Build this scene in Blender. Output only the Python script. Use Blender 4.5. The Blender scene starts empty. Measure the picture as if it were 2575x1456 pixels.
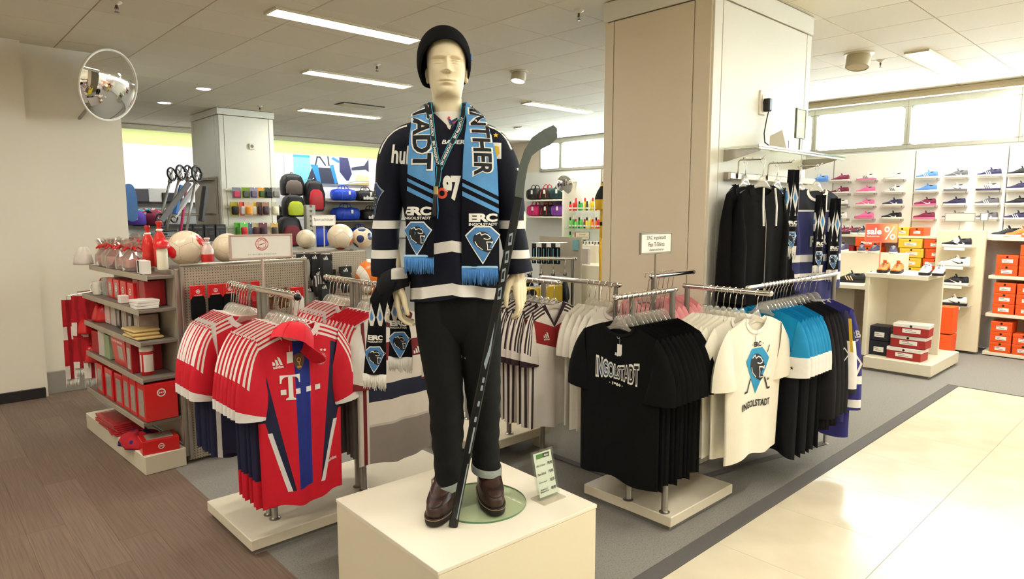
import bpy, bmesh, math, random
import numpy as np
from mathutils import Vector as V, Matrix, geometry
from mathutils.bvhtree import BVHTree
rnd = random.Random(7)
S = bpy.context.scene
COL = S.collection
PI = math.pi
sin, cos, rad = math.sin, math.cos, math.radians

# ------------------------------------------------------------------ camera
CAM_H, FOC, HOR, AZ = 1.62, 1665.0, 535.0, rad(47.0)      # world X runs to the right and away, world Y to the left and away
FWD = V((cos(AZ), sin(AZ), 0)); RGT = V((sin(AZ), -cos(AZ), 0))
cd = bpy.data.cameras.new('camera'); cam = bpy.data.objects.new('camera', cd); COL.objects.link(cam)
cd.sensor_width = 36; cd.lens = 36 * FOC / 2575; cd.clip_start = .05; cd.clip_end = 200
PITCH = math.atan((728 - HOR) / FOC)
vd = FWD * cos(PITCH) - V((0, 0, 1)) * sin(PITCH)
cam.location = (0, 0, CAM_H); cam.rotation_euler = vd.to_track_quat('-Z', 'Y').to_euler()
S.camera = cam

# ------------------------------------------------------------------ exposure and world
S.view_settings.view_transform = 'Standard'; S.view_settings.look = 'None'
S.view_settings.gamma = 1; S.view_settings.use_curve_mapping = False
S.view_settings.exposure = 0.32
wd = bpy.data.worlds.new('overcast_sky'); S.world = wd; wd.use_nodes = True
bg = wd.node_tree.nodes['Background']; bg.inputs[0].default_value = (.86, .93, 1, 1); bg.inputs[1].default_value = 40.0
LAMP_PANEL = 38.0      # emission of the long ceiling panels
LAMP_DOWN = 40.0

def lamp(name, loc, energy, size, color=(1, .93, .8), size_y=None, aim=None, spot=None, shape=None):
    L = bpy.data.lights.new(name, 'SPOT' if spot else 'AREA'); L.energy = energy; L.color = color
    if spot: L.spot_size = rad(spot); L.spot_blend = .6; L.shadow_soft_size = size
    else:
        L.shape = 'RECTANGLE' if size_y else 'SQUARE'; L.size = size
        if size_y: L.size_y = size_y
    o = bpy.data.objects.new(name, L); COL.objects.link(o); o.location = loc
    d = (V(aim) - V(loc)) if aim else V((0, 0, -1))
    o.rotation_euler = d.to_track_quat('-Z', 'Y').to_euler()
    return o
lamp('key_spot_plinth', (2.9, .7, 3.0), 28, .08, (1, .96, .88), aim=(1.55, 2.05, 1.5), spot=50)
lamp('key_spot_jerseys', (.9, 1.0, 3.0), 60, .08, (1, .96, .88), aim=(1.3, 2.8, .8), spot=45)
lamp('added_washer_far', (5.2, 12.25, 2.95), 60, 7.5, (1, .99, .96), .12, aim=(5.2, 12.9, 1.9))  # unseen area lamp added to brighten the far wall
lamp('added_washer_shoes', (9.0, 1.8, 2.95), 60, .12, (1, .99, .96), 6.0, aim=(9.5, 1.8, 1.5))  # unseen area lamp added to brighten the shoe wall

# ------------------------------------------------------------------ materials
def lin(c):
    return tuple(((x / 255) / 12.92 if x <= 10.3 else (((x / 255) + .055) / 1.055) ** 2.4) for x in c) + (1,)
class Ex:
    def __init__(s, nt, k): s.nt, s.k = nt, k
    def op(s, o, *a):
        n = s.nt.nodes.new('ShaderNodeMath'); n.operation = o
        for i, x in enumerate((s,) + a):
            if isinstance(x, Ex): s.nt.links.new(x.k, n.inputs[i])
            else: n.inputs[i].default_value = x
        return Ex(s.nt, n.outputs[0])
    def __add__(s, b): return s.op('ADD', b)
    def __sub__(s, b): return s.op('SUBTRACT', b)
    def __mul__(s, b): return s.op('MULTIPLY', b)
    def __truediv__(s, b): return s.op('DIVIDE', b)
    def __gt__(s, b): return s.op('GREATER_THAN', b)
    def __lt__(s, b): return s.op('LESS_THAN', b)
    def __neg__(s): return s.op('MULTIPLY', -1.0)
    def __and__(s, b): return s.op('MULTIPLY', b)
    def __or__(s, b): return s.op('MAXIMUM', b)
    def abs(s): return s.op('ABSOLUTE')
    def mod(s, b): return s.op('FLOORED_MODULO', b)
    def floor(s): return s.op('FLOOR')
    def sin(s): return s.op('SINE')
    def rng(s, a, b): return (s > a) & (s < b)
class Co: pass
MC = {}
def mat(name, rgb, rough=.55, metal=0., layers=(), noise=.05, nscale=25., bump=0., bscale=300., emit=None, estr=1., trans=0., alpha=1., spec=.5, coat=0., uv='uv', ior=1.45, stretch=None, sheen=0.):
    if name in MC: return MC[name]
    m = bpy.data.materials.new(name); MC[name] = m; m.use_nodes = True
    nt = m.node_tree; N = nt.nodes; L = nt.links; b = N['Principled BSDF']
    b.inputs['Roughness'].default_value = rough; b.inputs['Metallic'].default_value = metal
    b.inputs['Specular IOR Level'].default_value = spec; b.inputs['Coat Weight'].default_value = coat
    b.inputs['Transmission Weight'].default_value = trans; b.inputs['Alpha'].default_value = alpha; b.inputs['IOR'].default_value = ior
    if sheen: b.inputs['Sheen Weight'].default_value = sheen
    tc = N.new('ShaderNodeTexCoord')
    ck = N.new('ShaderNodeRGB').outputs[0]; ck.default_value = lin(rgb)
    if layers:
        c = Co()
        def sep(k):
            s = N.new('ShaderNodeSeparateXYZ'); L.new(k, s.inputs[0]); return [Ex(nt, o) for o in s.outputs]
        c.x, c.y, c.z = sep(tc.outputs['Object'])
        u1 = N.new('ShaderNodeUVMap'); u1.uv_map = uv; c.u, c.v, _ = sep(u1.outputs[0])
        u2 = N.new('ShaderNodeUVMap'); u2.uv_map = 'sh'; c.s, c.t, _ = sep(u2.outputs[0])
        c.nt = nt
        def nz(scale, det=2., vec=None):
            n = N.new('ShaderNodeTexNoise'); n.inputs['Scale'].default_value = scale; n.inputs['Detail'].default_value = det
            L.new(vec or tc.outputs['Object'], n.inputs['Vector']); return Ex(nt, n.outputs[0])
        c.noise = nz
        for col, f in layers:
            mx = N.new('ShaderNodeMix'); mx.data_type = 'RGBA'
            L.new(f(c).k, mx.inputs[0]); L.new(ck, mx.inputs[6]); mx.inputs[7].default_value = lin(col); ck = mx.outputs[2]
    if noise:
        n = N.new('ShaderNodeTexNoise'); n.inputs['Scale'].default_value = nscale; n.inputs['Detail'].default_value = 3
        vk = tc.outputs['Object']
        if stretch:
            mp = N.new('ShaderNodeMapping'); mp.inputs['Scale'].default_value = stretch; L.new(vk, mp.inputs[0]); vk = mp.outputs[0]
        L.new(vk, n.inputs['Vector'])
        h = N.new('ShaderNodeMapRange'); h.inputs['To Min'].default_value = 1 - noise * 2; h.inputs['To Max'].default_value = 1 + noise * 2
        L.new(n.outputs[0], h.inputs[0])
        mx = N.new('ShaderNodeVectorMath'); mx.operation = 'SCALE'; L.new(ck, mx.inputs[0]); L.new(h.outputs[0], mx.inputs['Scale']); ck = mx.outputs[0]
    L.new(ck, b.inputs['Base Color'])
    if bump:
        n = N.new('ShaderNodeTexNoise'); n.inputs['Scale'].default_value = bscale; L.new(tc.outputs['Object'], n.inputs['Vector'])
        bp = N.new('ShaderNodeBump'); bp.inputs['Strength'].default_value = bump; bp.inputs['Distance'].default_value = .004
        L.new(n.outputs[0], bp.inputs['Height']); L.new(bp.outputs[0], b.inputs['Normal'])
    if emit: b.inputs['Emission Color'].default_value = lin(emit); b.inputs['Emission Strength'].default_value = estr
    return m
def clear_mat(name, rgb, gloss=.12, rough=.05, tint=.9, haze=0.):
    """thin clear plastic or glass sheet: lets light straight through, with a mirror sheen at grazing angles"""
    if name in MC: return MC[name]
    m = bpy.data.materials.new(name); MC[name] = m; m.use_nodes = True; nt = m.node_tree; N = nt.nodes; L = nt.links
    N.remove(N['Principled BSDF']); out = N['Material Output']
    t = N.new('ShaderNodeBsdfTransparent'); t.inputs[0].default_value = tuple(x * tint for x in lin(rgb)[:3]) + (1,)
    g = N.new('ShaderNodeBsdfGlossy'); g.inputs[0].default_value = (1, 1, 1, 1); g.inputs[1].default_value = rough
    d = N.new('ShaderNodeBsdfDiffuse'); d.inputs[0].default_value = lin(rgb)
    lw = N.new('ShaderNodeLayerWeight'); lw.inputs[0].default_value = .5
    n = N.new('ShaderNodeTexNoise'); n.inputs['Scale'].default_value = 20
    pw = N.new('ShaderNodeMath'); pw.operation = 'POWER'; L.new(lw.outputs['Facing'], pw.inputs[0]); pw.inputs[1].default_value = 3.5
    ma = N.new('ShaderNodeMath'); ma.operation = 'MULTIPLY_ADD'; L.new(pw.outputs[0], ma.inputs[0]); ma.inputs[1].default_value = .5; ma.inputs[2].default_value = gloss
    m0 = N.new('ShaderNodeMixShader'); m0.inputs[0].default_value = haze; L.new(t.outputs[0], m0.inputs[1]); L.new(d.outputs[0], m0.inputs[2])
    m1 = N.new('ShaderNodeMixShader'); L.new(ma.outputs[0], m1.inputs[0]); L.new(m0.outputs[0], m1.inputs[1]); L.new(g.outputs[0], m1.inputs[2])
    L.new(m1.outputs[0], out.inputs[0]); return m

# ------------------------------------------------------------------ mesh helpers
class MB:
    def __init__(s): s.v, s.f, s.m, s.uv, s.sh = [], [], [], {}, {}
    def add(s, vs, fs, mi=0, M=None):
        o = len(s.v); s.v += [tuple(M @ V(p)) if M is not None else tuple(p) for p in vs]
        for f in fs: s.f.append(tuple(i + o for i in f)); s.m.append(mi)
        return o
    def box(s, c, d, mi=0, ch=0., M=None, rz=0., ry=0., rx=0.):
        x, y, z = d[0] / 2, d[1] / 2, d[2] / 2
        R = Matrix.Translation(c) @ Matrix.Rotation(rz, 4, 'Z') @ Matrix.Rotation(ry, 4, 'Y') @ Matrix.Rotation(rx, 4, 'X')
        if M is not None: R = M @ R
        ch = min(ch, x * .9, y * .9, z * .9)
        if ch <= 0:
            vs = [(a * x, b * y, e * z) for e in (-1, 1) for a, b in ((-1, -1), (1, -1), (1, 1), (-1, 1))]
            fs = [(0, 3, 2, 1), (4, 5, 6, 7), (0, 1, 5, 4), (1, 2, 6, 5), (2, 3, 7, 6), (3, 0, 4, 7)]
        else:
            vs = []
            for e in (-1, 1):
                for a, b in ((-1, -1), (1, -1), (1, 1), (-1, 1)):
                    vs += [(a * (x - ch), b * (y - ch), e * z), (a * x, b * (y - ch), e * (z - ch)), (a * (x - ch), b * y, e * (z - ch))]
            fs = [(0, 9, 6, 3), (12, 15, 18, 21)]
            I = lambda k, j, t: k * 12 + j * 3 + t
            for j in range(4):
                n = (j + 1) % 4
                t = 2 if j % 2 == 0 else 1      # side j lies between corners j and n
                fs.append((I(0, j, t), I(0, n, t), I(1, n, t), I(1, j, t)))
                fs.append((I(0, j, 0), I(0, n, 0), I(0, n, t), I(0, j, t))); fs.append((I(1, j, t), I(1, n, t), I(1, n, 0), I(1, j, 0)))
                a, b = (1, 2) if j % 2 == 0 else (2, 1)
                fs.append((I(0, j, a), I(0, j, b), I(1, j, b), I(1, j, a)))
                fs.append((I(0, j, 0), I(0, j, b), I(0, j, a))); fs.append((I(1, j, 0), I(1, j, a), I(1, j, b)))
        s.add(vs, fs, mi, R); return s
    def loft(s, rings, mi=0, closed=True, cap=True, M=None):
        n = len(rings[0]); vs = [p for r in rings for p in r]; fs = []
        for i in range(len(rings) - 1):
            for j in range(n if closed else n - 1):
                k = (j + 1) % n; fs.append((i * n + j, i * n + k, (i + 1) * n + k, (i + 1) * n + j))
        if cap and closed: fs.append(tuple(range(n - 1, -1, -1))); fs.append(tuple((len(rings) - 1) * n + j for j in range(n)))
        s.add(vs, fs, mi, M); return s
    def tube(s, path, r, n=8, mi=0, cap=True, M=None):
        P = [V(p) for p in path]; rs = r if isinstance(r, (list, tuple)) else [r] * len(P); rings = []; up = None
        for i, p in enumerate(P):
            t = (P[min(i + 1, len(P) - 1)] - P[max(i - 1, 0)]).normalized()
            if up is None: up = V((0, 0, 1)) if abs(t.z) < .9 else V((1, 0, 0))
            a = t.cross(up)
            if a.length < 1e-4: a = t.cross(V((1, .3, 0)))
            a.normalize(); b = a.cross(t).normalized(); up = b
            rings.append([p + (a * cos(2 * PI * j / n) + b * sin(2 * PI * j / n)) * rs[i] for j in range(n)])
        return s.loft(rings, mi, True, cap, M)
    def cap_tube(s, path, r, n=10, mi=0, M=None):
        """tube with rounded ends"""
        P = [V(p) for p in path]; rs = list(r) if isinstance(r, (list, tuple)) else [r] * len(P)
        d0 = (P[0] - P[1]).normalized(); d1 = (P[-1] - P[-2]).normalized()
        A = [P[0] + d0 * rs[0] * k for k in (1., .87, .5)]; B = [P[-1] + d1 * rs[-1] * k for k in (.5, .87, 1.)]
        return s.tube(A + P + B, [rs[0] * k for k in (.06, .5, .87)] + rs + [rs[-1] * k for k in (.87, .5, .06)], n, mi, True, M)
    def lathe(s, prof, n=16, mi=0, M=None, cap=True):
        return s.loft([[(r * cos(2 * PI * j / n), r * sin(2 * PI * j / n), z) for j in range(n)] for r, z in prof], mi, True, cap, M)
    def ell(s, c, r, n=16, m=10, mi=0, M=None):
        R = Matrix.Translation(c) @ Matrix.Diagonal((r[0], r[1], r[2], 1))
        if M is not None: R = M @ R
        return s.lathe([(max(sin(PI * i / m), 1e-3), -cos(PI * i / m)) for i in range(m + 1)], n, mi, R)
    def prism(s, pts, d, mi=0, M=None, z0=0., mi2=None):
        n = len(pts); vs = [(x, y, z0) for x, y in pts] + [(x, y, z0 + d) for x, y in pts]
        s.add(vs, [tuple(range(n - 1, -1, -1))], mi, M) if False else None
        o = s.add(vs, [], mi, M)
        s.f.append(tuple(o + i for i in range(n - 1, -1, -1))); s.m.append(mi)
        s.f.append(tuple(o + n + i for i in range(n))); s.m.append(mi)
        for i in range(n):
            k = (i + 1) % n; s.f.append((o + i, o + k, o + n + k, o + n + i)); s.m.append(mi if mi2 is None else mi2)
        return s
    def mesh(s, name, mats, smooth=False, uvs=None):
        me = bpy.data.meshes.new(name); me.from_pydata(s.v, [], s.f)
        for m in (mats if isinstance(mats, (list, tuple)) else [mats]): me.materials.append(m)
        me.polygons.foreach_set('material_index', s.m)
        if uvs:
            li = np.empty(len(me.loops), dtype=np.int32); me.loops.foreach_get('vertex_index', li)
            for nm, arr in uvs.items():
                ul = me.uv_layers.new(name=nm); ul.data.foreach_set('uv', np.asarray(arr, dtype=np.float32)[li].ravel())
        if smooth: shade(me, smooth)
        me.update(); return me
def shade(me, smooth):
    me.polygons.foreach_set('use_smooth', [True] * len(me.polygons))
    if smooth is not True:
        bm = bmesh.new(); bm.from_mesh(me)
        for e in bm.edges:
            if len(e.link_faces) == 2 and e.calc_face_angle(0) > rad(smooth): e.smooth = False
        bm.to_mesh(me); bm.free()
def fix(me):
    bm = bmesh.new(); bm.from_mesh(me); bmesh.ops.recalc_face_normals(bm, faces=bm.faces); bm.to_mesh(me); bm.free(); return me
KIDS = {}
def own(o, p):
    o.parent = p
    if p is not None: KIDS.setdefault(p.name, []).append(o)
def part(name, mb, mats, parent=None, label=None, smooth=False, loc=None, rot=None, uvs=None, kind=None):
    me = fix(mb.mesh(name, mats, False, uvs)) if isinstance(mb, MB) else mb
    if smooth and isinstance(mb, MB): shade(me, smooth)
    o = bpy.data.objects.new(name, me); COL.objects.link(o); own(o, parent)
    if label: o['label'] = label
    if kind: o['kind'] = kind
    if loc is not None: o.location = loc
    if rot is not None: o.rotation_euler = rot if not isinstance(rot, (int, float)) else (0, 0, rot)
    return o
def tag(o, label, cat, group=None, kind=None):
    o['label'] = label; o['category'] = cat
    if group: o['group'] = group
    if kind: o['kind'] = kind
    return o
def thing(name, label, cat, loc=(0, 0, 0), rot=0, group=None, kind=None):
    o = bpy.data.objects.new(name, None); COL.objects.link(o); o.location = loc; o.empty_display_size = .05
    o.rotation_euler = rot if not isinstance(rot, (int, float)) else (0, 0, rot)
    return tag(o, label, cat, group, kind)
def solo(name, mb, mats, label, cat, loc=(0, 0, 0), rot=0, group=None, smooth=False, kind=None, uvs=None):
    return tag(part(name, mb, mats, None, None, smooth, loc, rot, uvs), label, cat, group, kind)
def dup(root, loc, rot=0, label=None, group=None, mats=None):
    def cp(o, par):
        c = o.copy(); COL.objects.link(c); own(c, par)
        for ch in KIDS.get(o.name, ()): cp(ch, c)
        return c
    c = cp(root, None); c.location = loc; c.rotation_euler = rot if not isinstance(rot, (int, float)) else (0, 0, rot)
    if label: c['label'] = label
    if group: c['group'] = group
    return c
ORD = ['first', 'second', 'third', 'fourth', 'fifth', 'sixth', 'seventh', 'eighth', 'ninth', 'tenth', 'eleventh', 'twelfth', 'thirteenth', 'fourteenth', 'fifteenth', 'sixteenth']

# ---- flat print: 2-D shapes and lettering turned into thin meshes laid on a surface
TX = {}
def text2d(s, size=1., bold=0., space=1., align='CENTER', shear=0., line=1.):
    k = (s, bold, space, align, shear, line)
    if k not in TX:
        c = bpy.data.curves.new('lettering', 'FONT'); c.body = s; c.size = 1; c.align_x = align; c.align_y = 'CENTER'
        c.offset = bold; c.space_character = space; c.resolution_u = 3; c.shear = shear; c.space_line = line; c.fill_mode = 'FRONT'
        o = bpy.data.objects.new('lettering', c); COL.objects.link(o)
        dg = bpy.context.evaluated_depsgraph_get(); me = bpy.data.meshes.new_from_object(o.evaluated_get(dg))
        bpy.data.objects.remove(o); bpy.data.curves.remove(c)
        TX[k] = ([(v.co.x, v.co.y) for v in me.vertices], [tuple(p.vertices) for p in me.polygons]); bpy.data.meshes.remove(me)
    v, f = TX[k]
    return [(x * size, y * size) for x, y in v], f
def fit(sh, w, h=None, at=(0, 0), rot=0.):
    v, f = sh; xs = [p[0] for p in v]; ys = [p[1] for p in v]
    x0, x1, y0, y1 = min(xs), max(xs), min(ys), max(ys)
    sx = w / max(x1 - x0, 1e-6); sy = h / max(y1 - y0, 1e-6) if h else sx; c, s = cos(rot), sin(rot); o = []
    for x, y in v:
        a, b = (x - (x0 + x1) / 2) * sx, (y - (y0 + y1) / 2) * sy; o.append((at[0] + a * c - b * s, at[1] + a * s + b * c))
    return o, f
def poly(*loops):
    t = geometry.tessellate_polygon([[V((x, y, 0)) for x, y in l] for l in loops])
    return [p for l in loops for p in l], [tuple(f) for f in t]
def circ(r, n=24, at=(0, 0)): return [(at[0] + r * cos(2 * PI * i / n), at[1] + r * sin(2 * PI * i / n)) for i in range(n)]
def ring(r1, r2, at=(0, 0), n=28): return poly(circ(r1, n, at), circ(r2, n, at)[::-1])
def disc(r, at=(0, 0), n=24): return poly(circ(r, n, at))
def rect(w, h, at=(0, 0)): return poly([(at[0] - w / 2, at[1] - h / 2), (at[0] + w / 2, at[1] - h / 2), (at[0] + w / 2, at[1] + h / 2), (at[0] - w / 2, at[1] + h / 2)])
def move(sh, at=(0, 0), sc=1., rot=0.):
    c, s = cos(rot) * sc, sin(rot) * sc
    return [(at[0] + x * c - y * s, at[1] + x * s + y * c) for x, y in sh[0]], sh[1]
def join(*shs):
    v, f = [], []
    for a, b in shs:
        o = len(v); v = v + list(a); f = f + [tuple(i + o for i in q) for q in b]
    return v, f
def stroke(pts, w):
    out = []
    for (x0, y0), (x1, y1) in zip(pts, pts[1:]):
        l = math.hypot(x1 - x0, y1 - y0) or 1; nx, ny = -(y1 - y0) / l * w / 2, (x1 - x0) / l * w / 2
        ex, ey = (x1 - x0) / l * w * .3, (y1 - y0) / l * w * .3
        out.append(([(x0 + nx - ex, y0 + ny - ey), (x0 - nx - ex, y0 - ny - ey), (x1 - nx + ex, y1 - ny + ey), (x1 + nx + ex, y1 + ny + ey)], [(0, 1, 2, 3)]))
    return join(*out)
def star2(r, at=(0, 0), rot=PI / 2): return poly([(at[0] + (r if i % 2 == 0 else r * .42) * cos(rot + PI * i / 5), at[1] + (r if i % 2 == 0 else r * .42) * sin(rot + PI * i / 5)) for i in range(10)])
def arc_text(s, r, size, at=(0, 0), mid=PI / 2, step=.2, inward=False):
    out = []
    n = len(s)
    for i, ch in enumerate(s):
        if ch == ' ': continue
        a = mid + ((n - 1) / 2 - i) * step * (-1 if inward else 1)
        out.append(move(text2d(ch, size, .02), (at[0] + r * cos(a), at[1] + r * sin(a)), 1, a - PI / 2 + (PI if inward else 0)))
    return join(*out)
def fine(sh, L):
    """split long triangles so that a print can follow a curved surface"""
    bm = bmesh.new(); vs = [bm.verts.new((x, y, 0)) for x, y in sh[0]]
    for f in sh[1]:
        try: bm.faces.new([vs[i] for i in f])
        except ValueError: pass
    bmesh.ops.triangulate(bm, faces=bm.faces)
    for _ in range(6):
        es = [e for e in bm.edges if e.calc_length() > L]
        if not es: break
        bmesh.ops.subdivide_edges(bm, edges=es, cuts=1); bmesh.ops.triangulate(bm, faces=[f for f in bm.faces if len(f.verts) > 3])
    bm.verts.index_update()
    r = [(v.co.x, v.co.y) for v in bm.verts], [tuple(v.index for v in f.verts) for f in bm.faces]; bm.free(); return r
def printed(name, layers, fn, parent, label=None, L=None, lift=.0006):
    """layers: (shape, material) from the lowest up, joined into one thin print; fn(x, y, lift) gives the point on the surface"""
    mb = MB(); ms = []
    for i, (sh, m) in enumerate(layers):
        if L: sh = fine(sh, L)
        if m not in ms: ms.append(m)
        P = [fn(x, y, lift * (i + 1)) for x, y in sh[0]]; ok = [f for f in sh[1] if all(P[k] is not None for k in f)]
        mb.add([p or (0, 0, 0) for p in P], ok, ms.index(m))
    me = mb.mesh(name, ms); o = bpy.data.objects.new(name, me); COL.objects.link(o); own(o, parent)
    if label: o['label'] = label
    return o
def plane_fn(o, ux, uy, n):
    o, ux, uy, n = V(o), V(ux), V(uy), V(n)
    return lambda x, y, l: tuple(o + ux * x + uy * y + n * l)
FRONT = lambda y, x0=0., z0=0.: plane_fn((x0, y, z0), (1, 0, 0), (0, 0, 1), (0, -1, 0))      # print on a face that looks along -Y
LEFTF = lambda x, y0=0., z0=0.: plane_fn((x, y0, z0), (0, -1, 0), (0, 0, 1), (-1, 0, 0))     # print on a face that looks along -X
TOPF = lambda z, x0=0., y0=0.: plane_fn((x0, y0, z), (1, 0, 0), (0, 1, 0), (0, 0, 1))

# shared materials
WHITE = mat('white_lacquer', (232, 226, 210), .45, noise=.015)
CREAM = mat('cream_board', (228, 219, 196), .5, noise=.02, nscale=8)
CHROME = mat('chrome', (225, 222, 216), .12, 1., noise=.01)
STEEL = mat('brushed_steel', (176, 172, 164), .35, 1., noise=.03)
GREYM = mat('grey_painted_metal', (150, 146, 136), .45, .3, noise=.02)
BLACKP = mat('black_plastic', (22, 22, 24), .4, noise=.02)
INKB = mat('black_ink', (16, 16, 18), .6, noise=.01)
INKW = mat('white_ink', (236, 234, 226), .6, noise=.01)
INKR = mat('red_ink', (200, 22, 32), .55, noise=.01)
INKG = mat('grey_ink', (120, 118, 112), .6, noise=.01)
INKBLUE = mat('blue_ink', (70, 140, 205), .6, noise=.01)
INKNAVY = mat('navy_ink', (24, 40, 92), .6, noise=.01)
INKY = mat('yellow_ink', (232, 190, 60), .6, noise=.01)
INKSIL = mat('silver_ink', (150, 165, 175), .5, noise=.01)
CARDR = mat('red_card', (196, 24, 30), .45, noise=.03)
CARDW = mat('white_card', (232, 228, 220), .5, noise=.02)
PAPER = mat('paper', (240, 236, 226), .7, noise=.01)
CLEAR = clear_mat('clear_plastic', (246, 244, 238), .08, .08, .99, .18)
GLASS = clear_mat('clear_glass', (247, 251, 248), .05, .02, .995)
EDGEG = mat('green_glass_edge', (92, 130, 96), .1, noise=.02)
# ------------------------------------------------------------------ the room
CEIL = 3.05
def struct(name, mb, mats, label, cat='structure', parent=None, smooth=False, loc=None):
    o = part(name, mb, mats, parent, None, smooth, loc)
    return tag(o, label, cat, None, 'structure')
WALL = mat('warm_white_wall_paint', (230, 221, 202), .75, noise=.015, nscale=3, bump=.05, bscale=200)
WALLW = mat('bright_white_wall', (240, 240, 236), .7, noise=.01)
SLAB = mat('floor_screed', (96, 92, 86), .9, noise=.05)
def wood_layers():
    return [((92, 72, 56), lambda c: (c.noise(6, 3, None) > .56)), ]
WOODS = [mat('walnut_vinyl_%d' % i, col, .55, noise=.26, nscale=6, stretch=(22, .5, 1), spec=.35) for i, col in enumerate([(116, 98, 84), (113, 95, 81), (119, 101, 87), (112, 94, 80)])]
TILEM = [mat('beige_stone_%d' % i, col, .22, noise=.05, nscale=4, spec=.5, layers=[((230, 219, 196), lambda c: (c.noise(3.5, 5) - .42) * 2.2)]) for i, col in enumerate([(216, 204, 178), (213, 201, 175), (219, 207, 181)])]
CARPET = mat('grey_woven_carpet', (142, 138, 132), .95, noise=.10, nscale=160, bump=.5, bscale=420, spec=.1,
    layers=[((118, 114, 108), lambda c: ((c.noise(120, 3) - .5) * 4)), ((156, 152, 146), lambda c: ((c.noise(140, 2) - .60) * 3))])
STRIP = mat('dark_carpet_trim', (92, 88, 86), .85, noise=.06, nscale=120)
CEILM = [mat('ceiling_board_%d' % i, col, .9, noise=.015, nscale=60) for i, col in enumerate([(232, 225, 206), (229, 222, 202), (234, 228, 209)])]
SEAM = mat('ceiling_seam', (120, 110, 90), .9, noise=.02)

mb = MB(); mb.box((3, 3.5, -.06), (15, 22, .1))
floor = struct('floor', mb, SLAB, 'shop floor of brown planks, grey carpet and beige stone tiles', 'floor')
# vinyl planks run along Y for X < 1.2
mp = {}
def brick(kind, w, l, g=.0006, h=.010):
    if (kind, w, l) not in mp:
        b = MB(); b.box((0, 0, -h / 2), (w - g, l - g, h), ch=.0005); mp[(kind, w, l)] = fix(b.mesh(kind, WOODS[0]))
    return mp[(kind, w, l)]
def piece(name, me, parent, loc, m, rz=0.):
    o = bpy.data.objects.new(name, me); COL.objects.link(o); own(o, parent); o.location = loc; o.rotation_euler = (0, 0, rz)
    if me.materials and m is not me.materials[0]: o.material_slots[0].link = 'OBJECT'; o.material_slots[0].material = m
    return o
PW, PL = .165, 1.32
for i in range(20):
    off = rnd.random() * PL
    x = 1.2 - PW / 2 - i * PW
    for k in range(-3, 6):
        y = off + k * PL
        if y - PL / 2 > 6.95 or y + PL / 2 < .4 or x < -2.1: continue
        piece('plank', brick('plank', PW, PL), floor, (x, y, 0), WOODS[rnd.randrange(4)])
# stone tiles: Y < 1.58
TW = .62
for i in range(-2, 12):
    for j in range(0, 8):
        x, y = 7.2 - TW / 2 - i * TW, 1.58 - TW / 2 - j * TW - 0
        if i < 0: continue
        piece('tile', brick('tile', TW, TW, .0018), floor, (x, y, 0), TILEM[rnd.randrange(3)])
mb = MB(); mb.box((5.35, 7.3, -.006), (8.3, 11.26, .012)); 
struct('floor_carpet', mb, CARPET, 'grey woven carpet under the clothes racks', 'carpet')
mb = MB(); mb.box((8.38, -1.4, -.006), (2.3, 6.14, .012)); struct('floor_carpet', mb, CARPET, 'grey carpet at the end of the stone aisle in front of the shoes', 'carpet')
mb = MB(); mb.box((4.2, 1.625, -.003), (6.0, .085, .012), ch=.003); struct('trim_1', mb, STRIP, 'dark edging strip between grey carpet and beige stone', 'trim')

# ceiling boards hang under a slab
mb = MB(); mb.box((3, 3.5, CEIL + .06), (15, 22, .08)); ceiling = struct('ceiling', mb, SEAM, 'suspended ceiling of pale square boards', 'ceiling')
CP = .575
b = MB(); b.box((0, 0, .01), (CP - .006, CP - .006, .02), ch=.0025); cme = fix(b.mesh('ceiling_tile', CEILM[0]))
cells = []
for i in range(-14, 8):
    for j in range(-10, 20):
        x, y = 5.18 + CP * (i + .5), 1.59 + CP * (j + .5)
        d = V((x, y, 0)); f = d.dot(FWD); r = d.dot(RGT)
        vis = f > .8 and abs(r) < f * .80 + .6
        cells.append((0 if vis else 1, f if vis else 99 + f, x, y))
cells.sort(); far = MB()
HOLES = []
def in_hole(x, y): return any(abs(x - hx) < CP / 2 and abs(y - hy) < CP / 2 for hx, hy in HOLES)
for n, (v, f, x, y) in enumerate(cells):
    if n < 295: piece('ceiling_tile', cme, ceiling, (x, y, CEIL), CEILM[rnd.randrange(3)])
    else: far.box((x, y, CEIL + .01), (CP - .006, CP - .006, .02))
part('ceiling_tiles', far, CEILM[0], ceiling, kind='stuff')

# left wall: a near part and a pier set slightly back
mb = MB(); mb.box((-1.35, 7.55, 1.525), (4.5, 1.1, 3.05)); struct('wall_left', mb, WALL, 'plain cream wall at the end of the plank aisle', 'wall')
mb = MB(); mb.box((1.27, 7.65, 1.525), (.74, 1.1, 3.05)); struct('wall_left_pier', mb, WALL, 'cream wall pier behind the red merchandise shelf', 'wall')
BB = mat('black_skirting', (30, 28, 28), .5, noise=.02); BG = mat('grey_skirting', (146, 140, 132), .45, noise=.03)
mb = MB(); mb.box((-1.35, 6.985, .045), (4.46, .03, .09), ch=.003); struct('baseboard_left', mb, BB, 'black skirting along the cream wall', 'skirting')
mb = MB(); mb.box((1.27, 7.085, .1), (.745, .03, .2), ch=.003); struct('baseboard_pier', mb, BG, 'grey skirting on the cream pier', 'skirting')
# far wall with a pale green stripe
GREEN = mat('lime_wall_stripe', (188, 200, 132), .7, noise=.01)
mb = MB(); mb.box((4.5, 12.96, 1.4), (10.4, .1, 2.8)); struct('wall_back', mb, WALLW, 'white wall behind the bags and boards', 'wall')
mb = MB(); mb.box((4.5, 12.95, 2.93), (10.4, .09, .26)); struct('trim_2', mb, GREEN, 'lime green stripe above the white wall', 'trim')
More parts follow.
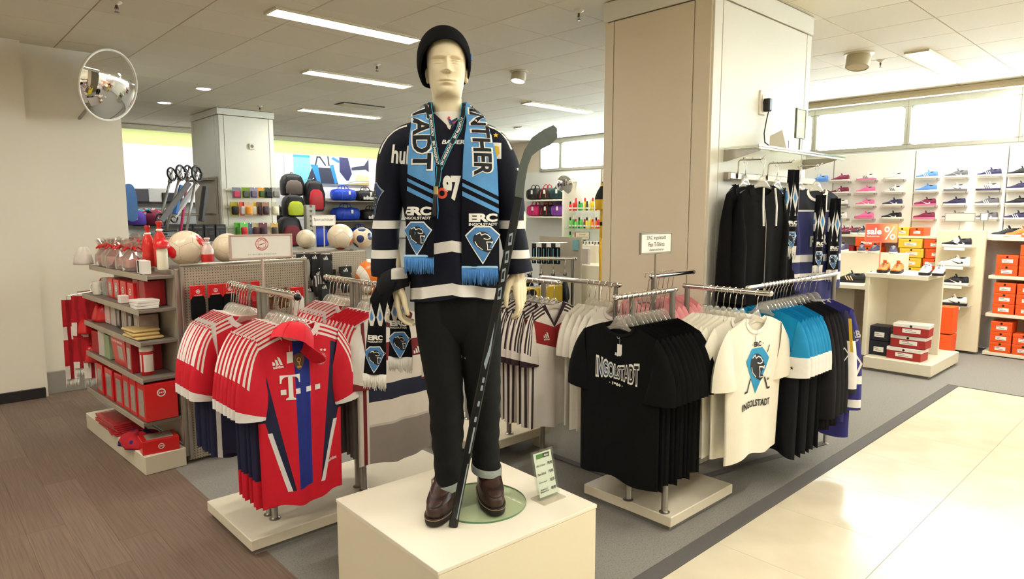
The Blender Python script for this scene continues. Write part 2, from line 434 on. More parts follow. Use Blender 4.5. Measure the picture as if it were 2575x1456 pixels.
# wall on the right with the strip of windows under the ceiling
mb = MB(); mb.box((9.62, 3.6, 1.215), (.12, 18.6, 2.43)); struct('wall_right', mb, WALLW, 'white wall under the strip of windows', 'wall')
mb = MB(); mb.box((9.62, 11.2, 2.74), (.12, 3.6, .62)); struct('wall_right_end', mb, mat('pale_pink_wall', (232, 218, 200), .7, noise=.01), 'pale wall beyond the end of the window strip', 'wall')
FR = mat('grey_window_frame', (160, 156, 142), .45, .2, noise=.03)
WPANE = clear_mat('window_pane', (245, 250, 250), .05, .02, 1.)
mull = [9.42, 8.86, 7.68, 6.5, 5.32, 4.03, 2.86, 1.70, .53, -.64, -1.81, -2.98, -4.15, -5.3]
for k, (a, c) in enumerate(zip(mull, mull[1:])):
    y0, y1 = max(a, c), min(a, c); mid = (y0 + y1) / 2; w = y0 - y1
    mb = MB()
    for z, hh in ((2.455, .05), (3.005, .09)): mb.box((9.58, mid, z), (.10, w, hh), ch=.004)
    for y in (y0 - .018, y1 + .018): mb.box((9.58, y, 2.72), (.10, .036, .48), ch=.006)
    for y, sy in ((y0 - .036, -1), (y1 + .036, 1)):           # rounded inner corners
        for z, sz in ((2.48, 1), (2.96, -1)):
            mb.prism([(0, 0), (.05 * sy, 0), (.022 * sy, .008 * sz), (.008 * sy, .022 * sz), (0, .05 * sz)] if sy * sz > 0 else [(0, 0), (0, .05 * sz), (.008 * sy, .022 * sz), (.022 * sy, .008 * sz), (.05 * sy, 0)], .08, 0,
                     Matrix.Translation((9.54, y, z)) @ Matrix(((0, 0, 1, 0), (1, 0, 0, 0), (0, 1, 0, 0), (0, 0, 0, 1))))
    wn = struct('window_%d' % (k + 1), mb, FR, 'high strip window with rounded corners, %s from the far end of the row' % (ORD[k] if k < 16 else 'last'), 'window')
    p = MB(); p.box((9.59, mid, 2.72), (.006, w - .07, .5)); part('pane', p, WPANE, wn)
# walls outside the picture close the room
for nm, c, d in (('wall_front', (2.5, -4.56, 1.52), (14.2, .1, 3.05)), ('wall_side', (-3.6, 1.3, 1.52), (.1, 11.7, 3.05)), ('wall_recess', (-.65, 10.5, 1.52), (.1, 5, 3.05))):
    mb = MB(); mb.box(c, d); struct(nm, mb, WALL, {'wall_front': 'cream wall behind the viewer', 'wall_side': 'cream wall beside the viewer', 'wall_recess': 'cream wall of the recess behind the pier'}[nm], 'wall')

# columns clad in cream panels
PANEL = mat('cream_column_panel', (224, 211, 188), .5, noise=.012, nscale=5)
PANELW = mat('pale_column_panel', (228, 225, 210), .5, noise=.012, nscale=5)
GROOVE = mat('dark_panel_gap', (104, 90, 66), .8, noise=.02)
def column(name, x0, x1, y0, y1, label, sx, sy, mx, my, top=.14):
    """clad column: dark core, panels on the -X and -Y faces with open joints, and a cornice"""
    mb = MB(); mb.box(((x0 + x1) / 2, (y0 + y1) / 2, 1.525), (x1 - x0 - .02, y1 - y0 - .02, 3.05))
    t = struct(name, mb, GROOVE, label, 'column'); g = .006
    def cuts(a, b, cs): e = [a] + cs + [b]; return list(zip(e, e[1:]))
    for a, b in cuts(y0, y1, sx):
        p = MB(); p.box((x0 + .004, (a + b) / 2, (CEIL - top) / 2), (.03, b - a - g, CEIL - top - g), ch=.002); part('panel', p, mx, t)
    for a, b in cuts(x0, x1, sy):
        p = MB(); p.box(((a + b) / 2, y0 + .004, (CEIL - top) / 2), (b - a - g, .03, CEIL - top - g), ch=.002); part('panel', p, my, t)
    p = MB(); p.box(((x0 + x1) / 2, (y0 + y1) / 2, CEIL - top / 2), (x1 - x0 + .03, y1 - y0 + .03, top - .012), ch=.004); part('cornice', p, my, t)
    return t
column('column', 3.70, 5.06, 2.20, 3.02, 'cream panelled column behind the black t-shirt rack', [2.32, 2.94], [3.80, 4.98], PANEL, PANELW)
column('column', 3.36, 4.13, 9.48, 10.55, 'white panelled column behind the bats and packets', [9.6, 10.45], [3.43, 4.06], PANELW, PANELW, .10)
# ------------------------------------------------------------------ ceiling fittings
EMP = mat('lit_lamp_cover', (255, 250, 240), .4, noise=0, emit=(255, 250, 238), estr=LAMP_PANEL)
EMD = mat('lit_downlight', (255, 255, 255), .4, noise=0, emit=(236, 238, 255), estr=LAMP_DOWN)
LFR = mat('lamp_frame', (216, 206, 176), .5, noise=.02)
def panel_light(x, y, L, W, label, k=0):
    t = thing('ceiling_light', label, 'light', (x, y, CEIL), 0, 'long ceiling lights')
    f = MB()
    for s in (-1, 1):
        f.box((0, s * (W / 2 + .008), -.006), (L + .032, .016, .024)); f.box((s * (L / 2 + .008), 0, -.006), (.016, W, .024))
    part('frame', f, LFR, t)
    d = MB(); d.box((0, 0, -.004), (L, W, .012), ch=.003); part('diffuser', d, EMP, t)
for k, (x, y, L, W, lb) in enumerate([(2.70, 4.74, 1.22, .17, 'long lit ceiling light nearest the beanie'), (3.80, 6.48, 1.22, .17, 'long lit ceiling light, second in the row to the left of the head'),
        (4.88, 8.87, 1.24, .17, 'long lit ceiling light, farthest of the three to the left of the head'), (6.78, 6.33, 1.22, .17, 'long lit ceiling light above the hockey stick blade, nearer of two'),
        (8.44, 8.24, 1.22, .17, 'long lit ceiling light above the hockey stick blade, farther of two')]):
    panel_light(x, y, L, W, lb)
for k, (x, y) in enumerate([(5.6, .2), (7.6, .4), (3.2, .3), (1.0, .3), (5.8, -1.9), (3.4, -1.9), (.6, -2.2), (-1.4, -.4), (-1.6, 2.6), (7.9, -1.6), (7.4, 2.0), (.3, 3.7), (-1.0, 4.6)]):  # overhead panels; the last pair is added to brighten the left wall
    panel_light(x, y, 1.22, .17, 'long lit ceiling light, %s of those, some added, over the aisles around the plinth' % ORD[k])
def downlight(x, y, label):
    t = thing('downlight', label, 'light', (x, y, CEIL), 0, 'round recessed lights')
    f = MB(); f.lathe([(.078, .004), (.098, -.004), (.094, -.012), (.076, -.010), (.076, .004)], 20, cap=False); part('rim', f, WHITE, t, smooth=30)
    d = MB(); d.lathe([(.001, -.003), (.075, -.003), (.075, .003), (.001, .003)], 20); part('lens', d, EMD, t)
downlight(2.76, 8.19, 'round bright downlight, right one of the pair on the far left ceiling')
downlight(2.72, 9.56, 'round bright downlight, left one of the pair on the far left ceiling')
def spot_can(x, y, label, lit, r=.075, h=.09):
    t = thing('ceiling_spotlight', label, 'light', (x, y, CEIL))
    f = MB(); f.lathe([(r * 1.25, -.001), (r * 1.25, -.010), (r * 1.0, -.012)], 20); part('flange', f, LFR, t)
    g = MB(); M = Matrix.Translation((0, 0, -.008)) @ Matrix.Rotation(rad(12), 4, 'Y')
    g.lathe([(r * .9, 0), (r, -.02), (r, -h), (r * .9, -h - .004), (r * .86, -h + .01)], 20, M=M); part('can', g, mat('spot_can', (196, 186, 158), .45, noise=.02), t, smooth=40)
    e = MB(); e.lathe([(.001, -h + .004), (r * .86, -h + .004), (r * .86, -h + .009), (.001, -h + .009)], 20, M=M); part('lens', e, EMP if lit else LFR, t)
spot_can(4.80, 5.04, 'drum shaped ceiling spotlight to the right of the beanie', True)
spot_can(6.52, 2.39, 'drum shaped ceiling spotlight over the shoe department', False, .10, .12)
def sprinkler(x, y, label):
    t = thing('sprinkler', label, 'sprinkler', (x, y, CEIL), 0, 'ceiling sprinklers')
    a = MB(); a.lathe([(.036, 0), (.036, -.006), (.018, -.016), (.012, -.022)], 14); part('rosette', a, WHITE, t, smooth=40)
    c = MB(); c.lathe([(.008, -.016), (.008, -.045), (.006, -.05)], 8)
    for s in (-1, 1): c.tube([(s * .007, 0, -.03), (s * .013, 0, -.045), (s * .003, 0, -.066)], .0022, 5)
    c.lathe([(.001, -.066), (.016, -.067), (.016, -.070), (.001, -.071)], 10); part('head', c, mat('sprinkler_metal', (96, 84, 64), .35, .9, noise=.03), t)
for x, y, lb in [(1.24, 5.29, 'sprinkler above the convex mirror'), (3.69, 3.26, 'sprinkler beside the cream column top'), (3.55, 5.72, 'sprinkler to the left of the beanie'), (6.95, 2.35, 'sprinkler beside the drum spotlight over the shoes'), (3.75, 9.0, 'sprinkler in front of the far white column'), (8.0, 8.9, 'sprinkler above the hockey stick blade'), (9.0, 11.2, 'sprinkler beyond the end of the window strip')]: sprinkler(x, y, lb)
t = thing('air_vent', 'dark slotted air vent in the ceiling behind the head', 'vent', (4.72, 8.05, CEIL))
f = MB(); f.box((0, 0, -.002), (.62, .26, .012)); part('backing', f, mat('vent_dark', (70, 64, 52), .8, noise=.02), t)
for k in range(5):
    s = MB(); s.box((0, -.10 + .05 * k, -.012), (.60, .026, .006), rx=.5); part('slat', s, LFR, t)
spot_can(2.9, .7, 'drum shaped ceiling spotlight added out of view over the front of the plinth', True); spot_can(.9, 1.0, 'drum shaped ceiling spotlight added out of view over the plank aisle', True)  # unseen cans added to house the key spots
for c, d, lb in (((5.2, 12.22, 2.985), (7.5, .10, .05), 'long slim strip light added along the far wall of bags'), ((8.97, 1.8, 2.985), (.10, 6.0, .05), 'long slim strip light added in front of the shoe wall')):
    t = thing('added_strip_light', lb, 'light', c); b = MB(); b.box((0, 0, .01), d, ch=.006); part('housing', b, LFR, t); b = MB(); b.box((0, 0, .045), (d[0] * .9, d[1] * .9, .03)); part('mount', b, LFR, t)  # housings added above the unseen wall washer lamps
# ------------------------------------------------------------------ hanging clothes
def smooth(t): t = min(max(t, 0), 1); return t * t * (3 - 2 * t)
class Garment:
    """a shirt on a hanger; origin on the rail, front looks along -Y, measures in metres"""
    def __init__(s, sw=.225, cw=.235, hw=.235, L=.72, nk=.085, scoop=.07, D=.020, fold=.012, sleeve='short', seed=0, slen=.30, vneck=False, slw=.15, nf=3, zn=-.125, drop=.055, splay=.07, htilt=0., collar=.018):
        s.__dict__.update(sw=sw, cw=cw, hw=hw, L=L, nk=nk, scoop=scoop, D=D, fold=fold, sleeve=sleeve, slen=slen, vneck=vneck, slw=slw, zn=zn, zs=zn - drop, zh=zn - L, splay=splay, htilt=htilt, cr=collar)
        r = random.Random(seed); s.fp = [(r.uniform(3, 5) * (i + 1) * .8, r.uniform(0, 6.3), r.uniform(.5, 1) / (1 + .5 * i), r.uniform(-.8, .8)) for i in range(nf)]; s.hp = r.uniform(0, 6)
    def w(s, v):
        return s.sw + (s.cw - s.sw) * smooth(v / .22) + (s.hw - s.cw) * smooth((v - .2) / .8)
    def zt(s, x, front=True):
        a = abs(x)
        if a < s.nk:
            k = (1 - a / s.nk) if s.vneck else math.sqrt(max(0, 1 - (a / s.nk) ** 2))
            return s.zn - (s.scoop if front else .012) * k
        t = (a - s.nk) / (s.sw - s.nk); return s.zn + (s.zs - s.zn) * (t ** 1.25)
    def wave(s, u, v):
        return s.fold * (v ** .7) * sum(a * sin(k * u + p + q * v) for k, p, a, q in s.fp)
    def pt(s, u, v, front=True):
        z0 = s.zt(u * s.sw, front); zh = s.zh + .012 * sin(4 * u + s.hp) * s.fold / .012 + s.htilt * u
        z = z0 + (zh - z0) * v; x = u * s.w(v)
        d = s.D * math.sqrt(max(0, 1 - u * u)) * (.25 + .75 * smooth(v * 4)) + .002 * (1 - u * u)
        return (x, s.wave(u, v) + (-d if front else d), z)
    def front(s, dz=0.):
        def fn(x, z, l):
            v = .3
            for _ in range(5):
                u = max(-.98, min(.98, x / s.w(v))); z0 = s.zt(u * s.sw); v = max(0, min(1, (z0 - z) / (z0 - s.zh)))
            p = s.pt(u, v); return (p[0], p[1] - l - .0015, p[2])
        return fn
    def body(s, name, mats, nu=22, nv=20):
        mb = MB(); uv, sh = [], []; us = [sin(PI / 2 * (-1 + 2 * i / nu)) * .35 + (-1 + 2 * i / nu) * .65 for i in range(nu + 1)]
        idx = {}
        for fr in (1, 0):
            for j in range(nv + 1):
                for i, u in enumerate(us):
                    if not fr and i in (0, nu): idx[fr, j, i] = idx[1, j, i]; continue
                    p = s.pt(u, j / nv, bool(fr)); idx[fr, j, i] = len(mb.v); mb.v.append(p)
                    uv.append((p[0], p[2])); zt = s.zt(u * s.sw, bool(fr)); sh.append((zt - p[2], abs(u) * s.sw - s.nk))
        for fr in (1, 0):
            for j in range(nv):
                for i in range(nu):
                    q = (idx[fr, j, i], idx[fr, j, i + 1], idx[fr, j + 1, i + 1], idx[fr, j + 1, i])
                    mb.f.append(q if not fr else q[::-1]); mb.m.append(0)
        me = mb.mesh(name, mats, False, {'uv': uv, 'sh': sh}); shade(me, True); return me
    def sl(s, name, mats, side, nr=9, n=12):
        mb = MB(); uv, sh = [], []
        a0, a1 = (s.sw - .015, s.zs + .012), (s.sw + s.splay, s.zs - s.slen); am = (s.sw + s.splay * .85 + .012, s.zs - .06 - s.slen * .12)
        b0, b1 = (s.cw - .055, s.zs - .21), (s.sw + s.splay - s.slw, s.zs - s.slen - .015); bm_ = ((b0[0] + b1[0]) / 2 - .005, (b0[1] + b1[1]) / 2 - .02)
        bz = lambda p, q, r, t: tuple((1 - t) ** 2 * a + 2 * t * (1 - t) * b + t * t * c for a, b, c in zip(p, q, r))
        ln = 0; pa = None; dep = s.D * 1.15 + .012
        for i in range(nr + 1):
            t = i / nr; A = bz(a0, am, a1, t); B = bz(b0, bm_, b1, t)
            if pa: ln += math.hypot(A[0] - pa[0], A[1] - pa[1])
            pa = A; cx, cz = (A[0] + B[0]) / 2, (A[1] + B[1]) / 2; hx, hz = (A[0] - B[0]) / 2, (A[1] - B[1]) / 2; W = math.hypot(hx, hz) * 2
            d = dep * (.45 + .55 * smooth(t * 2.5)) * (1 + .12 * sin(7 * t + s.hp))
            for k in range(n):
                th = 2 * PI * k / n; p = (side * (cx + hx * cos(th)), d * sin(th) * (1 if th < 7 else 1), cz + hz * cos(th))
                mb.v.append(p); uv.append((p[0], p[2])); sh.append(((1 - cos(th)) / 2 * W, ln))
        for i in range(nr):
            for k in range(n): mb.f.append((i * n + k, i * n + (k + 1) % n, (i + 1) * n + (k + 1) % n, (i + 1) * n + k)); mb.m.append(0)
        mb.f.append(tuple(nr * n + k for k in range(n))); mb.m.append(0)
        me = fix(mb.mesh(name, mats, False, {'uv': uv, 'sh': sh})); shade(me, 60); s.slt = ln; return me
    def collar(s, name, m):
        mb = MB(); N = 12; fp, bp = [], []
        for i in range(N + 1):
            x = s.nk * cos(PI * i / N) * 1.0; u = x / s.sw
            f = s.pt(u, 0, True); b = s.pt(u, 0, False); fp.append(V(f)); bp.append(V(b))
        for P, sg in ((fp, -1), (bp, 1)):
            rings = []
            for i, p in enumerate(P):
                q = V((p.x * (1 + s.cr / s.nk * 1.2), p.y + sg * .003, p.z - (s.cr if sg < 0 else .006)))
                rings.append([p + V((0, sg * .0015, .0015)), q + V((0, sg * .002, 0)), q, p + V((0, -sg * .001, -.001))])
            mb.loft(rings, 0, True, True)
        return mb
HANG = {}
def hanger_meshes():
    if HANG: return HANG
    h = MB(); pts = [(0, 0, -.092)] + [(0, 0, -.04)] + [(.020 * cos(a), 0, -.008 + .024 * sin(a)) for a in [rad(d) for d in (-60, -20, 20, 60, 100, 140, 180, 205)]]
    pts[1] = (.006, 0, -.05); h.tube(pts, .0022, 6); HANG['hook'] = fix(h.mesh('hook', CHROME, True)); shade(HANG['hook'], True)
    b = MB(); R = []
    for i in range(-12, 13):
        t = i / 12; a = abs(t); x = t * .19; dome = math.exp(-(x / .045) ** 4); z = -.150 - .055 * a ** 1.3 + .022 * dome; hh = .009 + .026 * dome; d = .0022 + .003 * dome
        R.append([(x, d * cos(2 * PI * k / 8), z + hh * sin(2 * PI * k / 8)) for k in range(8)])
    b.loft(R); HANG['body'] = fix(b.mesh('hanger_body', CLEAR)); shade(HANG['body'], True); return HANG
HGROUP = {}
def hanger(loc, rot, where, scale=1.):
    m = hanger_meshes()
    t = thing('clothes_hanger', 'clear hanger with a metal hook, ' + where, 'hanger', loc, rot)
    t.scale = (scale,) * 3
    for k in ('hook', 'body'):
        o = bpy.data.objects.new('hook' if k == 'hook' else 'hanger_body', m[k]); COL.objects.link(o); own(o, t)
    return t
TAGM = MB(); TAGM.box((0, 0, -.045), (.028, .0012, .07)); TAGM.tube([(0, 0, -.01), (0, 0, .02)], .0006, 4); TAGME = fix(TAGM.mesh('price_tag', PAPER))
def price_tag(parent, loc, rot=(0, 0, 0)):
    o = bpy.data.objects.new('price_tag', TAGME); COL.objects.link(o); own(o, parent); o.location = loc; o.rotation_euler = rot; return o
class Kind:
    """one kind of shirt with a few fold variants sharing meshes"""
    def __init__(s, name, cat, mb_, ms, mc, n=3, **kw):
        s.name, s.cat, s.mc = name, cat, mc; s.var = []
        for k in range(n):
            g = Garment(seed=k * 13 + len(name), **kw); d = {'g': g, 'body': g.body('shirt_body', mb_), 'collar': g.collar('collar', mc)}
            if g.sleeve: d['sl'] = [g.sl('sleeve', ms, -1), g.sl('sleeve', ms, 1)]
            d['collar'] = fix(d['collar'].mesh('collar', mc)); shade(d['collar'], 50); s.var.append(d)
    def put(s, loc, rot, label, k=0, group=None, scale=(1, 1, 1), tagx=None):
        d = s.var[k % len(s.var)]
        t = thing(s.name, label, s.cat, loc, rot, group); t.scale = scale
        for nm, me in [('body', d['body']), ('collar', d['collar'])] + [('sleeve', m) for m in d.get('sl', ())]:
            o = bpy.data.objects.new(nm, me); COL.objects.link(o); own(o, t)
        t_g = d['g']
        if tagx is not None: p = t_g.front()(tagx, t_g.zn - t_g.scoop - .03, .004); price_tag(t, p)
        return t, t_g
def on_rail(kind, axis, rail, pts, rot, what, grp, hwhere, scale=(1, 1, 1), jitter=.04, tags=None, hs=1.):
    """hang one shirt and its hanger at each point of a rail; what(i) gives the label"""
    out = []
    for i, p in enumerate(pts):
        loc = (rail[0], p, rail[2]) if axis == 'Y' else (p, rail[1], rail[2])
        a = rot + rnd.uniform(-jitter, jitter)
        hanger(loc, a, hwhere(i), hs)
        out.append(kind.put(loc, a, what(i), i, grp, scale, tags))
    return out
# ------------------------------------------------------------------ the big cat crest used on the fan wear
SHIELD = [(-.22, .5), (.22, .5), (.5, .22), (.0, -.65), (-.5, .22)]
CAT = [(-.17, .30), (-.08, .37), (.04, .36), (.13, .31), (.22, .22), (.27, .12), (.33, .03), (.33, -.04), (.25, -.06), (.21, -.09), (.19, -.17), (.27, -.20), (.27, -.26), (.17, -.33), (.05, -.29), (-.10, -.21), (-.22, -.08), (-.29, .06), (-.28, .18), (-.24, .27)]
def cat_lines(w=.028):
    return join(stroke([(-.20, .27), (-.09, .33), (-.05, .25), (.05, .29), (.14, .25), (.22, .16)], w), stroke([(.02, .13), (.12, .10), (.21, .13)], w), stroke([(.10, .02), (.24, .01), (.26, -.02)], w * 1.2),
                stroke([(.10, .02), (.13, -.10), (.13, -.24), (.24, -.24)], w * .9), stroke([(-.23, .04), (-.17, -.10), (-.02, -.23)], w * .8), stroke([(.29, .04), (.29, -.03)], w))
CRB = mat('sky_blue_crest', (66, 120, 176), .6, noise=.02)
CRT = mat('teal_blue_crest', (22, 140, 188), .6, noise=.02)
def cat_crest(sz, at=(0, 0), fill=None, line=None, dark=None, cut=1.):
    m = lambda sh: move(sh, at, sz)
    return [(m(poly([(x * 1.09, y * 1.09) for x, y in SHIELD])), line or INKW), (m(poly(SHIELD)), fill or CRB), (m(poly(CAT)), dark or INKB), (m(cat_lines()), line or INKW)]
def fan_block(w, at, drop=1.): 
    """white ERC over INGOLSTADT, as on the scarves"""
    return [(join(fit(text2d('ERC', 1, .055, .95), w, w * .32, (at[0], at[1])), fit(text2d('INGOLSTADT', 1, .03, .95), w, w * .105, (at[0], at[1] - w * .25))), INKW)]
def swoosh(w, at=(0, 0), flip=1):
    up = [(-.5, -.02), (-.46, -.20), (-.36, -.26), (-.22, -.24), (.5, .16)]; lo = [(-.18, -.10), (-.30, -.10), (-.36, -.06), (-.34, .06)]
    return move(poly([(x * flip, y) for x, y in up + lo]), at, w)
# ------------------------------------------------------------------ racks
BASEW = mat('rack_base_laminate', (222, 212, 190), .45, noise=.015)
RECESS = mat('rack_base_recess', (130, 126, 118), .6, noise=.02)
POST = mat('rack_post_metal', (150, 146, 140), .3, .85, noise=.02)
def rack_base(t, x0, x1, y0, y1, z0=.03, z1=.085):
    b = MB(); b.box(((x0 + x1) / 2, (y0 + y1) / 2, (z0 + z1) / 2), (x1 - x0, y1 - y0, z1 - z0), ch=.004); part('base', b, BASEW, t)
    r = MB(); r.box(((x0 + x1) / 2, (y0 + y1) / 2, z0 / 2), (x1 - x0 - .05, y1 - y0 - .05, z0)); part('base_recess', r, RECESS, t)
def post(t, x, y, z1, r=.0165, z0=.085):
    b = MB(); b.lathe([(r * 1.7, z0), (r * 1.7, z0 + .004), (r * 1.2, z0 + .008), (r, z0 + .012), (r, z1)], 14, M=Matrix.Translation((x, y, 0))); part('post', b, POST, t, smooth=40)
def rail(t, a, b, r=.0145, cap=CHROME):
    m = MB(); m.tube([a, b], r, 14); o = part('rail', m, CHROME, t, smooth=40)
    d = (V(b) - V(a)).normalized()
    for p, s in ((V(a), -1), (V(b), 1)): c = MB(); c.cap_tube([p + d * s * .001, p + d * s * .006], r * 1.12, 14); part('end_cap', c, cap, o, smooth=40)
    return o
def sign_board(name, label, loc, w, h, layers, fr=STEEL, pole=None, rot=0, face=None, d=.016, fw=.009):
    """framed card on a pole; front looks along -Y"""
    t = thing(name, label, 'sign', loc, rot)
    f = MB()
    for s in (-1, 1):
        f.box((0, 0, h / 2 + s * (h / 2 - fw / 2)), (w, d, fw), ch=.002); f.box((s * (w / 2 - fw / 2), 0, h / 2), (fw, d, h - 2 * fw), ch=.002)
    part('frame', f, fr, t)
    c = MB(); c.box((0, 0, h / 2), (w - 2 * fw, d * .5, h - 2 * fw)); cd_ = part('card', c, face or PAPER, t)
    if layers: printed('print', layers, FRONT(-d * .25 - .0004, 0, h / 2), cd_)
    if pole: p = MB(); p.tube([(0, 0, -pole), (0, 0, .004)], .006, 8); part('pole', p, fr, t, smooth=40)
    return t
def red_club_crest(r, at=(0, 0), small=False):
    """round club crest: red ring with white lettering round blue and white lozenges"""
    A = [(disc(r, at), INKW), (ring(r * .98, r * .62, at), INKR)]
    lo = []
    for i in range(-2, 3):
        for j in range(-2, 3):
            if (i + j) % 2 == 0: continue
            x, y = i * r * .21, j * r * .21
            if math.hypot(x, y) < r * .5: lo.append(move(poly([(-.11, -.10), (.06, -.10), (.11, .10), (-.06, .10)]), (at[0] + x, at[1] + y), r))
    A.append((join(*lo), INKBLUE))
    if not small:
        A.append((join(arc_text('FC BAYERN', r * .79, r * .26, at, PI / 2, .30), arc_text('MÜNCHEN', r * .79, r * .26, at, -PI / 2, .32, True)), INKW))
    return A
def three_bars(w, at=(0, 0)):
    o = []
    for i, h in enumerate((.38, .68, 1.0)):
        x = -.5 + i * .31; o.append(poly([(x, 0), (x + .27, 0), (x + .27 - .27 * .0, h * .62), (x + .02, h * .62 + .16), (x - .0, h * .45)][:4] if False else [(x + .10, 0), (x + .32, 0), (x + .32 - h * .30 + .08, h * .60 + .02), (x + .12 - h * .30 + .06, h * .60 + .14)]))
    return move(join(*o), at, w)
def sport_logo(w, at=(0, 0)):
    return join(three_bars(w, (at[0], at[1])), move(text2d('adidas', .34 * w * 1.05, .03), (at[0] + .06 * w, at[1] - .16 * w)))

# --- the big double rack of red shirts
t = thing('clothes_rack', 'double clothes rack on a long cream base holding the red striped jerseys', 'clothes rack', (0, 0, 0))
rack_base(t, 1.12, 2.42, 3.0, 3.6)
for x in (1.30, 1.81):
    for y in (3.15, 3.215): post(t, x, y, 1.25)
rail(t, (1.285, 2.77, 1.25), (1.285, 3.52, 1.25), .0145, BLACKP); rail(t, (1.815, 2.80, 1.25), (1.815, 3.52, 1.25))
CR = (208, 14, 40); NV = (26, 30, 62); BL = (24, 44, 128)
def bands(f, *iv): 
    e = None
    for a, b in iv:
        r = f.rng(a, b); e = r if e is None else (e | r)
    return e
def bayern_body(c):
    return None
lb = lambda c: c.u - ((c.v + .14) * -.145 + -.185)                 # left red/navy edge drifts to the middle going down
STR3 = lambda c: bands(c.s, (.003, .015), (.024, .036), (.045, .057)) & (c.t > .004)
MBAY = mat('red_blue_striped_jersey', CR, .75, noise=.04, bump=.25, bscale=500, layers=[
    ((26, 44, 132), lambda c: c.u.rng(-.037, .042)),
    (NV, lambda c: (c.u < (c.v + .20) * -.20 - .19) | (c.u > (c.v + .20) * .115 + .157)),
    (CR, lambda c: ((c.u < (c.v + .62) * -.27 - .155) | (c.u > (c.v + .62) * .27 + .165)) & (c.v < -.55)),
    ((228, 226, 224), lambda c: (((c.u + (c.v + .62) * .27 + .150).abs() < .010) | ((c.u - (c.v + .62) * .27 - .160).abs() < .010)) & (c.v < -.60)),
    (CR, lambda c: c.v < -.885),
    (CR, lambda c: (c.s < .07) & (c.t > 0.)), ((238, 232, 226), STR3)])
MBAYS = mat('red_jersey_sleeve', CR, .75, noise=.04, bump=.25, bscale=500, layers=[
    ((238, 232, 226), lambda c: bands(c.s, (-.01, .007), (.018, .030), (.041, .053)) & (c.t < .20)),
    ((238, 232, 226), lambda c: c.t > .325)])
MBLKC = mat('white_rib_collar', (236, 230, 224), .8, noise=.03)
MNAVC = mat('navy_rib_collar', (34, 38, 78), .8, noise=.03)
KBAY = Kind('football_jersey', 'jersey', MBAY, MBAYS, MBLKC, n=3, sw=.215, cw=.203, hw=.195, L=.83, fold=.014, nk=.08, scoop=.06, slen=.34, slw=.135, splay=.085)
MBY2 = mat('red_jersey_navy_hem', CR, .75, noise=.04, bump=.25, bscale=500, layers=[(NV, lambda c: (c.v < -.50)), ((228, 226, 224), lambda c: (c.u.abs() - .165).abs() < .010), ((238, 232, 226), STR3)])
KBAY2 = Kind('football_jersey', 'jersey', MBY2, MBAYS, MBLKC, n=3, sw=.20, cw=.20, hw=.20, L=.70, fold=.014, nk=.08, scoop=.06, slen=.34, slw=.14, splay=.08)
ys = [2.815, 2.865, 2.905, 2.95, 2.99, 3.03, 3.075]
MBY3 = mat('red_jersey_navy_sides', CR, .75, noise=.04, bump=.25, bscale=500, layers=[(NV, lambda c: c.v < -.40), ((228, 226, 224), lambda c: ((c.u.abs() - .165).abs() < .014) & (c.v < -.42)), (CR, lambda c: c.v < -.83), ((238, 232, 226), STR3)])
KBAY3 = Kind('football_jersey', 'jersey', MBY3, MBAYS, MBLKC, n=3, sw=.215, cw=.208, hw=.205, L=.84, fold=.014, nk=.08, scoop=.06, slen=.34, slw=.135, splay=.085)
fr = []
for kd, i0, i1 in ((KBAY, 0, 1), (KBAY3, 1, 7)):
    fr += on_rail(kd, 'Y', (1.305, 0, 1.25), ys[i0:i1], .0, lambda i: 'red and blue striped jersey, %s from the aisle%s' % (ORD[i + i0], '' if i0 else ', with a white T print'), 'red and blue striped jerseys on the front rail', lambda i: 'under the %s striped red jersey' % ORD[i + i0], jitter=.03)
ys2 = [3.27, 3.305, 3.34, 3.375, 3.41, 3.445, 3.48, 3.51]
on_rail(KBAY2, 'Y', (1.265, 0, 1.25), ys2, 0, lambda i: 'red jersey with white sleeve stripes, %s behind the rack post' % ORD[i], 'red jerseys behind the post',
        lambda i: 'under the %s red jersey behind the post' % ORD[i], scale=(1.05, 1, 1))
t0, g0 = fr[0]; F0 = g0.front()
TT = join(poly([(-.5, .62), (.5, .62), (.5, .22), (.43, .22), (.40, .40), (.30, .50), (.11, .54), (.11, -.48), (.24, -.56), (.24, -.62), (-.24, -.62), (-.24, -.56), (-.11, -.48), (-.11, .54), (-.30, .50), (-.40, .40), (-.43, .22), (-.5, .22)]))
sq = join(*[rect(.024, .024, (x, -.425)) for x in (-.092, -.026, .032, .075)])
printed('jersey_print', [(move(TT, (-.06, -.405), .092), INKW), (sq, INKW)], F0, t0, 'white T with a row of squares', L=.03)
printed('jersey_print', [(sport_logo(.052, (-.112, -.300)), INKW)], F0, t0, 'white three bar logo')
shd = poly([(-.5, .5), (-.25, .6), (0, .66), (.25, .6), (.5, .5), (.5, 0), (.3, -.4), (0, -.65), (-.3, -.4), (-.5, 0)])
printed('jersey_print', [(move(shd, (-.012, -.295), .058), mat('brown_badge', (104, 72, 58), .5, noise=.02)), (join(ring(.011, .008, (-.012, -.287)), rect(.004, .016, (-.012, -.300)), move(text2d('FIFA', .012, .03), (-.012, -.318))), INKY)], F0, t0, 'brown shield badge')
printed('jersey_print', red_club_crest(.028, (.098, -.30)) + [(join(star2(.009, (.100, -.258)), star2(.009, (.118, -.262))), INKW)], F0, t0, 'round club crest under two stars')
printed('jersey_print', [(move(text2d('adidas', .022, .02), (.14, -.80)), INKW)], F0, t0)
price_tag(t0, F0(-.055, -.235, .006)); 
x_ = MB(); x_.box((0, 0, -.042), (.016, .0016, .012)); 
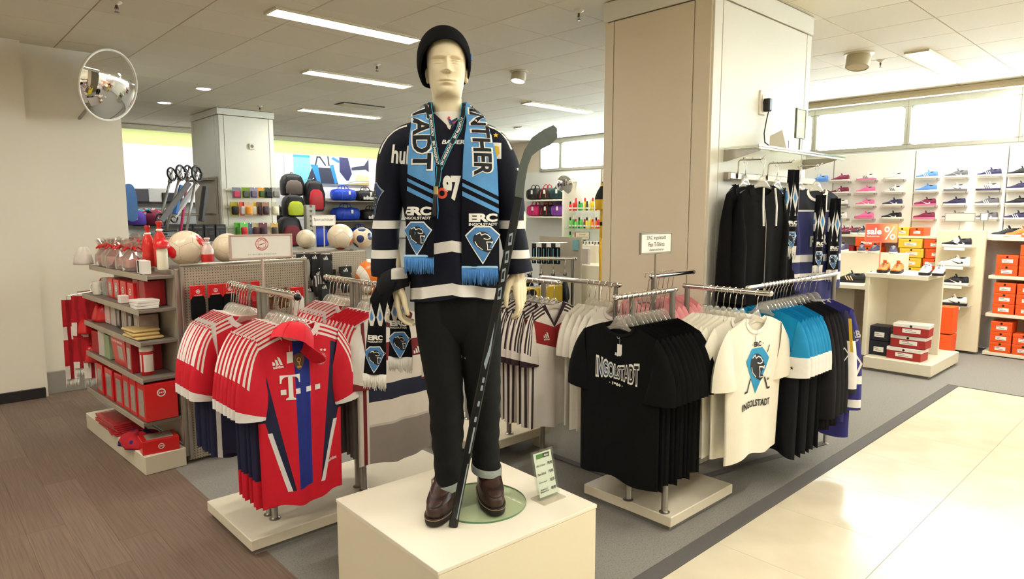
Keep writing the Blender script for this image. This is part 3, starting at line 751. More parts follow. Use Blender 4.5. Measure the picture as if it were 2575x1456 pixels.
# --- second rail: red and white striped shirts, a white jersey in front
MWR = mat('white_red_jersey', (236, 228, 222), .75, noise=.03, bump=.25, bscale=500, layers=[(CR, lambda c: (c.s < .016) & (c.t > 0)), (CR, lambda c: bands(c.s, (.026, .038), (.048, .060)) & (c.t > 0.)), ((120, 112, 108), lambda c: c.v < -.45)])
MWRS = mat('white_red_sleeve', (236, 226, 220), .75, noise=.03, bump=.25, bscale=500, layers=[((214, 26, 50), lambda c: bands(c.s, (-.01, .007), (.018, .030), (.041, .053)) & (c.t < .24)), (CR, lambda c: c.t > .29)])
KWR = Kind('football_jersey', 'jersey', MWR, MWRS, MBLKC, n=3, sw=.215, cw=.215, hw=.215, L=.74, fold=.014, nk=.08, scoop=.06)
on_rail(KWR, 'Y', (1.815, 0, 1.25), [2.875, 2.915, 2.955, 2.995, 3.035, 3.075, 3.11], 0, lambda i: 'white jersey with red sleeve stripes, %s behind the white jersey with the grey hem' % ORD[i], 'white and red jerseys on the second rail', lambda i: 'on the second rail, %s white and red jersey' % ORD[i])
on_rail(KBAY2, 'Y', (1.815, 0, 1.25), [3.25, 3.29, 3.33, 3.37, 3.41, 3.45, 3.49], 0, lambda i: 'red jersey on the far half of the second rail, %s from its post' % ORD[i], 'red jerseys at the far half of the second rail', lambda i: 'on the far second rail, %s from its post' % ORD[i])
DR = (120, 28, 38)
MGER2 = mat('white_jersey_grey_hem', (234, 226, 218), .75, noise=.02, bump=.25, bscale=500, layers=[(DR, lambda c: c.v.rng(-.36, -.27)), ((30, 36, 60), lambda c: c.v.rng(-.56, -.475)), ((150, 140, 136), lambda c: c.v < -.68), ((206, 198, 192), lambda c: (c.v + .68).abs() < .006), ((226, 220, 212), lambda c: c.u < -.165), (DR, lambda c: (c.u + .185).abs() < .009)])
MGS2 = mat('white_jersey_sleeve', (234, 226, 218), .75, noise=.02, bump=.25, bscale=500, layers=[(DR, lambda c: c.t > .285)])
MDRC = mat('dark_red_rib_collar', (96, 26, 36), .8, noise=.03)
KG2 = Kind('football_jersey', 'jersey', MGER2, MGS2, MDRC, n=1, sw=.22, cw=.22, hw=.22, L=.76, fold=.010, nk=.08, scoop=.06)
tg, gg = on_rail(KG2, 'Y', (1.815, 0, 1.25), [2.815], 0, lambda i: 'white jersey with a dark red chest band and grey hem behind the hand scarf', None, lambda i: 'over the white jersey with the grey hem', jitter=0)[0]
printed('jersey_print', [(join(three_bars(.05, (.12, -.35)), star2(.012, (.02, -.31))), INKW)], gg.front(), tg)
# sign on its pole above the first rail
crest = red_club_crest(.036, (0, .014))
sign_board('rack_sign', 'framed white sign with a round red club crest on the red jersey rack', (1.29, 3.145, 1.40), .305, .118,
           [(join(ring(.031, .0285, (0, .012)), ring(.020, .0185, (0, .012))), INKR), (join(arc_text('FC BAYERN', .0242, .0085, (0, .012), PI / 2, .27), arc_text('MÜNCHEN', .0242, .0085, (0, .012), -PI / 2, .30, True)), INKR),
            (join(*[move(poly([(-.5, -.5), (.1, -.5), (.5, .5), (-.1, .5)]), (-.010 + .0066 * i, .012 + .002 * (i - 1.5)), .006) for i in range(4)]), INKR), (fit(text2d('FC BAYERN MÜNCHEN', 1, 0, 1.4), .135, .0075, (0, -.036)), INKG)], mat('rose_sign_frame', (196, 172, 160), .4, .3, noise=.02), pole=.16)
# --- red cap hung on the front of the first rail
t = thing('baseball_cap', 'red baseball cap hung over the collar of the front striped jersey', 'cap', (1.245, 2.755, 1.045), (rad(-14), rad(28), rad(8)))
CAPM = mat('red_cap_cloth', (224, 26, 48), .7, noise=.04, bump=.3, bscale=500)
R = []
for i in range(9):
    a = i / 8 * PI / 2; R.append([(.098 * cos(a) * cos(2 * PI * k / 24), .085 * cos(a) * sin(2 * PI * k / 24), .105 * sin(a) ** .9 * (1 + .05 * cos(2 * PI * k / 24))) for k in range(24)])
b = MB(); b.loft(R, cap=False); part('crown', b, CAPM, t, smooth=True)
b = MB(); o_, i_ = [], []
for k in range(13):
    a = -PI / 2 * .92 + PI * .92 * k / 12
    o_.append((.085 + .085 * cos(a) ** .8 if cos(a) > 0 else .085, .088 * sin(a) * 1.0)); i_.append((.094 * cos(a), .082 * sin(a)))
rings = []
for (ox, oy), (ix, iy) in zip(o_, i_):
    zo = -.012 - .6 * oy * oy - .20 * (ox - .08); zi = .002 - .2 * iy * iy
    rings.append([(ix, iy, zi + .002), (ox, oy, zo + .002), (ox, oy, zo - .002), (ix, iy, zi - .002)])
b.loft(rings); part('peak', b, CAPM, t, smooth=30)
b = MB(); b.lathe([(.001, .106), (.008, .105), (.006, .110), (.001, .112)], 8); part('button', b, CAPM, t)
for k in range(6):
    b = MB(); b.tube([(.0985 * cos(a) * cos(PI / 6 + k * PI / 3), .0855 * cos(a) * sin(PI / 6 + k * PI / 3), .1052 * sin(a) ** .9) for a in [PI / 2 * j / 8 for j in range(8)]], .0012, 4); part('seam', b, CAPM, t)

# --- black t-shirts
t = thing('clothes_rack', 'two armed chrome rack on a cream base under the black t-shirts', 'clothes rack', (0, 0, 0))
rack_base(t, 2.77, 3.39, 1.79, 2.37)
post(t, 3.14, 2.06, 1.2); post(t, 2.785, 2.07, 1.18); post(t, 3.16, 2.20, 1.26); post(t, 2.80, 1.85, .55)
rail(t, (2.64, 2.06, 1.195), (3.155, 2.06, 1.195)); rail(t, (3.145, 2.20, 1.26), (3.56, 2.20, 1.26))
BK = (11, 12, 13)
MBT = mat('black_jersey_cotton', BK, .85, noise=.06, bump=.25, bscale=500, spec=.2)
KBT = Kind('t_shirt', 't-shirt', MBT, MBT, mat('black_rib_collar', (14, 15, 16), .85, noise=.05, spec=.2), n=3, sw=.235, cw=.245, hw=.245, L=.80, fold=.013, nk=.085, scoop=.05, slen=.30, slw=.19, splay=.10, zn=-.135, collar=.012)
bl = on_rail(KBT, 'X', (0, 2.06, 1.195), [2.67, 2.715, 2.755, 2.81, 2.845, 2.885, 2.925, 2.965, 3.01, 3.05], -PI / 2, lambda i: 'black t-shirt, %s from the front of its rack%s' % (ORD[i], ', with white outline lettering' if i == 0 else ''), 'black t-shirts', lambda i: 'holding the %s black t-shirt from the front' % ORD[i], scale=(1.04, 1, 1.02), jitter=.03)
t0, g0 = bl[0]; F0 = g0.front()
nm = text2d('INGOLSTADT', 1, .018, 1.0)
def arch(sh): return [(x, y * (1 + .55 * min(1, abs(x / .105)) ** 1.5) - .01 * (1 - abs(x / .105))) for x, y in sh[0]], sh[1]
big = arch(fit(text2d('INGOLSTADT', 1, .075, 1.0), .262, .076)); small = arch(fit(text2d('INGOLSTADT', 1, .012, 1.03), .254, .060))
mv = lambda sh, a: move(sh, a)
printed('shirt_print', [(mv(big, (.005, -.368)), INKW), (mv(small, (.005, -.3685)), mat('steel_blue_ink', (64, 92, 110), .6, noise=.02, layers=[((20, 24, 28), lambda c: (c.x > -.005))])),
    (fit(text2d('ERC', 1, .05), .038, .014, (.005, -.287)), INKW), (fit(text2d('· 1964 ·', 1, .06), .085, .017, (.0, -.440)), INKW)], F0, t0, 'white outline lettering', L=.03)
printed('neck_print', [(ring(.009, .006, (0, -.20)), INKSIL)], F0, t0)
price_tag(t0, F0(.012, -.225, .004))
for i in (3, 6, 8):
    tt, g2 = bl[i]; b = MB(); b.box((g2.sw + g2.splay + .012 - 0.05, -.045, g2.zs - g2.slen + .03), (.02, .002, .014)); part('sleeve_badge', b, INKSIL, tt)
# pink t-shirts on the higher arm
MPK = mat('pink_cotton', (236, 164, 166), .85, noise=.03, bump=.25, bscale=500)
KPK = Kind('t_shirt', 't-shirt', MPK, MPK, MPK, n=2, sw=.20, cw=.20, hw=.20, L=.62, fold=.014, slen=.20)
on_rail(KPK, 'X', (0, 2.27, 1.26), [3.2, 3.25, 3.30, 3.35, 3.40, 3.45], -PI / 2, lambda i: 'pink t-shirt behind the black t-shirts, %s from the rack post' % ORD[i], 'pink t-shirts', lambda i: 'over the %s pink t-shirt' % ORD[i])
fitl = lambda s, w, h, at, b=.0: (fit(text2d(s, 1, b), w, h, at), INKG)
sign_board('rack_sign', 'framed white sign naming the fan t-shirts above the black t-shirt rack', (3.07, 2.13, 1.395), .295, .118,
           [fitl('ERC Ingolstadt', .18, .026, (0, .028), .01), fitl('Fan T-Shirts', .15, .024, (0, -.006), .01), fitl('Damen und Herren', .13, .013, (0, -.035), .01)], mat('grey_sign_frame', (150, 142, 126), .4, .3, noise=.02), pole=.2)
# --- white t-shirts between the column and the white jerseys
t = thing('clothes_rack', 'chrome rack of plain white t-shirts beside the cream column', 'clothes rack')
rail(t, (3.12, 2.42, 1.195), (3.12, 3.05, 1.195)); post(t, 3.12, 3.04, 1.195, z0=0.); post(t, 3.12, 2.44, 1.195, r=.013, z0=0.)
b = MB(); b.box((3.12, 2.74, .004), (.05, .66, .008), ch=.002); part('foot', b, STRIP, t)
MWT = mat('white_cotton', (236, 230, 218), .85, noise=.02, bump=.25, bscale=500)
MWTC = mat('white_cotton_rib', (232, 226, 214), .85, noise=.03)
KWT = Kind('t_shirt', 't-shirt', MWT, MWT, MWTC, n=3, sw=.215, cw=.22, hw=.22, L=.74, fold=.016, slen=.24, slw=.16)
on_rail(KWT, 'Y', (3.12, 0, 1.195), [2.46, 2.51, 2.555, 2.60, 2.645], 0, lambda i: 'plain white t-shirt left of the black ones, %s from the column side' % ORD[i], 'plain white t-shirts', lambda i: 'over the %s plain white t-shirt' % ORD[i])
# --- white jerseys with black stripes
t = thing('clothes_rack', 'rack with a cream footed base under the white black-striped jerseys', 'clothes rack')
b = MB(); b.box((2.93, 3.42, .12), (.64, .64, .06), ch=.004); part('base', b, BASEW, t)
for sx in (-1, 1):
    for sy in (-1, 1): b = MB(); b.box((2.93 + sx * .27, 3.42 + sy * .27, .045), (.06, .06, .09), ch=.003); part('foot', b, BASEW, t)
post(t, 2.92, 3.16, 1.2, z0=.15); post(t, 2.92, 3.6, 1.2, z0=.15); rail(t, (2.915, 2.72, 1.2), (2.915, 3.70, 1.2))
BD = (46, 26, 34)
MGE = mat('white_jersey_red_v', (236, 228, 220), .75, noise=.02, bump=.25, bscale=500, layers=[
    ((156, 30, 34), lambda c: (c.v < (c.u.abs() * .34 - .275)) & (c.v > (c.u.abs() * .30 - .40))), ((70, 58, 58), lambda c: (c.u.abs() - .188).abs() < .008), (BD, STR3)])
MGES = mat('white_sleeve_black_stripes', (236, 228, 220), .75, noise=.02, bump=.25, bscale=500, layers=[(BD, lambda c: bands(c.s, (.008, .017), (.027, .036), (.046, .055)) & (c.t < .24)), (BD, lambda c: c.t > .292)])
KGE = Kind('football_jersey', 'jersey', MGE, MGES, mat('dark_rib_collar', BD, .8, noise=.03), n=3, sw=.215, cw=.21, hw=.21, L=.76, fold=.014, scoop=.13, vneck=True, nk=.085)
ge = on_rail(KGE, 'Y', (2.915, 0, 1.2), [2.755, 2.82, 2.875, 2.92, 2.97, 3.02, 3.07, 3.12], 0, lambda i: 'white jersey with black shoulder stripes and red chest, %s from the front' % ORD[i], 'white jerseys with black stripes', lambda i: 'over the %s black-striped white jersey' % ORD[i])
price_tag(ge[0][0], (.085, -.04, -.22)); F0 = ge[0][1].front()
printed('jersey_print', [(sport_logo(.05, (-.09, -.33)), INKW)], F0, ge[0][0]); printed('jersey_print', [(disc(.024, (.09, -.33)), INKW), (ring(.022, .018, (.09, -.33)), INKG)], F0, ge[0][0])

# --- corner rack at the aisle: white logo t-shirts, blue and black shirts, hoodies, jerseys
t = thing('clothes_rack', 'angled chrome corner rack at the stone aisle with logo t-shirts and sweatshirts', 'clothes rack')
rail(t, (3.335, 1.60, 1.2), (3.335, 2.10, 1.2)); rail(t, (3.50, 1.80, 1.20), (4.72, 1.80, 1.20), .0145)
post(t, 3.335, 2.09, 1.2, .015, 0.); post(t, 4.70, 1.80, 1.2, .015, 0.)
b = MB(); b.box((4.05, 1.95, .004), (1.36, .05, .008), ch=.002, rz=-.22); part('foot', b, STRIP, t)
WT2 = Kind('t_shirt', 't-shirt', mat('warm_white_cotton', (238, 232, 214), .85, noise=.02, bump=.25, bscale=500), MC['warm_white_cotton'], MWTC, n=3, sw=.245, cw=.25, hw=.235, L=.74, fold=.013, slen=.29, slw=.20, splay=.11, zn=-.13, collar=.016)
wl = on_rail(WT2, 'Y', (3.335, 0, 1.2), [1.665, 1.75, 1.79, 1.825, 1.86, 1.90, 1.94, 1.975], -.10, lambda i: 'white t-shirt on the corner rack, %s from the aisle%s' % (ORD[i], ', with a blue predator crest' if i == 0 else ''), 'white t-shirts on the corner rack', lambda i: 'over the %s logo rack white t-shirt' % ORD[i], scale=(1.06, 1, 1.02), jitter=.03)
t0, g0 = wl[0]; F0 = g0.front()
printed('shirt_print', cat_crest(.215, (-.005, -.400), CRT, INKW, mat('dark_crest_ink', (22, 26, 34), .6, noise=.02))[1:] +
    [(join(fit(text2d('· ERC ·', 1, .04), .10, .026, (0, -.272)), fit(text2d('INGOLSTADT', 1, .03), .27, .038, (-.005, -.590)), stroke([(.065, -.455), (.095, -.515), (.12, -.515)], .010), stroke([(-.065, -.455), (-.095, -.515), (-.12, -.515)], .010), stroke([(.08, -.32), (.10, -.285)], .006), fit(text2d('64', 1, .03), .026, .014, (.10, -.465))), MC['dark_crest_ink'])], F0, t0, 'blue predator crest between hockey sticks', L=.03)
printed('shirt_print', [(rect(.036, .024, (0, -.176)), INKB)], F0, t0, 'black neck label'); price_tag(t0, F0(.0, -.215, .004))
printed('shirt_print', [(rect(.03, .005, (0, -.17)), INKW)], lambda x, y, l: F0(x, y, l + .0014), t0)
MTEAL = mat('teal_black_shirt', (18, 19, 22), .85, noise=.05, bump=.3, bscale=400, spec=.2, layers=[((16, 132, 182), lambda c: c.v > -.345)])
MTEALS = mat('teal_white_sleeve', (16, 132, 182), .85, noise=.05, bump=.3, bscale=400, layers=[((234, 230, 224), lambda c: c.v < -.375)])
KTL = Kind('sweatshirt', 'shirt', MTEAL, MTEALS, MC['teal_black_shirt'], n=3, sw=.22, cw=.225, hw=.225, L=.82, fold=.022, slen=.30, slw=.17, D=.028, splay=.06, zn=-.13)
tl = on_rail(KTL, 'X', (0, 1.80, 1.20), [3.67, 3.72, 3.765, 3.81, 3.85, 3.89, 3.93, 3.97], -PI / 2, lambda i: 'shirt with teal shoulders, white sleeve ends and black body, %s on the corner rack' % ORD[i], 'teal and black shirts on the corner rack', lambda i: 'over the %s teal and black shirt' % ORD[i], scale=(1.06, 1, 1.02), jitter=.05)
for i in (0, 2, 4):
    tt, g2 = tl[i]; b = MB(); b.prism(star2(.011)[0], .002, 0, Matrix.Translation((g2.sw + g2.splay - .08, -.050, g2.zs - g2.slen + .05)) @ Matrix.Rotation(PI / 2, 4, 'X')); part('button_star', b, INKB, tt)
MHD = mat('charcoal_fleece', (30, 28, 30), .9, noise=.08, bump=.3, bscale=400, spec=.15)
KHD = Kind('hooded_sweatshirt', 'hoodie', MHD, MHD, MHD, n=2, sw=.23, cw=.24, hw=.235, L=.74, fold=.018, slen=.60, slw=.13, D=.035, splay=.06, zn=-.13, collar=.03)
hd = on_rail(KHD, 'X', (0, 1.80, 1.20), [4.03, 4.09, 4.15, 4.21], -PI / 2, lambda i: 'charcoal hooded sweatshirt, %s behind the teal shirts' % ORD[i], 'charcoal hoodies on the corner rack', lambda i: 'over the %s charcoal hoodie' % ORD[i], scale=(1.06, 1, 1.02))
printed('sleeve_print', [(poly([(-.03, 0), (0, .04), (.03, 0), (0, -.05)], [(-.022, 0), (0, -.04), (.022, 0), (0, .03)]), INKW)], plane_fn((.275, -.056, -.42), (1, 0, 0), (0, 0, 1), (0, -1, 0)), hd[3][0])
for tt, g in hd:
    b = MB(); R = []
    for i in range(9):
        a = -PI / 2 + PI * i / 8; x = .105 * sin(a); R.append([(x + .015 * cos(p), .035 + .03 * sin(p) + .02 * cos(a), -.135 - .02 * abs(sin(a)) - .05 * (cos(p) < 0) * cos(a)) for p in [2 * PI * k / 8 for k in range(8)]])
    b.loft(R); part('hood', b, MHD, tt, smooth=True)
MJW = mat('navy_white_jersey', (42, 42, 108), .75, noise=.03, bump=.25, bscale=500, layers=[((234, 232, 228), lambda c: c.v < -.34), ((20, 20, 30), lambda c: c.v.rng(-.70, -.64)), ((42, 42, 108), lambda c: (c.v < -.80))])
MJWS = mat('white_lower_sleeve', (34, 34, 62), .75, noise=.03, bump=.25, bscale=500, layers=[((236, 232, 228), lambda c: c.v < -.36), ((24, 22, 30), lambda c: c.v.rng(-.70, -.655)), ((236, 232, 228), lambda c: c.v.rng(-.655, -.60))])
KJW = Kind('hockey_jersey', 'jersey', MJW, MJWS, MBLKC, n=1, sw=.235, cw=.24, hw=.24, L=.74, fold=.018, slen=.50, slw=.18, D=.03, zn=-.13)
jw = on_rail(KJW, 'X', (0, 1.80, 1.20), [4.30], -PI / 2, lambda i: 'hockey jersey with dark shoulders and white lower sleeves beside the hoodies', None, lambda i: 'over the jersey with white lower sleeves', scale=(1.06, 1, 1.02))
b = MB(); b.prism([(-.008, 0), (.008, 0), (.020, -.12), (.03, -.20), (.014, -.20), (.004, -.12)], .004, 0, Matrix.Translation((.265, -.058, -.22)) @ Matrix.Rotation(PI / 2, 4, 'X')); part('sleeve_stripe', b, INKY, jw[0][0])
MJN = mat('navy_hockey_jersey', (44, 42, 118), .75, noise=.03, bump=.25, bscale=500, layers=[((234, 232, 228), lambda c: bands(c.v, (-.64, -.59), (-.79, -.74)))])
KJN = Kind('hockey_jersey', 'jersey', MJN, MJN, MBLKC, n=1, sw=.235, cw=.24, hw=.24, L=.86, fold=.018, slen=.62, slw=.18, D=.03, zn=-.13)
jn = on_rail(KJN, 'X', (0, 1.80, 1.20), [4.39], -PI / 2, lambda i: 'navy hockey jersey with white bands at the end of the corner rack', None, lambda i: 'over the last navy jersey of the corner rack', scale=(1.06, 1, 1.02))
SLF = plane_fn((.25, -.062, 0), (1, 0, 0), (0, 0, 1), (0, -1, 0))
printed('sleeve_print', [(fit(text2d('AIRB', 1, .03), .10, .045, (0, -.33), .25), INKW), (disc(.018, (-.06, -.36)), INKW), (fit(text2d('GROUP', 1, .02), .06, .014, (.012, -.365), .25), INKW)], SLF, jn[0][0], 'white sponsor lettering')
printed('sleeve_print', [(poly([(-.07, -.48), (.02, -.43), (.07, -.50), (.03, -.62)], [(-.055, -.485), (.025, -.605), (.057, -.50), (.017, -.445)]), INKW), (poly(move((CAT, ()), (0, -.51), .09)[0]), INKW)], SLF, jn[0][0], 'white crest outline')

# ------------------------------------------------------------------ wall unit on the column: glass shelf, rail, hooks and fan wear
WY = 2.20
t = thing('glass_shelf', 'glass wall shelf on steel brackets on the column', 'shelf')
b = MB(); b.box((4.46, 2.065, 2.02), (1.32, .27, .008)); part('glass_sheet', b, GLASS, t)
b = MB(); b.box((4.46, 1.929, 2.02), (1.32, .004, .009)); part('glass_edge', b, EDGEG, t)
b = MB(); b.box((4.46, 1.94, 2.006), (1.30, .02, .012), ch=.002); part('light_strip', b, mat('pale_shelf_trim', (230, 226, 208), .4, noise=.02), t)
for x in (3.86, 5.0):
    b = MB(); b.prism([(0, -.002), (-.25, -.002), (-.25, -.02), (-.03, -.075), (0, -.075)], .006, 0, Matrix.Translation((x, WY - .005, 2.015)) @ Matrix(((0, 0, 1, 0), (1, 0, 0, 0), (0, 1, 0, 0), (0, 0, 0, 1)))); part('bracket', b, STEEL, t)
t = thing('wall_rail', 'chrome hanging rail on the column under the glass shelf', 'rail')
b = MB(); b.box((4.48, 2.14, 1.85), (1.26, .02, .042), ch=.004); part('rail', b, CHROME, t)
for x in (3.88, 5.0): b = MB(); b.box((x, 2.175, 1.85), (.02, .06, .05), ch=.003); part('bracket', b, STEEL, t)
for k, x in enumerate((3.93, 4.33, 4.77)):
    h = thing('display_hook', 'angled chrome display arm on the wall rail, %s from the column corner' % ORD[k], 'hook', (x, 2.14, 1.865), 0, 'chrome display arms')
    b = MB(); b.tube([(0, -.012, -.03), (0, -.016, .02), (0, -.018, .075), (.0, -.03, .085), (.0, -.17, .082), (.0, -.195, .10)], .005, 8); part('arm', b, CHROME, h, smooth=True)
    for q in (-.02, -.08, -.13): b = MB(); b.tube([(0, -.03 + q, .085 + q * .03), (0, -.03 + q, .098 + q * .03)], .004, 6); part('peg', b, CHROME, h)
MJK = mat('black_fleece', (19, 18, 19), .92, noise=.08, bump=.3, bscale=350, spec=.15)
KJK = Kind('hooded_jacket', 'jacket', MJK, MJK, MJK, n=3, sw=.20, cw=.225, hw=.225, L=.86, fold=.018, slen=.66, slw=.12, D=.035, splay=.04, zn=-.15, collar=.035, drop=.06)
RW = -PI / 2
WP = []
def wall_piece(kind, x, y, z, label, k=0, sc=(1, 1, 1), rot=RW, grp=None):
    hanger((x, y, z), rot, '%s one on the column display arms' % ORD[len(WP)], 1.); WP.append(1); return kind.put((x, y, z), rot, label, k, grp, sc)
jk = [wall_piece(KJK, 3.92, 2.07, 1.945, 'black fleece jacket nearest the column corner', 0, rot=-.05), wall_piece(KJK, 3.94, 1.965, 1.94, 'black zipped jacket in front of the black fleece jacket', 1, rot=-.25),
      wall_piece(KJK, 4.33, 2.06, 1.94, 'black hooded jacket with a blue lined collar beside the diamond scarf', 2, rot=-.1)]
b = MB(); b.tube([jk[1][1].front()(0, z, .003) for z in [-.22 - .06 * i for i in range(11)]], .0035, 6); part('zip', b, STEEL, jk[1][0]); b = MB(); b.box(jk[1][1].front()(0, -.80, .006), (.012, .005, .04), ch=.002); part('zip_puller', b, CHROME, jk[1][0])
BLC = mat('blue_lining', (40, 84, 128), .85, noise=.06, bump=.3)
b = MB()
for s in (-1, 1): b.loft([[(s * .02, -.05, -.17), (s * .085, -.045, -.17), (s * .085, -.055, -.17), (s * .02, -.06, -.17)], [(s * .012, -.06, -.30), (s * .06, -.06, -.30), (s * .06, -.07, -.30), (s * .012, -.07, -.30)]])
part('collar_lining', b, BLC, jk[2][0])
b = MB()
for s in (-1, 1): b.tube([(s * .05, -.055, -.17), (s * .06, -.065, -.28), (s * .055, -.07, -.40)], .006, 8)
part('drawstring', b, INKW, jk[1][0])
MJV = mat('navy_fan_jersey', (36, 40, 96), .75, noise=.03, bump=.25, bscale=500, layers=[((18, 20, 34), lambda c: c.v > -.30), ((232, 230, 226), lambda c: bands(c.v, (-.655, -.605), (-.79, -.735), (-.308, -.296)))])
KJV = Kind('hockey_jersey', 'jersey', MJV, MJV, MBLKC, n=2, sw=.225, cw=.225, hw=.225, L=.84, fold=.016, slen=.64, slw=.15, D=.03, splay=.05, zn=-.15)
jv = [wall_piece(KJV, 4.68, 2.06, 1.945, 'navy hockey jersey with white bands nearest the wall on the last display arm', 0, rot=-.1), wall_piece(KJV, 4.73, 1.965, 1.935, 'navy hockey jersey at the front of the last display arm', 1, rot=-.3)]
FJ = jv[0][1].front()
printed('jersey_print', [(fit(text2d('RB', 1, .04), .07, .045, (-.13, -.235)), INKW), (poly([(-.17, -.40), (-.07, -.32), (-.0, -.36), (-.05, -.52)], [(-.152, -.40), (-.058, -.49), (-.02, -.365), (-.075, -.345)]), INKW)], FJ, jv[0][0], 'white lettering and crest outline', L=.04)
FJ1 = jv[1][1].front(); printed('jersey_print', [(fit(text2d('FÜR', 1, .05), .18, .09, (.02, -.50)), INKW)], FJ1, jv[1][0], 'white block lettering', L=.04)
for tt, _ in jv:
    b = MB(); b.box((.02, -.06, -.24), (.045, .003, .11), ch=.001); part('paper_label', b, PAPER, tt)
def scarf_mat(name): return mat(name, (20, 21, 26), .9, noise=.06, bump=.4, bscale=260, spec=.15, layers=[
    ((228, 226, 222), lambda c: (c.v > -.30) & (((c.u * 26).mod(1.0) - .5).abs() < ((c.v * 5.5).mod(1.0) - .5).abs() * .9)),
    ((92, 150, 206), lambda c: (c.v > -.26) & (((c.u * 26).mod(1.0) - .5).abs() < ((c.v * 5.5).mod(1.0) - .5).abs() * .9 - .24)), ((20, 21, 26), lambda c: c.v > -.085)])
FRW = mat('white_fringe', (236, 232, 222), .9, noise=.04, bump=.5, bscale=200)
def fringe(w, n, l, z0, rr, r=.0032, y=0.):
    b = MB()
    for i in range(n):
        x = -w / 2 + w * (i + .5) / n; j = rr.uniform(-.3, .3) * w / n * 3; ll = l * rr.uniform(.82, 1.05)
        b.tube([(x, y, z0), (x + j * .4, y + rr.uniform(-.004, .004), z0 - ll * .5), (x + j, y + rr.uniform(-.006, .006), z0 - ll)], [r, r * 1.1, r * .5], 4)
    return b
def hung_scarf(loc, rot, w, L, label, text_z=-.42, fn_n=16):
    t = thing('fan_scarf', label, 'scarf', loc, rot); b = MB(); uv = []; n, m = 8, 26
    for side in (-1, 1):
        for j in range(m + 1):
            for i in range(n + 1):
                u = -1 + 2 * i / n; v = j / m; wv = w * (.62 + .38 * smooth(v * 2.2)); b.v.append((u * wv / 2, side * .006 + .010 * sin(5 * u + 4 * v) * (1 - .3 * v), -L * v)); uv.append((u * w / 2, -L * v))
    K = (n + 1) * (m + 1)
    for j in range(m):
        for i in range(n):
            a = j * (n + 1) + i; b.f.append((a, a + n + 1, a + n + 2, a + 1)); b.m.append(0); b.f.append((K + a, K + a + 1, K + a + n + 2, K + a + n + 1)); b.m.append(0)
        for i in (0, n): a = j * (n + 1) + i; b.f.append((a, K + a, K + a + n + 1, a + n + 1)); b.m.append(0)
    part('knit', b, scarf_mat('diamond_knit_scarf'), t, smooth=50, uvs={'uv': uv})
    fn = lambda x, z, l: (x, -.0075 - l + .010 * sin(10 * x / w + 4 * -z / L) * (1 - .3 * -z / L), z)
    printed('scarf_print', fan_block(w * .72, (0, text_z)) + cat_crest(w * .80, (0, text_z - w * .95)), fn, t, 'white lettering over a blue crest', L=.03)
    part('fringe', fringe(w * .98, fn_n, .085, -L, random.Random(3)), FRW, t, smooth=True, kind='stuff'); return t
hung_scarf((4.345, 1.955, 1.90), -.3, .115, .50, 'black scarf with blue and white diamonds hung between the jackets and jerseys', -.345)
hung_scarf((4.66, 1.90, 1.74), -.3, .105, .48, 'diamond pattern scarf hung over the front of the navy wall jersey', -.33)
hung_scarf((4.85, 1.875, 1.72), -.5, .10, .50, 'diamond pattern scarf over the last jersey on the wall rail', -.345)
# small things on and above the glass shelf
t = thing('power_socket', 'cream wall socket on the column with a black plug in it', 'socket', (4.33, WY - .012, 2.35)); b = MB(); b.box((0, 0, 0), (.085, .02, .16), ch=.006); part('cover', b, WHITE, t)
for z in (-.035, .035): b = MB(); b.lathe([(.026, .002), (.028, -.001), (.022, -.003), (.020, .004)], 16, M=Matrix.Translation((0, -.0105, z)) @ Matrix.Rotation(PI / 2, 4, 'X')); part('socket_ring', b, CREAM, t)
t = thing('power_plug', 'black power adapter plugged into the column socket with a hanging cable', 'plug', (4.345, WY - .045, 2.335)); b = MB(); b.box((0, 0, 0), (.045, .05, .085), ch=.008); part('plug_body', b, BLACKP, t)
b = MB(); b.tube([(0, -.01, -.04), (-.005, 0, -.10), (-.05, -.01, -.19), (-.055, -.02, -.25), (-.02, -.07, -.30), (.02, -.09, -.305)], .004, 6); part('cable', b, BLACKP, t, smooth=True)
t = thing('speaker_box', 'small pale angled device box on the glass shelf', 'device', (4.36, 2.07, 2.0255), rad(20)); b = MB(); b.prism([(-.055, 0), (.055, 0), (.055, .10), (-.02, .135)], .09, 0, Matrix.Translation((-.045, 0, 0)) @ Matrix(((0, 0, 1, 0), (1, 0, 0, 0), (0, 1, 0, 0), (0, 0, 0, 1)))); part('case', b, WHITE, t)
b = MB(); b.box((.02, -.058, .045), (.03, .004, .05), ch=.001); part('label', b, INKG, t)
sign_board('shelf_sign', 'small upright framed sign reading neu on the glass shelf', (4.60, 2.04, 2.125), .145, .20, [(fit(text2d('neu', 1, .02), .10, None, (.005, -.01)), INKW)], mat('dark_sign_frame', (118, 122, 96), .4, .3, noise=.02), .1, 0, mat('pale_green_card', (206, 214, 182), .6, noise=.02))
t = thing('wall_bumper', 'small clear bumper on the column beside the black jackets', 'bumper', (3.815, WY - .03, 1.39)); b = MB(); b.lathe([(.001, .03), (.03, .03), (.034, .01), (.028, -.012), (.001, -.02)], 16, M=Matrix.Rotation(PI / 2, 4, 'X')); part('knob', b, CLEAR, t, smooth=40)
b = MB(); b.box((0, .026, 0), (.06, .006, .06), ch=.002); part('backplate', b, STEEL, t)
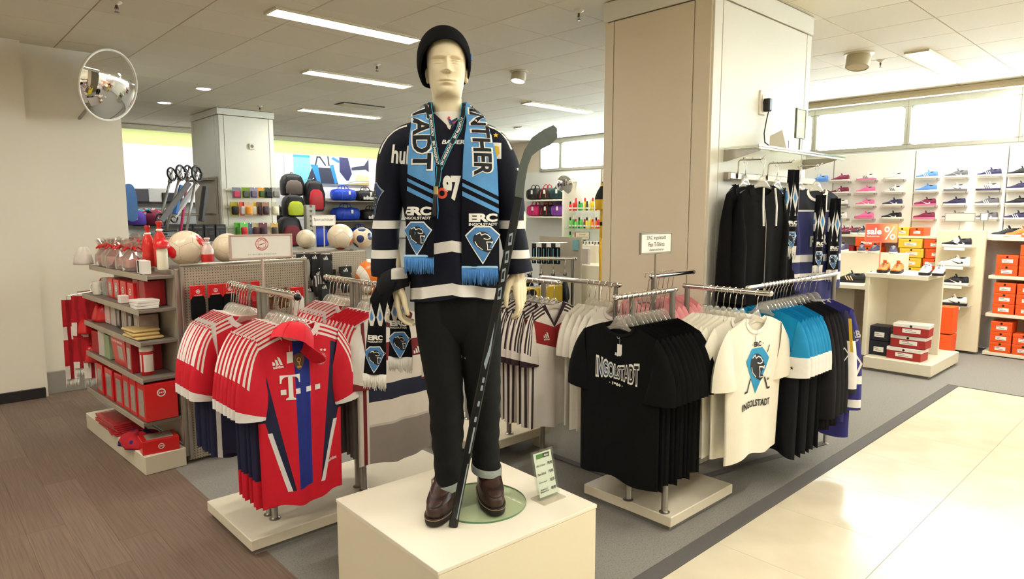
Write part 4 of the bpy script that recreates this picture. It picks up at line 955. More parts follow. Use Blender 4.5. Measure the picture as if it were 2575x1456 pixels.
# ------------------------------------------------------------------ plinth, mannequin and what it wears
PL_TOP = .45
t = thing('display_plinth', 'cream square display plinth under the mannequin', 'plinth', (1.622, 2.02, 0), rad(-2.2))
b = MB(); b.box((0, 0, (PL_TOP - .016) / 2), (.772, .735, PL_TOP - .016), ch=.003); part('body', b, mat('plinth_laminate', (232, 222, 194), .5, noise=.012, nscale=6), t)
b = MB(); b.box((0, 0, PL_TOP - .007), (.776, .739, .014), ch=.0015); part('top_panel', b, mat('plinth_top', (240, 232, 212), .38, noise=.01, nscale=6), t)
P0 = V((1.555, 2.03, PL_TOP)); MROT = rad(-43)
man = thing('mannequin', 'cream male mannequin dressed in navy hockey jersey, dark jeans, boots and black beanie', 'mannequin', P0, MROT)
SKIN = mat('cream_mannequin_gloss', (230, 216, 180), .42, noise=.01, nscale=10, spec=.4)
def lerp_rows(tab, n):
    """interpolate rows of numbers smoothly (Catmull-Rom) to n rows"""
    T = np.array(tab, float); m = len(T) - 1; out = []
    for i in range(n):
        s = i / (n - 1) * m; k = min(int(s), m - 1); f = s - k; p0, p1, p2, p3 = T[max(k - 1, 0)], T[k], T[k + 1], T[min(k + 2, m)]
        out.append(.5 * (2 * p1 + (p2 - p0) * f + (2 * p0 - 5 * p1 + 4 * p2 - p3) * f * f + (3 * p1 - p0 - 3 * p2 + p3) * f ** 3))
    return out
CH = 1.600       # chin height
HT = [(-.75, .14, .10, .10, 2), (-.50, .145, .105, .10, 2), (-.32, .15, .11, .095, 2), (-.20, .17, .10, .09, 2), (-.150, .14, .075, .085, 2), (-.125, .085, .064, .078, 2), (-.095, .060, .054, .070, 2), (-.06, .0555, .048, .066, 2), (-.03, .0555, .050, .066, 2), (-.013, .0545, .060, .068, 2.1), (-.004, .0535, .076, .070, 2.2), (.008, .055, .085, .074, 2.3), (.024, .0585, .088, .078, 2.3),
      (.045, .0635, .0885, .083, 2.3), (.07, .068, .088, .087, 2.3), (.095, .071, .087, .091, 2.3), (.12, .0725, .086, .095, 2.3), (.145, .0725, .088, .097, 2.3), (.168, .0705, .084, .095, 2.2), (.188, .065, .074, .088, 2.1), (.205, .054, .060, .074, 2), (.218, .036, .040, .050, 2), (.225, .014, .016, .018, 2), (.2265, .001, .001, .001, 2)]
def gss(x, z, cx, cz, sx, sz): return math.exp(-((x - cx) / sx) ** 2 / 2 - ((z - cz) / sz) ** 2 / 2)
def face(x, z):
    d = 0.; a = abs(x); z = z * 1.03 + .004
    if z < -.02 or z > .18: return 0.
    if .076 < z < .136:                                                     # nose
        k = (.136 - z) / .053; h = .005 + .0215 * min(k, 1) ** 1.2
        if z < .083: h *= smooth((z - .072) / .011)
        d += h * math.exp(-(x / (.0062 + .0045 * min(k, 1))) ** 2 / 2)
    d += .0065 * gss(a, z, .0125, .0805, .0050, .0050)                       # nostril wings
    d -= .004 * gss(a, z, .006, .0745, .0028, .0022)
    d -= .0115 * gss(a, z, .029, .1205, .0150, .0090) + .004 * gss(a, z, .014, .121, .005, .006)      # eye sockets
    d += .0105 * gss(a, z, .0315, .1165, .0105, .0062)                        # eyeballs
    d += .0048 * gss(a, z, .0320, .1222, .0120, .0019) - .0062 * gss(a, z, .0320, .1262, .0125, .0016) + .0034 * gss(a, z, .0315, .1106, .0105, .0017) - .0036 * gss(a, z, .0315, .1078, .0100, .0016)
    d -= .0036 * gss(a, z, .0315, .1165, .0085, .0032) + .0046 * gss(a, z, .0310, .1168, .0022, .0022) - .0014 * gss(a, z, .0310, .1168, .0042, .0034)
    d += .0062 * gss(a, z, .030, .1360, .018, .0045) + .002 * gss(x, z, 0, .142, .02, .008)   # brows
    d += .004 * gss(a, z, .050, .092, .014, .012) - .003 * gss(a, z, .044, .055, .012, .014)  # cheekbones
    d += .0075 * gss(x, z, 0, .0510, .0150, .0036) + .0085 * gss(x, z, 0, .0398, .0110, .0042) - .0105 * gss(x, z, 0, .0455, .0155, .0015) - .0045 * gss(x, z, 0, .030, .014, .0042)
    d -= .0020 * gss(x, z, 0, .060, .0025, .006) - .003 * gss(x, z, 0, .046, .022, .014)
    d += .0060 * gss(x, z, 0, .012, .014, .0085) - .0025 * gss(a, z, .024, .046, .004, .004)
    return d
mb = MB(); rings = []; NA = 104
tab = lerp_rows(HT, 60)
zz = np.concatenate([np.linspace(-.75, -.13, 14)[:-1], np.linspace(-.13, -.02, 12)[:-1], np.linspace(-.02, .15, 92)[:-1], np.linspace(.15, .2265, 22)])
TZ = np.array(lerp_rows(HT, 400)); order = np.argsort(TZ[:, 0], kind='stable'); TZ = TZ[order]
HYAW = rad(7)
for z in zz:
    a, f, bk, ex = [float(np.interp(z, TZ[:, 0], TZ[:, k])) for k in (1, 2, 3, 4)]
    r = []; hw = smooth((z + .09) / .09)
    for k in range(NA):
        q = k / NA; th = 2 * PI * (q + .14 * sin(4 * PI * q) / (2 * PI) * 0) - PI      # front at th = 0
        th = math.copysign(abs(th / PI) ** 1.5 * PI, th) if True else th
        c, s = cos(th), sin(th); e = 2 / ex
        x = a * math.copysign(abs(s) ** e, s); y = -(f if c > 0 else bk) * math.copysign(abs(c) ** e, c)
        if c > .05: y -= face(x, z) * smooth((c - .05) / .35)
        cx = .004 + .010 * (1 - hw) * (z > -.2) + (0.0 if z > -.2 else .03 * smooth((-.2 - z) / .4))
        ca, sa = cos(HYAW * hw), sin(HYAW * hw)
        r.append((cx + x * ca - y * sa, x * sa + y * ca - .012 * smooth((z + .03) / .1) , CH + z))
    rings.append(r)
mb.loft(rings)
for s in (-1, 1):                                                             # ears
    for k, (cz, rr) in enumerate(((.085, .022), (.066, .016))):
        mb.ell((.004 + s * (.0745 if k == 0 else .072), .008, CH + cz), (.008, .017 if k == 0 else .012, rr), 12, 8)
def remeshed(mb_, vox, it=4):
    me = fix(mb_.mesh('limb', SKIN)); o = bpy.data.objects.new('limb', me); COL.objects.link(o)
    m = o.modifiers.new('r', 'REMESH'); m.mode = 'VOXEL'; m.voxel_size = vox
    s = o.modifiers.new('s', 'SMOOTH'); s.factor = .5; s.iterations = it
    ev = bpy.data.meshes.new_from_object(o.evaluated_get(bpy.context.evaluated_depsgraph_get()))
    vs = [tuple(v.co) for v in ev.vertices]; fs = [tuple(p.vertices) for p in ev.polygons]
    bpy.data.objects.remove(o); bpy.data.meshes.remove(ev); return vs, fs
def hand(bends, thumb, spread=1.):
    """right hand: wrist at the origin, fingers down, palm towards +X, thumb on the -Y side"""
    h = MB(); ys = (-.030, -.0095, .0105, .0285); kz = (-.090, -.094, -.089, -.080); LN = ((.043, .027, .022), (.047, .030, .023), (.043, .028, .022), (.033, .021, .019)); R0 = (.0098, .0100, .0094, .0083)
    for i in range(4):
        K = V((-.002, ys[i], kz[i])); h.cap_tube([(0, ys[i] * .55, -.004), (-.001, ys[i] * .8, -.045), K], [.0155, .0145, R0[i] * 1.2], 10)
        p = K; a = 0; path = [K]; rr = [R0[i] * 1.1]
        for j in range(3):
            a = rad(bends[i][j]); d = V((sin(a), ys[i] * .12 * spread, -cos(a))); p = p + d * LN[i][j]; path.append(p); rr.append(R0[i] * (.96, .86, .70)[j])
        mid = []; mr = []
        for u, v_, ra, rb in zip(path, path[1:], rr, rr[1:]): mid += [u, (u + v_) / 2]; mr += [ra, (ra + rb) / 2 * .95]
        h.cap_tube(mid + [path[-1]], mr + [rr[-1]], 10)
    h.cap_tube(thumb, [.0165, .0130, .0110, .0088], 10)
    h.cap_tube([(.010, -.020, -.028), (.012, -.012, -.065)], [.016, .013], 10); h.cap_tube([(.009, .020, -.025), (.009, .018, -.06)], [.013, .011], 10)
    return h
def arm(mb_, M, hb, th, elbow, shoulder):
    h = hand(hb, th); L = MB(); L.v = [tuple(M @ V(p)) for p in h.v]; L.f = h.f; L.m = h.m
    W = M @ V((0, 0, 0)); up = M @ V((0, 0, .03)); L.cap_tube([M @ V((0, 0, -.012)), W, up, (up + V(elbow)) / 2, V(elbow)], [.0225, .0235, .0255, .034, .040], 14)
    vs, fs = remeshed(L, .0029, 6); mb_.add(vs, fs)
    mb_.cap_tube([V(elbow), (V(elbow) + V(shoulder)) / 2, V(shoulder)], [.041, .046, .056], 16)
arm(mb, Matrix.Translation((-.196, -.030, .905)) @ Matrix.Rotation(rad(14), 4, 'Z') @ Matrix.Rotation(rad(-4), 4, 'Y'), ((6, 42, 62), (12, 50, 72), (14, 52, 74), (14, 50, 70)), [(.008, -.030, -.018), (.019, -.050, -.052), (.024, -.056, -.088), (.030, -.053, -.116)], (-.232, .0, 1.13), (-.17, 0, 1.42))
ML = Matrix.Translation((.270, -.020, .945)) @ Matrix.Rotation(rad(-34), 4, 'Z') @ Matrix.Rotation(rad(-7), 4, 'Y') @ Matrix.Diagonal((-1, 1, 1, 1))
arm(mb, ML, ((-4, 26, 62), (2, 32, 66), (6, 36, 68), (8, 38, 66)), [(.008, -.028, -.018), (.019, -.050, -.050), (.026, -.058, -.088), (.030, -.058, -.120)], (.262, .0, 1.15), (.175, 0, 1.42))
for sx, x1, y1, x0 in ((-1, -.005, -.03, -.04), (1, .14, .05, .115)):                                # legs
    mb.cap_tube([(x0, 0, .88), (x0 * .9 + x1 * .1, 0, .62), ((x0 + x1) / 2, (y1) / 2, .46), (x1, y1, .25), (x1, y1 + .01, .10)], [.078, .072, .052, .050, .036], 16)
me = fix(mb.mesh('body', SKIN)); shade(me, True); part('body', me, None, man)
# beanie
KNIT = mat('black_knit', (20, 20, 22), .95, noise=.10, nscale=120, bump=.6, bscale=260, spec=.15)
b = MB(); rows = []; NT = 72; ZT = 1.853
def hatp(th, z, inset=0.):
    c, s = cos(th), sin(th)
    k = max(0, 1 - ((z - 1.722) / (ZT - 1.7215)) ** 2.3) ** .5 if z > 1.722 else 1 - .26 * ((1.722 - z) / .09) ** 2
    rib = 1 + .010 * sin(th * 36) * (k > .3); R = ((.101 - inset) * s * k * rib, -((.124 if c > 0 else .132) - inset) * c * k * rib)
    ca, sa = cos(HYAW), sin(HYAW); y = R[1] - .006
    return (-.006 + R[0] * ca - y * sa, R[0] * sa + y * ca, z)
for ins in (1, 0):
    for j in (range(8, -1, -1) if ins else range(0, 19)):
        r = []
        for k in range(NT):
            th = 2 * PI * k / NT; c = cos(th)
            zr = 1.782 - .122 * smooth((1 - c) / 1.15) ** .85 - .012 * (c < 0) * abs(c)
            sgn = sin(th); zr -= .012 * (sgn < 0) * abs(sgn)
            t_ = j / 18; z = zr + (ZT - .0003 - zr) * (sin(t_ * PI / 2) if not ins else t_)
            r.append(hatp(th, z, .007 if ins else 0.))
        rows.append(r)
b.loft(rows, cap=True); bean = part('beanie', b, KNIT, man, 'black knitted beanie', smooth=True)
b = MB(); b.box((.098, -.03, 1.737), (.004, .016, .022)); part('badge', b, INKBLUE, bean)
# jersey
NVY = (14, 17, 32)
JB = lambda *iv: ((234, 230, 224), lambda c: bands(c.z, *iv))
MJ1 = mat('navy_mesh_jersey', NVY, .72, noise=.05, bump=.3, bscale=700, spec=.25, layers=[((234, 230, 224), lambda c: bands(c.z + (c.x - .03).abs() * .17, (1.030, 1.070), (.872, .915)))])
MJ2 = mat('navy_mesh_sleeve', NVY, .72, noise=.05, bump=.3, bscale=700, spec=.25, layers=[JB((1.110, 1.141), (.999, 1.031))])
JT = [(.850, .03, .176, .132), (.95, .028, .172, .128), (1.08, .02, .170, .122), (1.22, .008, .180, .122), (1.34, .003, .196, .122), (1.42, .001, .205, .110), (1.465, 0, .202, .096), (1.49, .002, .178, .085), (1.507, .003, .13, .075), (1.522, .004, .088, .069), (1.532, .004, .072, .066)]
b = MB(); rows = []; N = 96
for z, cx, a, d in lerp_rows(JT, 56):
    r = []; low = smooth((1.35 - z) / .5)
    for k in range(N):
        th = 2 * PI * k / N; c, s = cos(th), sin(th); x = a * math.copysign(abs(s) ** .85, s); y = -d * math.copysign(abs(c) ** .85, c)
        fo = low * (.010 * sin(9 * th + 1.1) + .007 * sin(5 * th + 2 * z)) + .0025 * sin(14 * th + 6 * z) * smooth((1.5 - z) / .1)
        pl = low * .020 * math.exp(-((x - .035) / .03) ** 2) * (c > 0)            # standing pleat down the front
        y -= (fo + pl) * (1 if c > 0 else -1) * abs(c)
        z_ = z + (-.012 * low * (abs(x - .03) / .17) ** 1.5 + .014 * low * math.exp(-((x - .03) / .05) ** 2)) * smooth((1.0 - z) / .15)
        if c > 0 and z > 1.42: z_ -= max(0, .052 * (1 - abs(x - .014) / .055)) * smooth((z - 1.42) / .11)
        r.append((cx + x, y, z_))
    rows.append(r)
b.loft(rows, cap=False); jm = fix(b.mesh('jersey', MJ1)); shade(jm, True); jersey = part('jersey', jm, None, man, 'navy hockey jersey with white bands')
def sleeve_rows(tab, n, N=28):
    R = lerp_rows(tab, n); out = []
    for i, q in enumerate(R):
        nx = V(R[min(i + 1, n - 1)][:3]) - V(R[max(i - 1, 0)][:3]); nx.normalize(); e2 = V((0, 1, 0)); e1 = e2.cross(nx).normalized(); row = []
        for k in range(N):
            th = 2 * PI * k / N; w = 1 + .035 * sin(3 * th + i * .35) + .025 * sin(i * .9 + th)
            row.append(V(q[:3]) + e1 * q[3] * cos(th) * w + e2 * q[4] * sin(th) * w)
        out.append(row)
    return out
SLT = {-1: [(-.095, 0, 1.430, .058, .078), (-.165, 0, 1.418, .066, .086), (-.205, 0, 1.335, .062, .080), (-.222, 0, 1.22, .054, .070), (-.231, -.004, 1.12, .051, .065), (-.237, -.014, 1.02, .052, .065), (-.238, -.02, .932, .055, .068)],
       1: [(.095, 0, 1.430, .058, .078), (.168, 0, 1.418, .067, .086), (.213, 0, 1.335, .062, .080), (.238, 0, 1.22, .055, .070), (.248, -.004, 1.12, .051, .065), (.262, -.014, 1.02, .050, .064), (.272, -.02, .944, .053, .066)]}
jv_, jf_ = [tuple(v.co) for v in jm.vertices], [tuple(p.vertices) for p in jm.polygons]
for s in (-1, 1):
    b = MB(); b.loft(sleeve_rows(SLT[s], 34), cap=False); sm = fix(b.mesh('sleeve', MJ2)); shade(sm, True); part('sleeve', sm, None, jersey)
    o = len(jv_); jv_ += [tuple(v.co) for v in sm.vertices]; jf_ += [tuple(i + o for i in p.vertices) for p in sm.polygons]
BVJ = BVHTree.FromPolygons([V(v) for v in jv_], jf_)
def jy(x, z, default=-.12):
    h = BVJ.ray_cast(V((x, -.6, z)), V((0, 1, 0))); return h[0].y if h[0] is not None else default
def FJ(x, z, l):
    y = jy(x, z, None); return None if y is None else (x, y - l - .0012, z)
def SIDE(cx, cy, cz):
    d = V((.80, .60, 0)); h = V((.60, -.80, 0))
    def f(x, z, l):
        o = V((cx, cy, cz + z)) + h * x - d * .4; r = BVJ.ray_cast(o, d); return None if r[0] is None else tuple(r[0] - d * (l + .0012))
    return f
# white shirt in the neck opening
b = MB(); rr_ = []
for z, a, d in ((1.42, .074, .082), (1.46, .072, .076), (1.50, .068, .068), (1.528, .064, .062), (1.540, .062, .059)): rr_.append([(.008 + a * sin(2 * PI * k / 32), -d * cos(2 * PI * k / 32) + .004, z) for k in range(32)])
b.loft(rr_, cap=False); sh_ = part('undershirt', b, MWT, man, 'white shirt collar', smooth=True)
printed('shirt_print', [(join(stroke([(.015, 1.513), (.025, 1.500), (.035, 1.507), (.045, 1.513)], .007), stroke([(.02, 1.498), (.034, 1.490), (.03, 1.48)], .006)), INKNAVY), (join(disc(.005, (.017, 1.515), 8), disc(.004, (.036, 1.498), 8)), INKR), (join(disc(.003, (.028, 1.474), 8), disc(.003, (.038, 1.472), 8)), INKB)], lambda x, z, l: (x, -.0745 + (z - 1.47) * .14 - l + (x - .008) ** 2 * 7.5, z), sh_, 'small blue and red emblem', L=.012)
PIP = [(-.140, 1.487), (-.165, 1.481), (-.19, 1.47), (-.213, 1.448), (-.230, 1.420), (-.243, 1.388)]
PIPR = [(.160, 1.487), (.185, 1.479), (.207, 1.465), (.228, 1.44), (.245, 1.405)]
for P in (PIP, PIPR): printed('piping', [(stroke(P, .0065), INKW)], FJ, jersey, L=.012)
printed('jersey_print', [(fit(text2d('huk', 1, .03), .085, .068, (-.150, 1.380), rad(-6)), INKW)], FJ, jersey, 'white sponsor lettering', L=.02)
printed('jersey_print', [(fit(text2d('BAUER', 1, .03, 1.0, 'CENTER', .2), .082, .016, (.035, 1.424)), INKW)], FJ, jersey, L=.02)
printed('jersey_print', [(fit(text2d('97', 1, .06, .9), .066, .092, (.030, 1.258)), INKW)], FJ, jersey, 'white number 97', L=.02)
printed('jersey_print', [(star2(.0105, (.188, 1.452)), INKY)], FJ, jersey, 'gold star'); printed('jersey_print', [(rect(.046, .058, (.185, 1.395)), INKW), (poly([(.175, 1.415), (.20, 1.41), (.202, 1.385), (.19, 1.372), (.178, 1.388)]), INKY)], FJ, jersey, 'white and gold club patch', L=.02)
printed('jersey_print', [(join(ring(.020, .010, (-.006, 1.240))), mat('orange_ink', (226, 84, 52), .6, noise=.01))], FJ, jersey, 'orange ring', L=.02)
printed('jersey_print', cat_crest(.105, (0, 0), mat('deep_blue_crest', (28, 58, 104), .6, noise=.02), INKSIL), SIDE(-.222, 0, 1.225), jersey, 'blue crest on the sleeve', L=.015)
printed('piping', [(stroke([(.268, 1.333), (.288, 1.305), (.297, 1.29)], .007), INKW)], FJ, jersey, L=.012)
# jeans, cuffs and boots
DEN = mat('black_denim', (24, 26, 25), .85, noise=.12, nscale=14, bump=.4, bscale=500, spec=.2)
b = MB()
LEG = [[(.885, -.040, .0, .088, .108), (.78, -.042, .0, .088, .105), (.68, -.034, -.002, .086, .10), (.55, -.022, -.008, .076, .088), (.44, -.012, -.012, .068, .080), (.34, -.008, -.02, .066, .076), (.24, -.006, -.026, .058, .070), (.17, -.003, -.028, .056, .070), (.104, -.004, -.028, .058, .074)],
       [(.885, .115, .01, .088, .108), (.78, .116, .01, .088, .105), (.68, .120, .014, .085, .10), (.55, .126, .022, .076, .088), (.44, .132, .034, .069, .080), (.34, .136, .046, .062, .074), (.24, .137, .056, .058, .070), (.185, .141, .06, .056, .069), (.132, .143, .060, .058, .073)]]
for q, T in enumerate(LEG):
    rows = []
    for i, (z, cx, cy, a, d) in enumerate(lerp_rows(T, 64)):
        wz = smooth((.62 - z) / .3)
        rows.append([(cx + a * sin(2 * PI * k / 40) * (1 + wz * .035 * sin(z * 85 + q + 1.5 * sin(2 * PI * k / 40))), cy - d * cos(2 * PI * k / 40) * (1 + wz * .03 * sin(z * 70 + 2.2 * k / 6 + q)), z) for k in range(40)])
    b.loft(rows, cap=False)
rows = [[(.037 + a * sin(2 * PI * k / 40), .005 - d * cos(2 * PI * k / 40), z) for k in range(40)] for z, a, d in ((.93, .155, .115), (.85, .164, .118), (.76, .166, .112), (.69, .12, .075), (.655, .03, .03))]
b.loft(rows); part('jeans', b, DEN, man, 'black denim jeans with turned up hems', smooth=True)
CUF = mat('pale_denim_inside', (150, 158, 152), .85, noise=.06, bump=.3)
for (cx, cy, z, tl_) in ((-.004, -.028, .104, .30), (.143, .060, .132, -.18)):
    b = MB(); rows = []
    for j, (dz, k_) in enumerate(((.0, 1.0), (.0, 1.06), (.022, 1.09), (.030, 1.06), (.030, 1.0))):
        rows.append([(cx + .0585 * k_ * sin(2 * PI * k / 36), cy - .0745 * k_ * cos(2 * PI * k / 36), z - .012 + dz + tl_ * .05 * sin(2 * PI * k / 36)) for k in range(36)])
    b.loft(rows, cap=False); part('turn_up', b, CUF, man, 'pale turned up hem', smooth=40)
LEA = mat('brown_leather', (58, 37, 31), .38, noise=.16, nscale=16, bump=.3, bscale=120, spec=.5, layers=[((34, 20, 20), lambda c: (c.z * -9 + .62) * ((c.y * -1) > .08))])
SOLE = mat('dark_rubber', (28, 20, 19), .6, noise=.05); WELT = mat('welt_thread', (140, 112, 84), .6, noise=.1, nscale=300)
def boot(name, x, y, rot, sd):
    t = thing(name, None, None) if False else None
    M = Matrix.Translation((x, y, .008)) @ Matrix.Rotation(rot, 4, 'Z')
    def outline(front, back, w, z, sq=1.):
        r = []
        for k in range(44):
            th = 2 * PI * k / 44; c, s = cos(th), sin(th); yy = -(front if c > 0 else back) * math.copysign(abs(c) ** (.80 if c > 0 else .9), c)
            q = (yy + front) / (front + back); ww = w * (1.0 - .16 * smooth((q - .3) / .45) + (.02 if q < .3 else 0)); r.append((ww * math.copysign(abs(s) ** .8, s) + sd * .006 * (1 - q), yy, z))
        return r
    up = [(.026, .168, .088, .0480), (.040, .172, .088, .0495), (.060, .168, .086, .0485), (.076, .150, .084, .0475), (.088, .122, .082, .047), (.102, .088, .072, .044), (.116, .064, .060, .041), (.135, .052, .052, .038)]
    b = MB(); b.loft([outline(f, bk, w, z) for z, f, bk, w in lerp_rows(up, 26)], M=M); o = part('boot', b, LEA, man, 'brown leather strap boot', smooth=True)
    b = MB(); b.loft([outline(.176, .094, .052, .0), outline(.180, .096, .0535, .008), outline(.180, .096, .0535, .022), outline(.174, .091, .050, .028)], M=M); part('sole', b, SOLE, o, smooth=40)
    b = MB(); pts = outline(.181, .097, .0545, .0245); b.tube([M @ V(p) for p in pts + pts[:1]], .0016, 5); part('welt', b, WELT, o)
    b = MB(); U = np.array(up); R = []
    for k in range(45):
        r4 = []
        for g, dz in ((-.002, -.013), (.0035, -.012), (.0035, .011), (-.002, .012)):
            z = .098 - .020 * cos(2 * PI * (k % 44) / 44) + dz; f_, bk_, w_ = [float(np.interp(z, U[:, 0], U[:, i])) for i in (1, 2, 3)]; r4.append(outline(f_ + g, bk_ + g, w_ + g, z)[k % 44])
        R.append(r4)
    b.loft(R, cap=False, M=M); part('strap', b, mat('dark_brown_strap', (40, 25, 22), .4, noise=.12, nscale=30), o, smooth=50)
    b = MB()
    for dz in (-.014, .014): b.box((sd * .0500, -.018, .106 + dz), (.005, .030, .004))
    for dy in (-.014, .014): b.box((sd * .0500, -.018 + dy, .106), (.005, .004, .03))
    bb = MB(); bb.v = [tuple(M @ V(p)) for p in b.v]; bb.f = b.f; bb.m = b.m; part('buckle', bb, STEEL, o)
boot('boot', -.012, -.026, rad(-11), -1); boot('boot', .147, .062, rad(12), 1)
b = MB(); dm = Matrix.Translation((.118, .028, 0)); b.lathe([(.001, 0), (.186, 0), (.186, .008), (.001, .008)], 72, M=dm); bp_ = part('base_plate', b, clear_mat('base_glass', (240, 248, 238), .05, .03, .99), man, 'round glass base plate')
b = MB(); b.lathe([(.1862, .0005), (.1872, .002), (.1872, .006), (.1862, .0075)], 72, M=dm, cap=False); part('glass_edge', b, EDGEG, bp_, smooth=True)
b = MB(); b.tube([(.165, .075, .006), (.165, .075, .2)], .006, 8); part('ankle_rod', b, STEEL, bp_)

# ---- scarf round the neck
SCB = (94, 152, 206); SCK = (18, 20, 28)
def scarf_layers(qe, q0): 
    def f(c): 
        d = -(c.v + (c.u - qe) * .48) + q0 if False else ((c.v + (c.u - qe) * .48) * -1.0 + q0)
        return bands(d, (0., .015), (.028, .045)) | (d > .062)
    return f
def sc_mask(c):
    dl = ((c.v + (c.u + .125) * .48) * -1.0 + 1.307); dr = ((c.v + (c.u - .073) * .48) * -1.0 + 1.29)
    ml = bands(dl, (0., .015), (.028, .045)) | (dl > .062); mr = bands(dr, (0., .015), (.028, .045)) | (dr > .062)
    return (ml & (c.u < .02)) | (mr & (c.u > .02))
MSC = mat('sky_blue_knit_scarf', SCB, .9, noise=.05, bump=.45, bscale=320, spec=.15, layers=[(SCK, sc_mask)])
FRB = mat('blue_fringe', (78, 138, 204), .9, noise=.10, nscale=60, bump=.4, bscale=200)
class Ribbon:
    """cloth strip given by rows of (key, left edge point, right edge point)"""
    def __init__(s, rows, nu=8): s.k = [r[0] for r in rows]; s.a = [V(r[1]) for r in rows]; s.b = [V(r[2]) for r in rows]; s.nu = nu; s.mid = [r[3] if len(r) > 3 else None for r in rows]
    def p(s, key, u):
        ks = s.k; inc = ks[0] < ks[-1]; i = 0
        while i < len(ks) - 2 and (ks[i + 1] < key if inc else ks[i + 1] > key): i += 1
        f = (key - ks[i]) / (ks[i + 1] - ks[i]); f = max(-.2, min(1.2, f))
        a = s.a[i].lerp(s.a[i + 1], f); b = s.b[i].lerp(s.b[i + 1], f); q = a.lerp(b, (u + 1) / 2)
        return q
    def build(s, name, m, parent, th, fold, n, yfn=None, keymap=None):
        b = MB(); uv = []; k0, k1 = s.k[0], s.k[-1]; s.g = {}
        for side in (0, 1):
            for j in range(n + 1):
                key = k0 + (k1 - k0) * j / n
                for i in range(s.nu + 1):
                    u = -1 + 2 * i / s.nu; q = s.surf(key, u, fold, yfn); nrm = s.nrm(key, u, fold, yfn)
                    q = q + nrm * (th / 2 if side == 0 else -th / 2); b.v.append(tuple(q)); uv.append((q.x, key))
        K = (n + 1) * (s.nu + 1); w = s.nu + 1
        for j in range(n):
            for i in range(s.nu):
                a = j * w + i; b.f.append((a, a + 1, a + w + 1, a + w)); b.f.append((K + a, K + a + w, K + a + w + 1, K + a + 1)); b.m += [0, 0]
            for i in (0, s.nu): a = j * w + i; b.f.append((a, a + w, K + a + w, K + a)); b.m.append(0)
        for j in (0, n):
            for i in range(s.nu): a = j * w + i; b.f.append((a, K + a, K + a + 1, a + 1)); b.m.append(0)
        s.fold, s.yfn, s.th = fold, yfn, th
        return part(name, b, m, parent, smooth=50, uvs={'uv': uv})
    def surf(s, key, u, fold, yfn):
        q = s.p(key, u); q = V(q)
        if yfn: q.y = yfn(q, key, u)
        if fold: q = q + V((0, fold(key, u), 0))
        return q
    def nrm(s, key, u, fold, yfn):
        e = abs(s.k[-1] - s.k[0]) * .004; inc = 1 if s.k[-1] > s.k[0] else -1
        a = s.surf(key + e * inc, u, fold, yfn) - s.surf(key - e * inc, u, fold, yfn); b = s.surf(key, min(u + .05, 1.), fold, yfn) - s.surf(key, max(u - .05, -1.), fold, yfn)
        n = b.cross(a) * inc; n.normalize()
        return n
    def fn(s, ref):
        """print on the outside; x across in metres from the middle, y is the key"""
        def f(x, y, l):
            w = (s.p(y, 1) - s.p(y, -1)).length / 2; u = max(-1.05, min(1.05, x / w)); q = s.surf(y, u, s.fold, s.yfn); n = s.nrm(y, u, s.fold, s.yfn)
            if n.dot(V(ref)) < 0: n = -n
            return tuple(q + n * (s.th / 2 + l + .0012))
        return f
sc = thing('fan_scarf', 'sky blue and black knitted scarf worn round the mannequin neck', 'scarf', P0, MROT)
JTA = np.array(lerp_rows(JT, 200))
def torso_y(x, z):
    cx, a, d = [float(np.interp(z, JTA[:, 0], JTA[:, k])) for k in (1, 2, 3)]; q = min(.97, abs(x - cx) / (a * 1.12))
    return -d * (1 - q ** 2.4) ** (1 / 2.4)
def sy(q, key, u):
    if key > 1.50: return q.y
    y = torso_y(q.x, q.z) - .022 - .012 * smooth((1.3 - key) / .3)
    f = smooth((1.50 - key) / .06); return q.y * (1 - f) + y * f
def side_rows(sd, bot):
    if sd < 0: fr = [(bot, -.144, -.035), (1.15, -.138, -.033), (1.30, -.128, -.030), (1.37, -.125, -.028), (1.44, -.120, -.038), (1.50, -.118, -.048)]
    else: fr = [(bot, .064, .197), (1.15, .066, .196), (1.30, .070, .193), (1.37, .073, .189), (1.44, .078, .172), (1.50, .084, .152)]
    return [(k, (a, -.09, k), (b_, -.09, k)) for k, a, b_ in fr]
RL = side_rows(-1, 1.010) + [(1.545, (-.124, -.035, 1.528), (-.060, -.050, 1.556)), (1.60, (-.134, .03, 1.525), (-.066, .01, 1.582)), (1.68, (-.100, .110, 1.512), (-.050, .062, 1.590)), (1.77, (.004, .140, 1.50), (.004, .085, 1.592))]
RR = side_rows(1, .970) + [(1.545, (.072, -.050, 1.556), (.138, -.035, 1.524)), (1.60, (.076, .01, 1.582), (.144, .03, 1.520)), (1.68, (.058, .062, 1.590), (.108, .110, 1.510)), (1.77, (.004, .085, 1.592), (.004, .140, 1.50))]
sL = Ribbon(RL, 10); sR = Ribbon(RR, 10)
fL = lambda k, u: -.006 * math.cos(2.2 * u) * 1.0 - .004 * sin(5 * u + 3 * k) * smooth((1.45 - k) / .2)
fR = lambda k, u: -.006 * math.cos(2.0 * u) - .003 * sin(4 * u + 2 * k) * smooth((1.45 - k) / .2)
kl = sL.build('scarf_half', MSC, sc, .008, fL, 74, sy); kr = sR.build('scarf_half', MSC, sc, .008, fR, 78, sy)
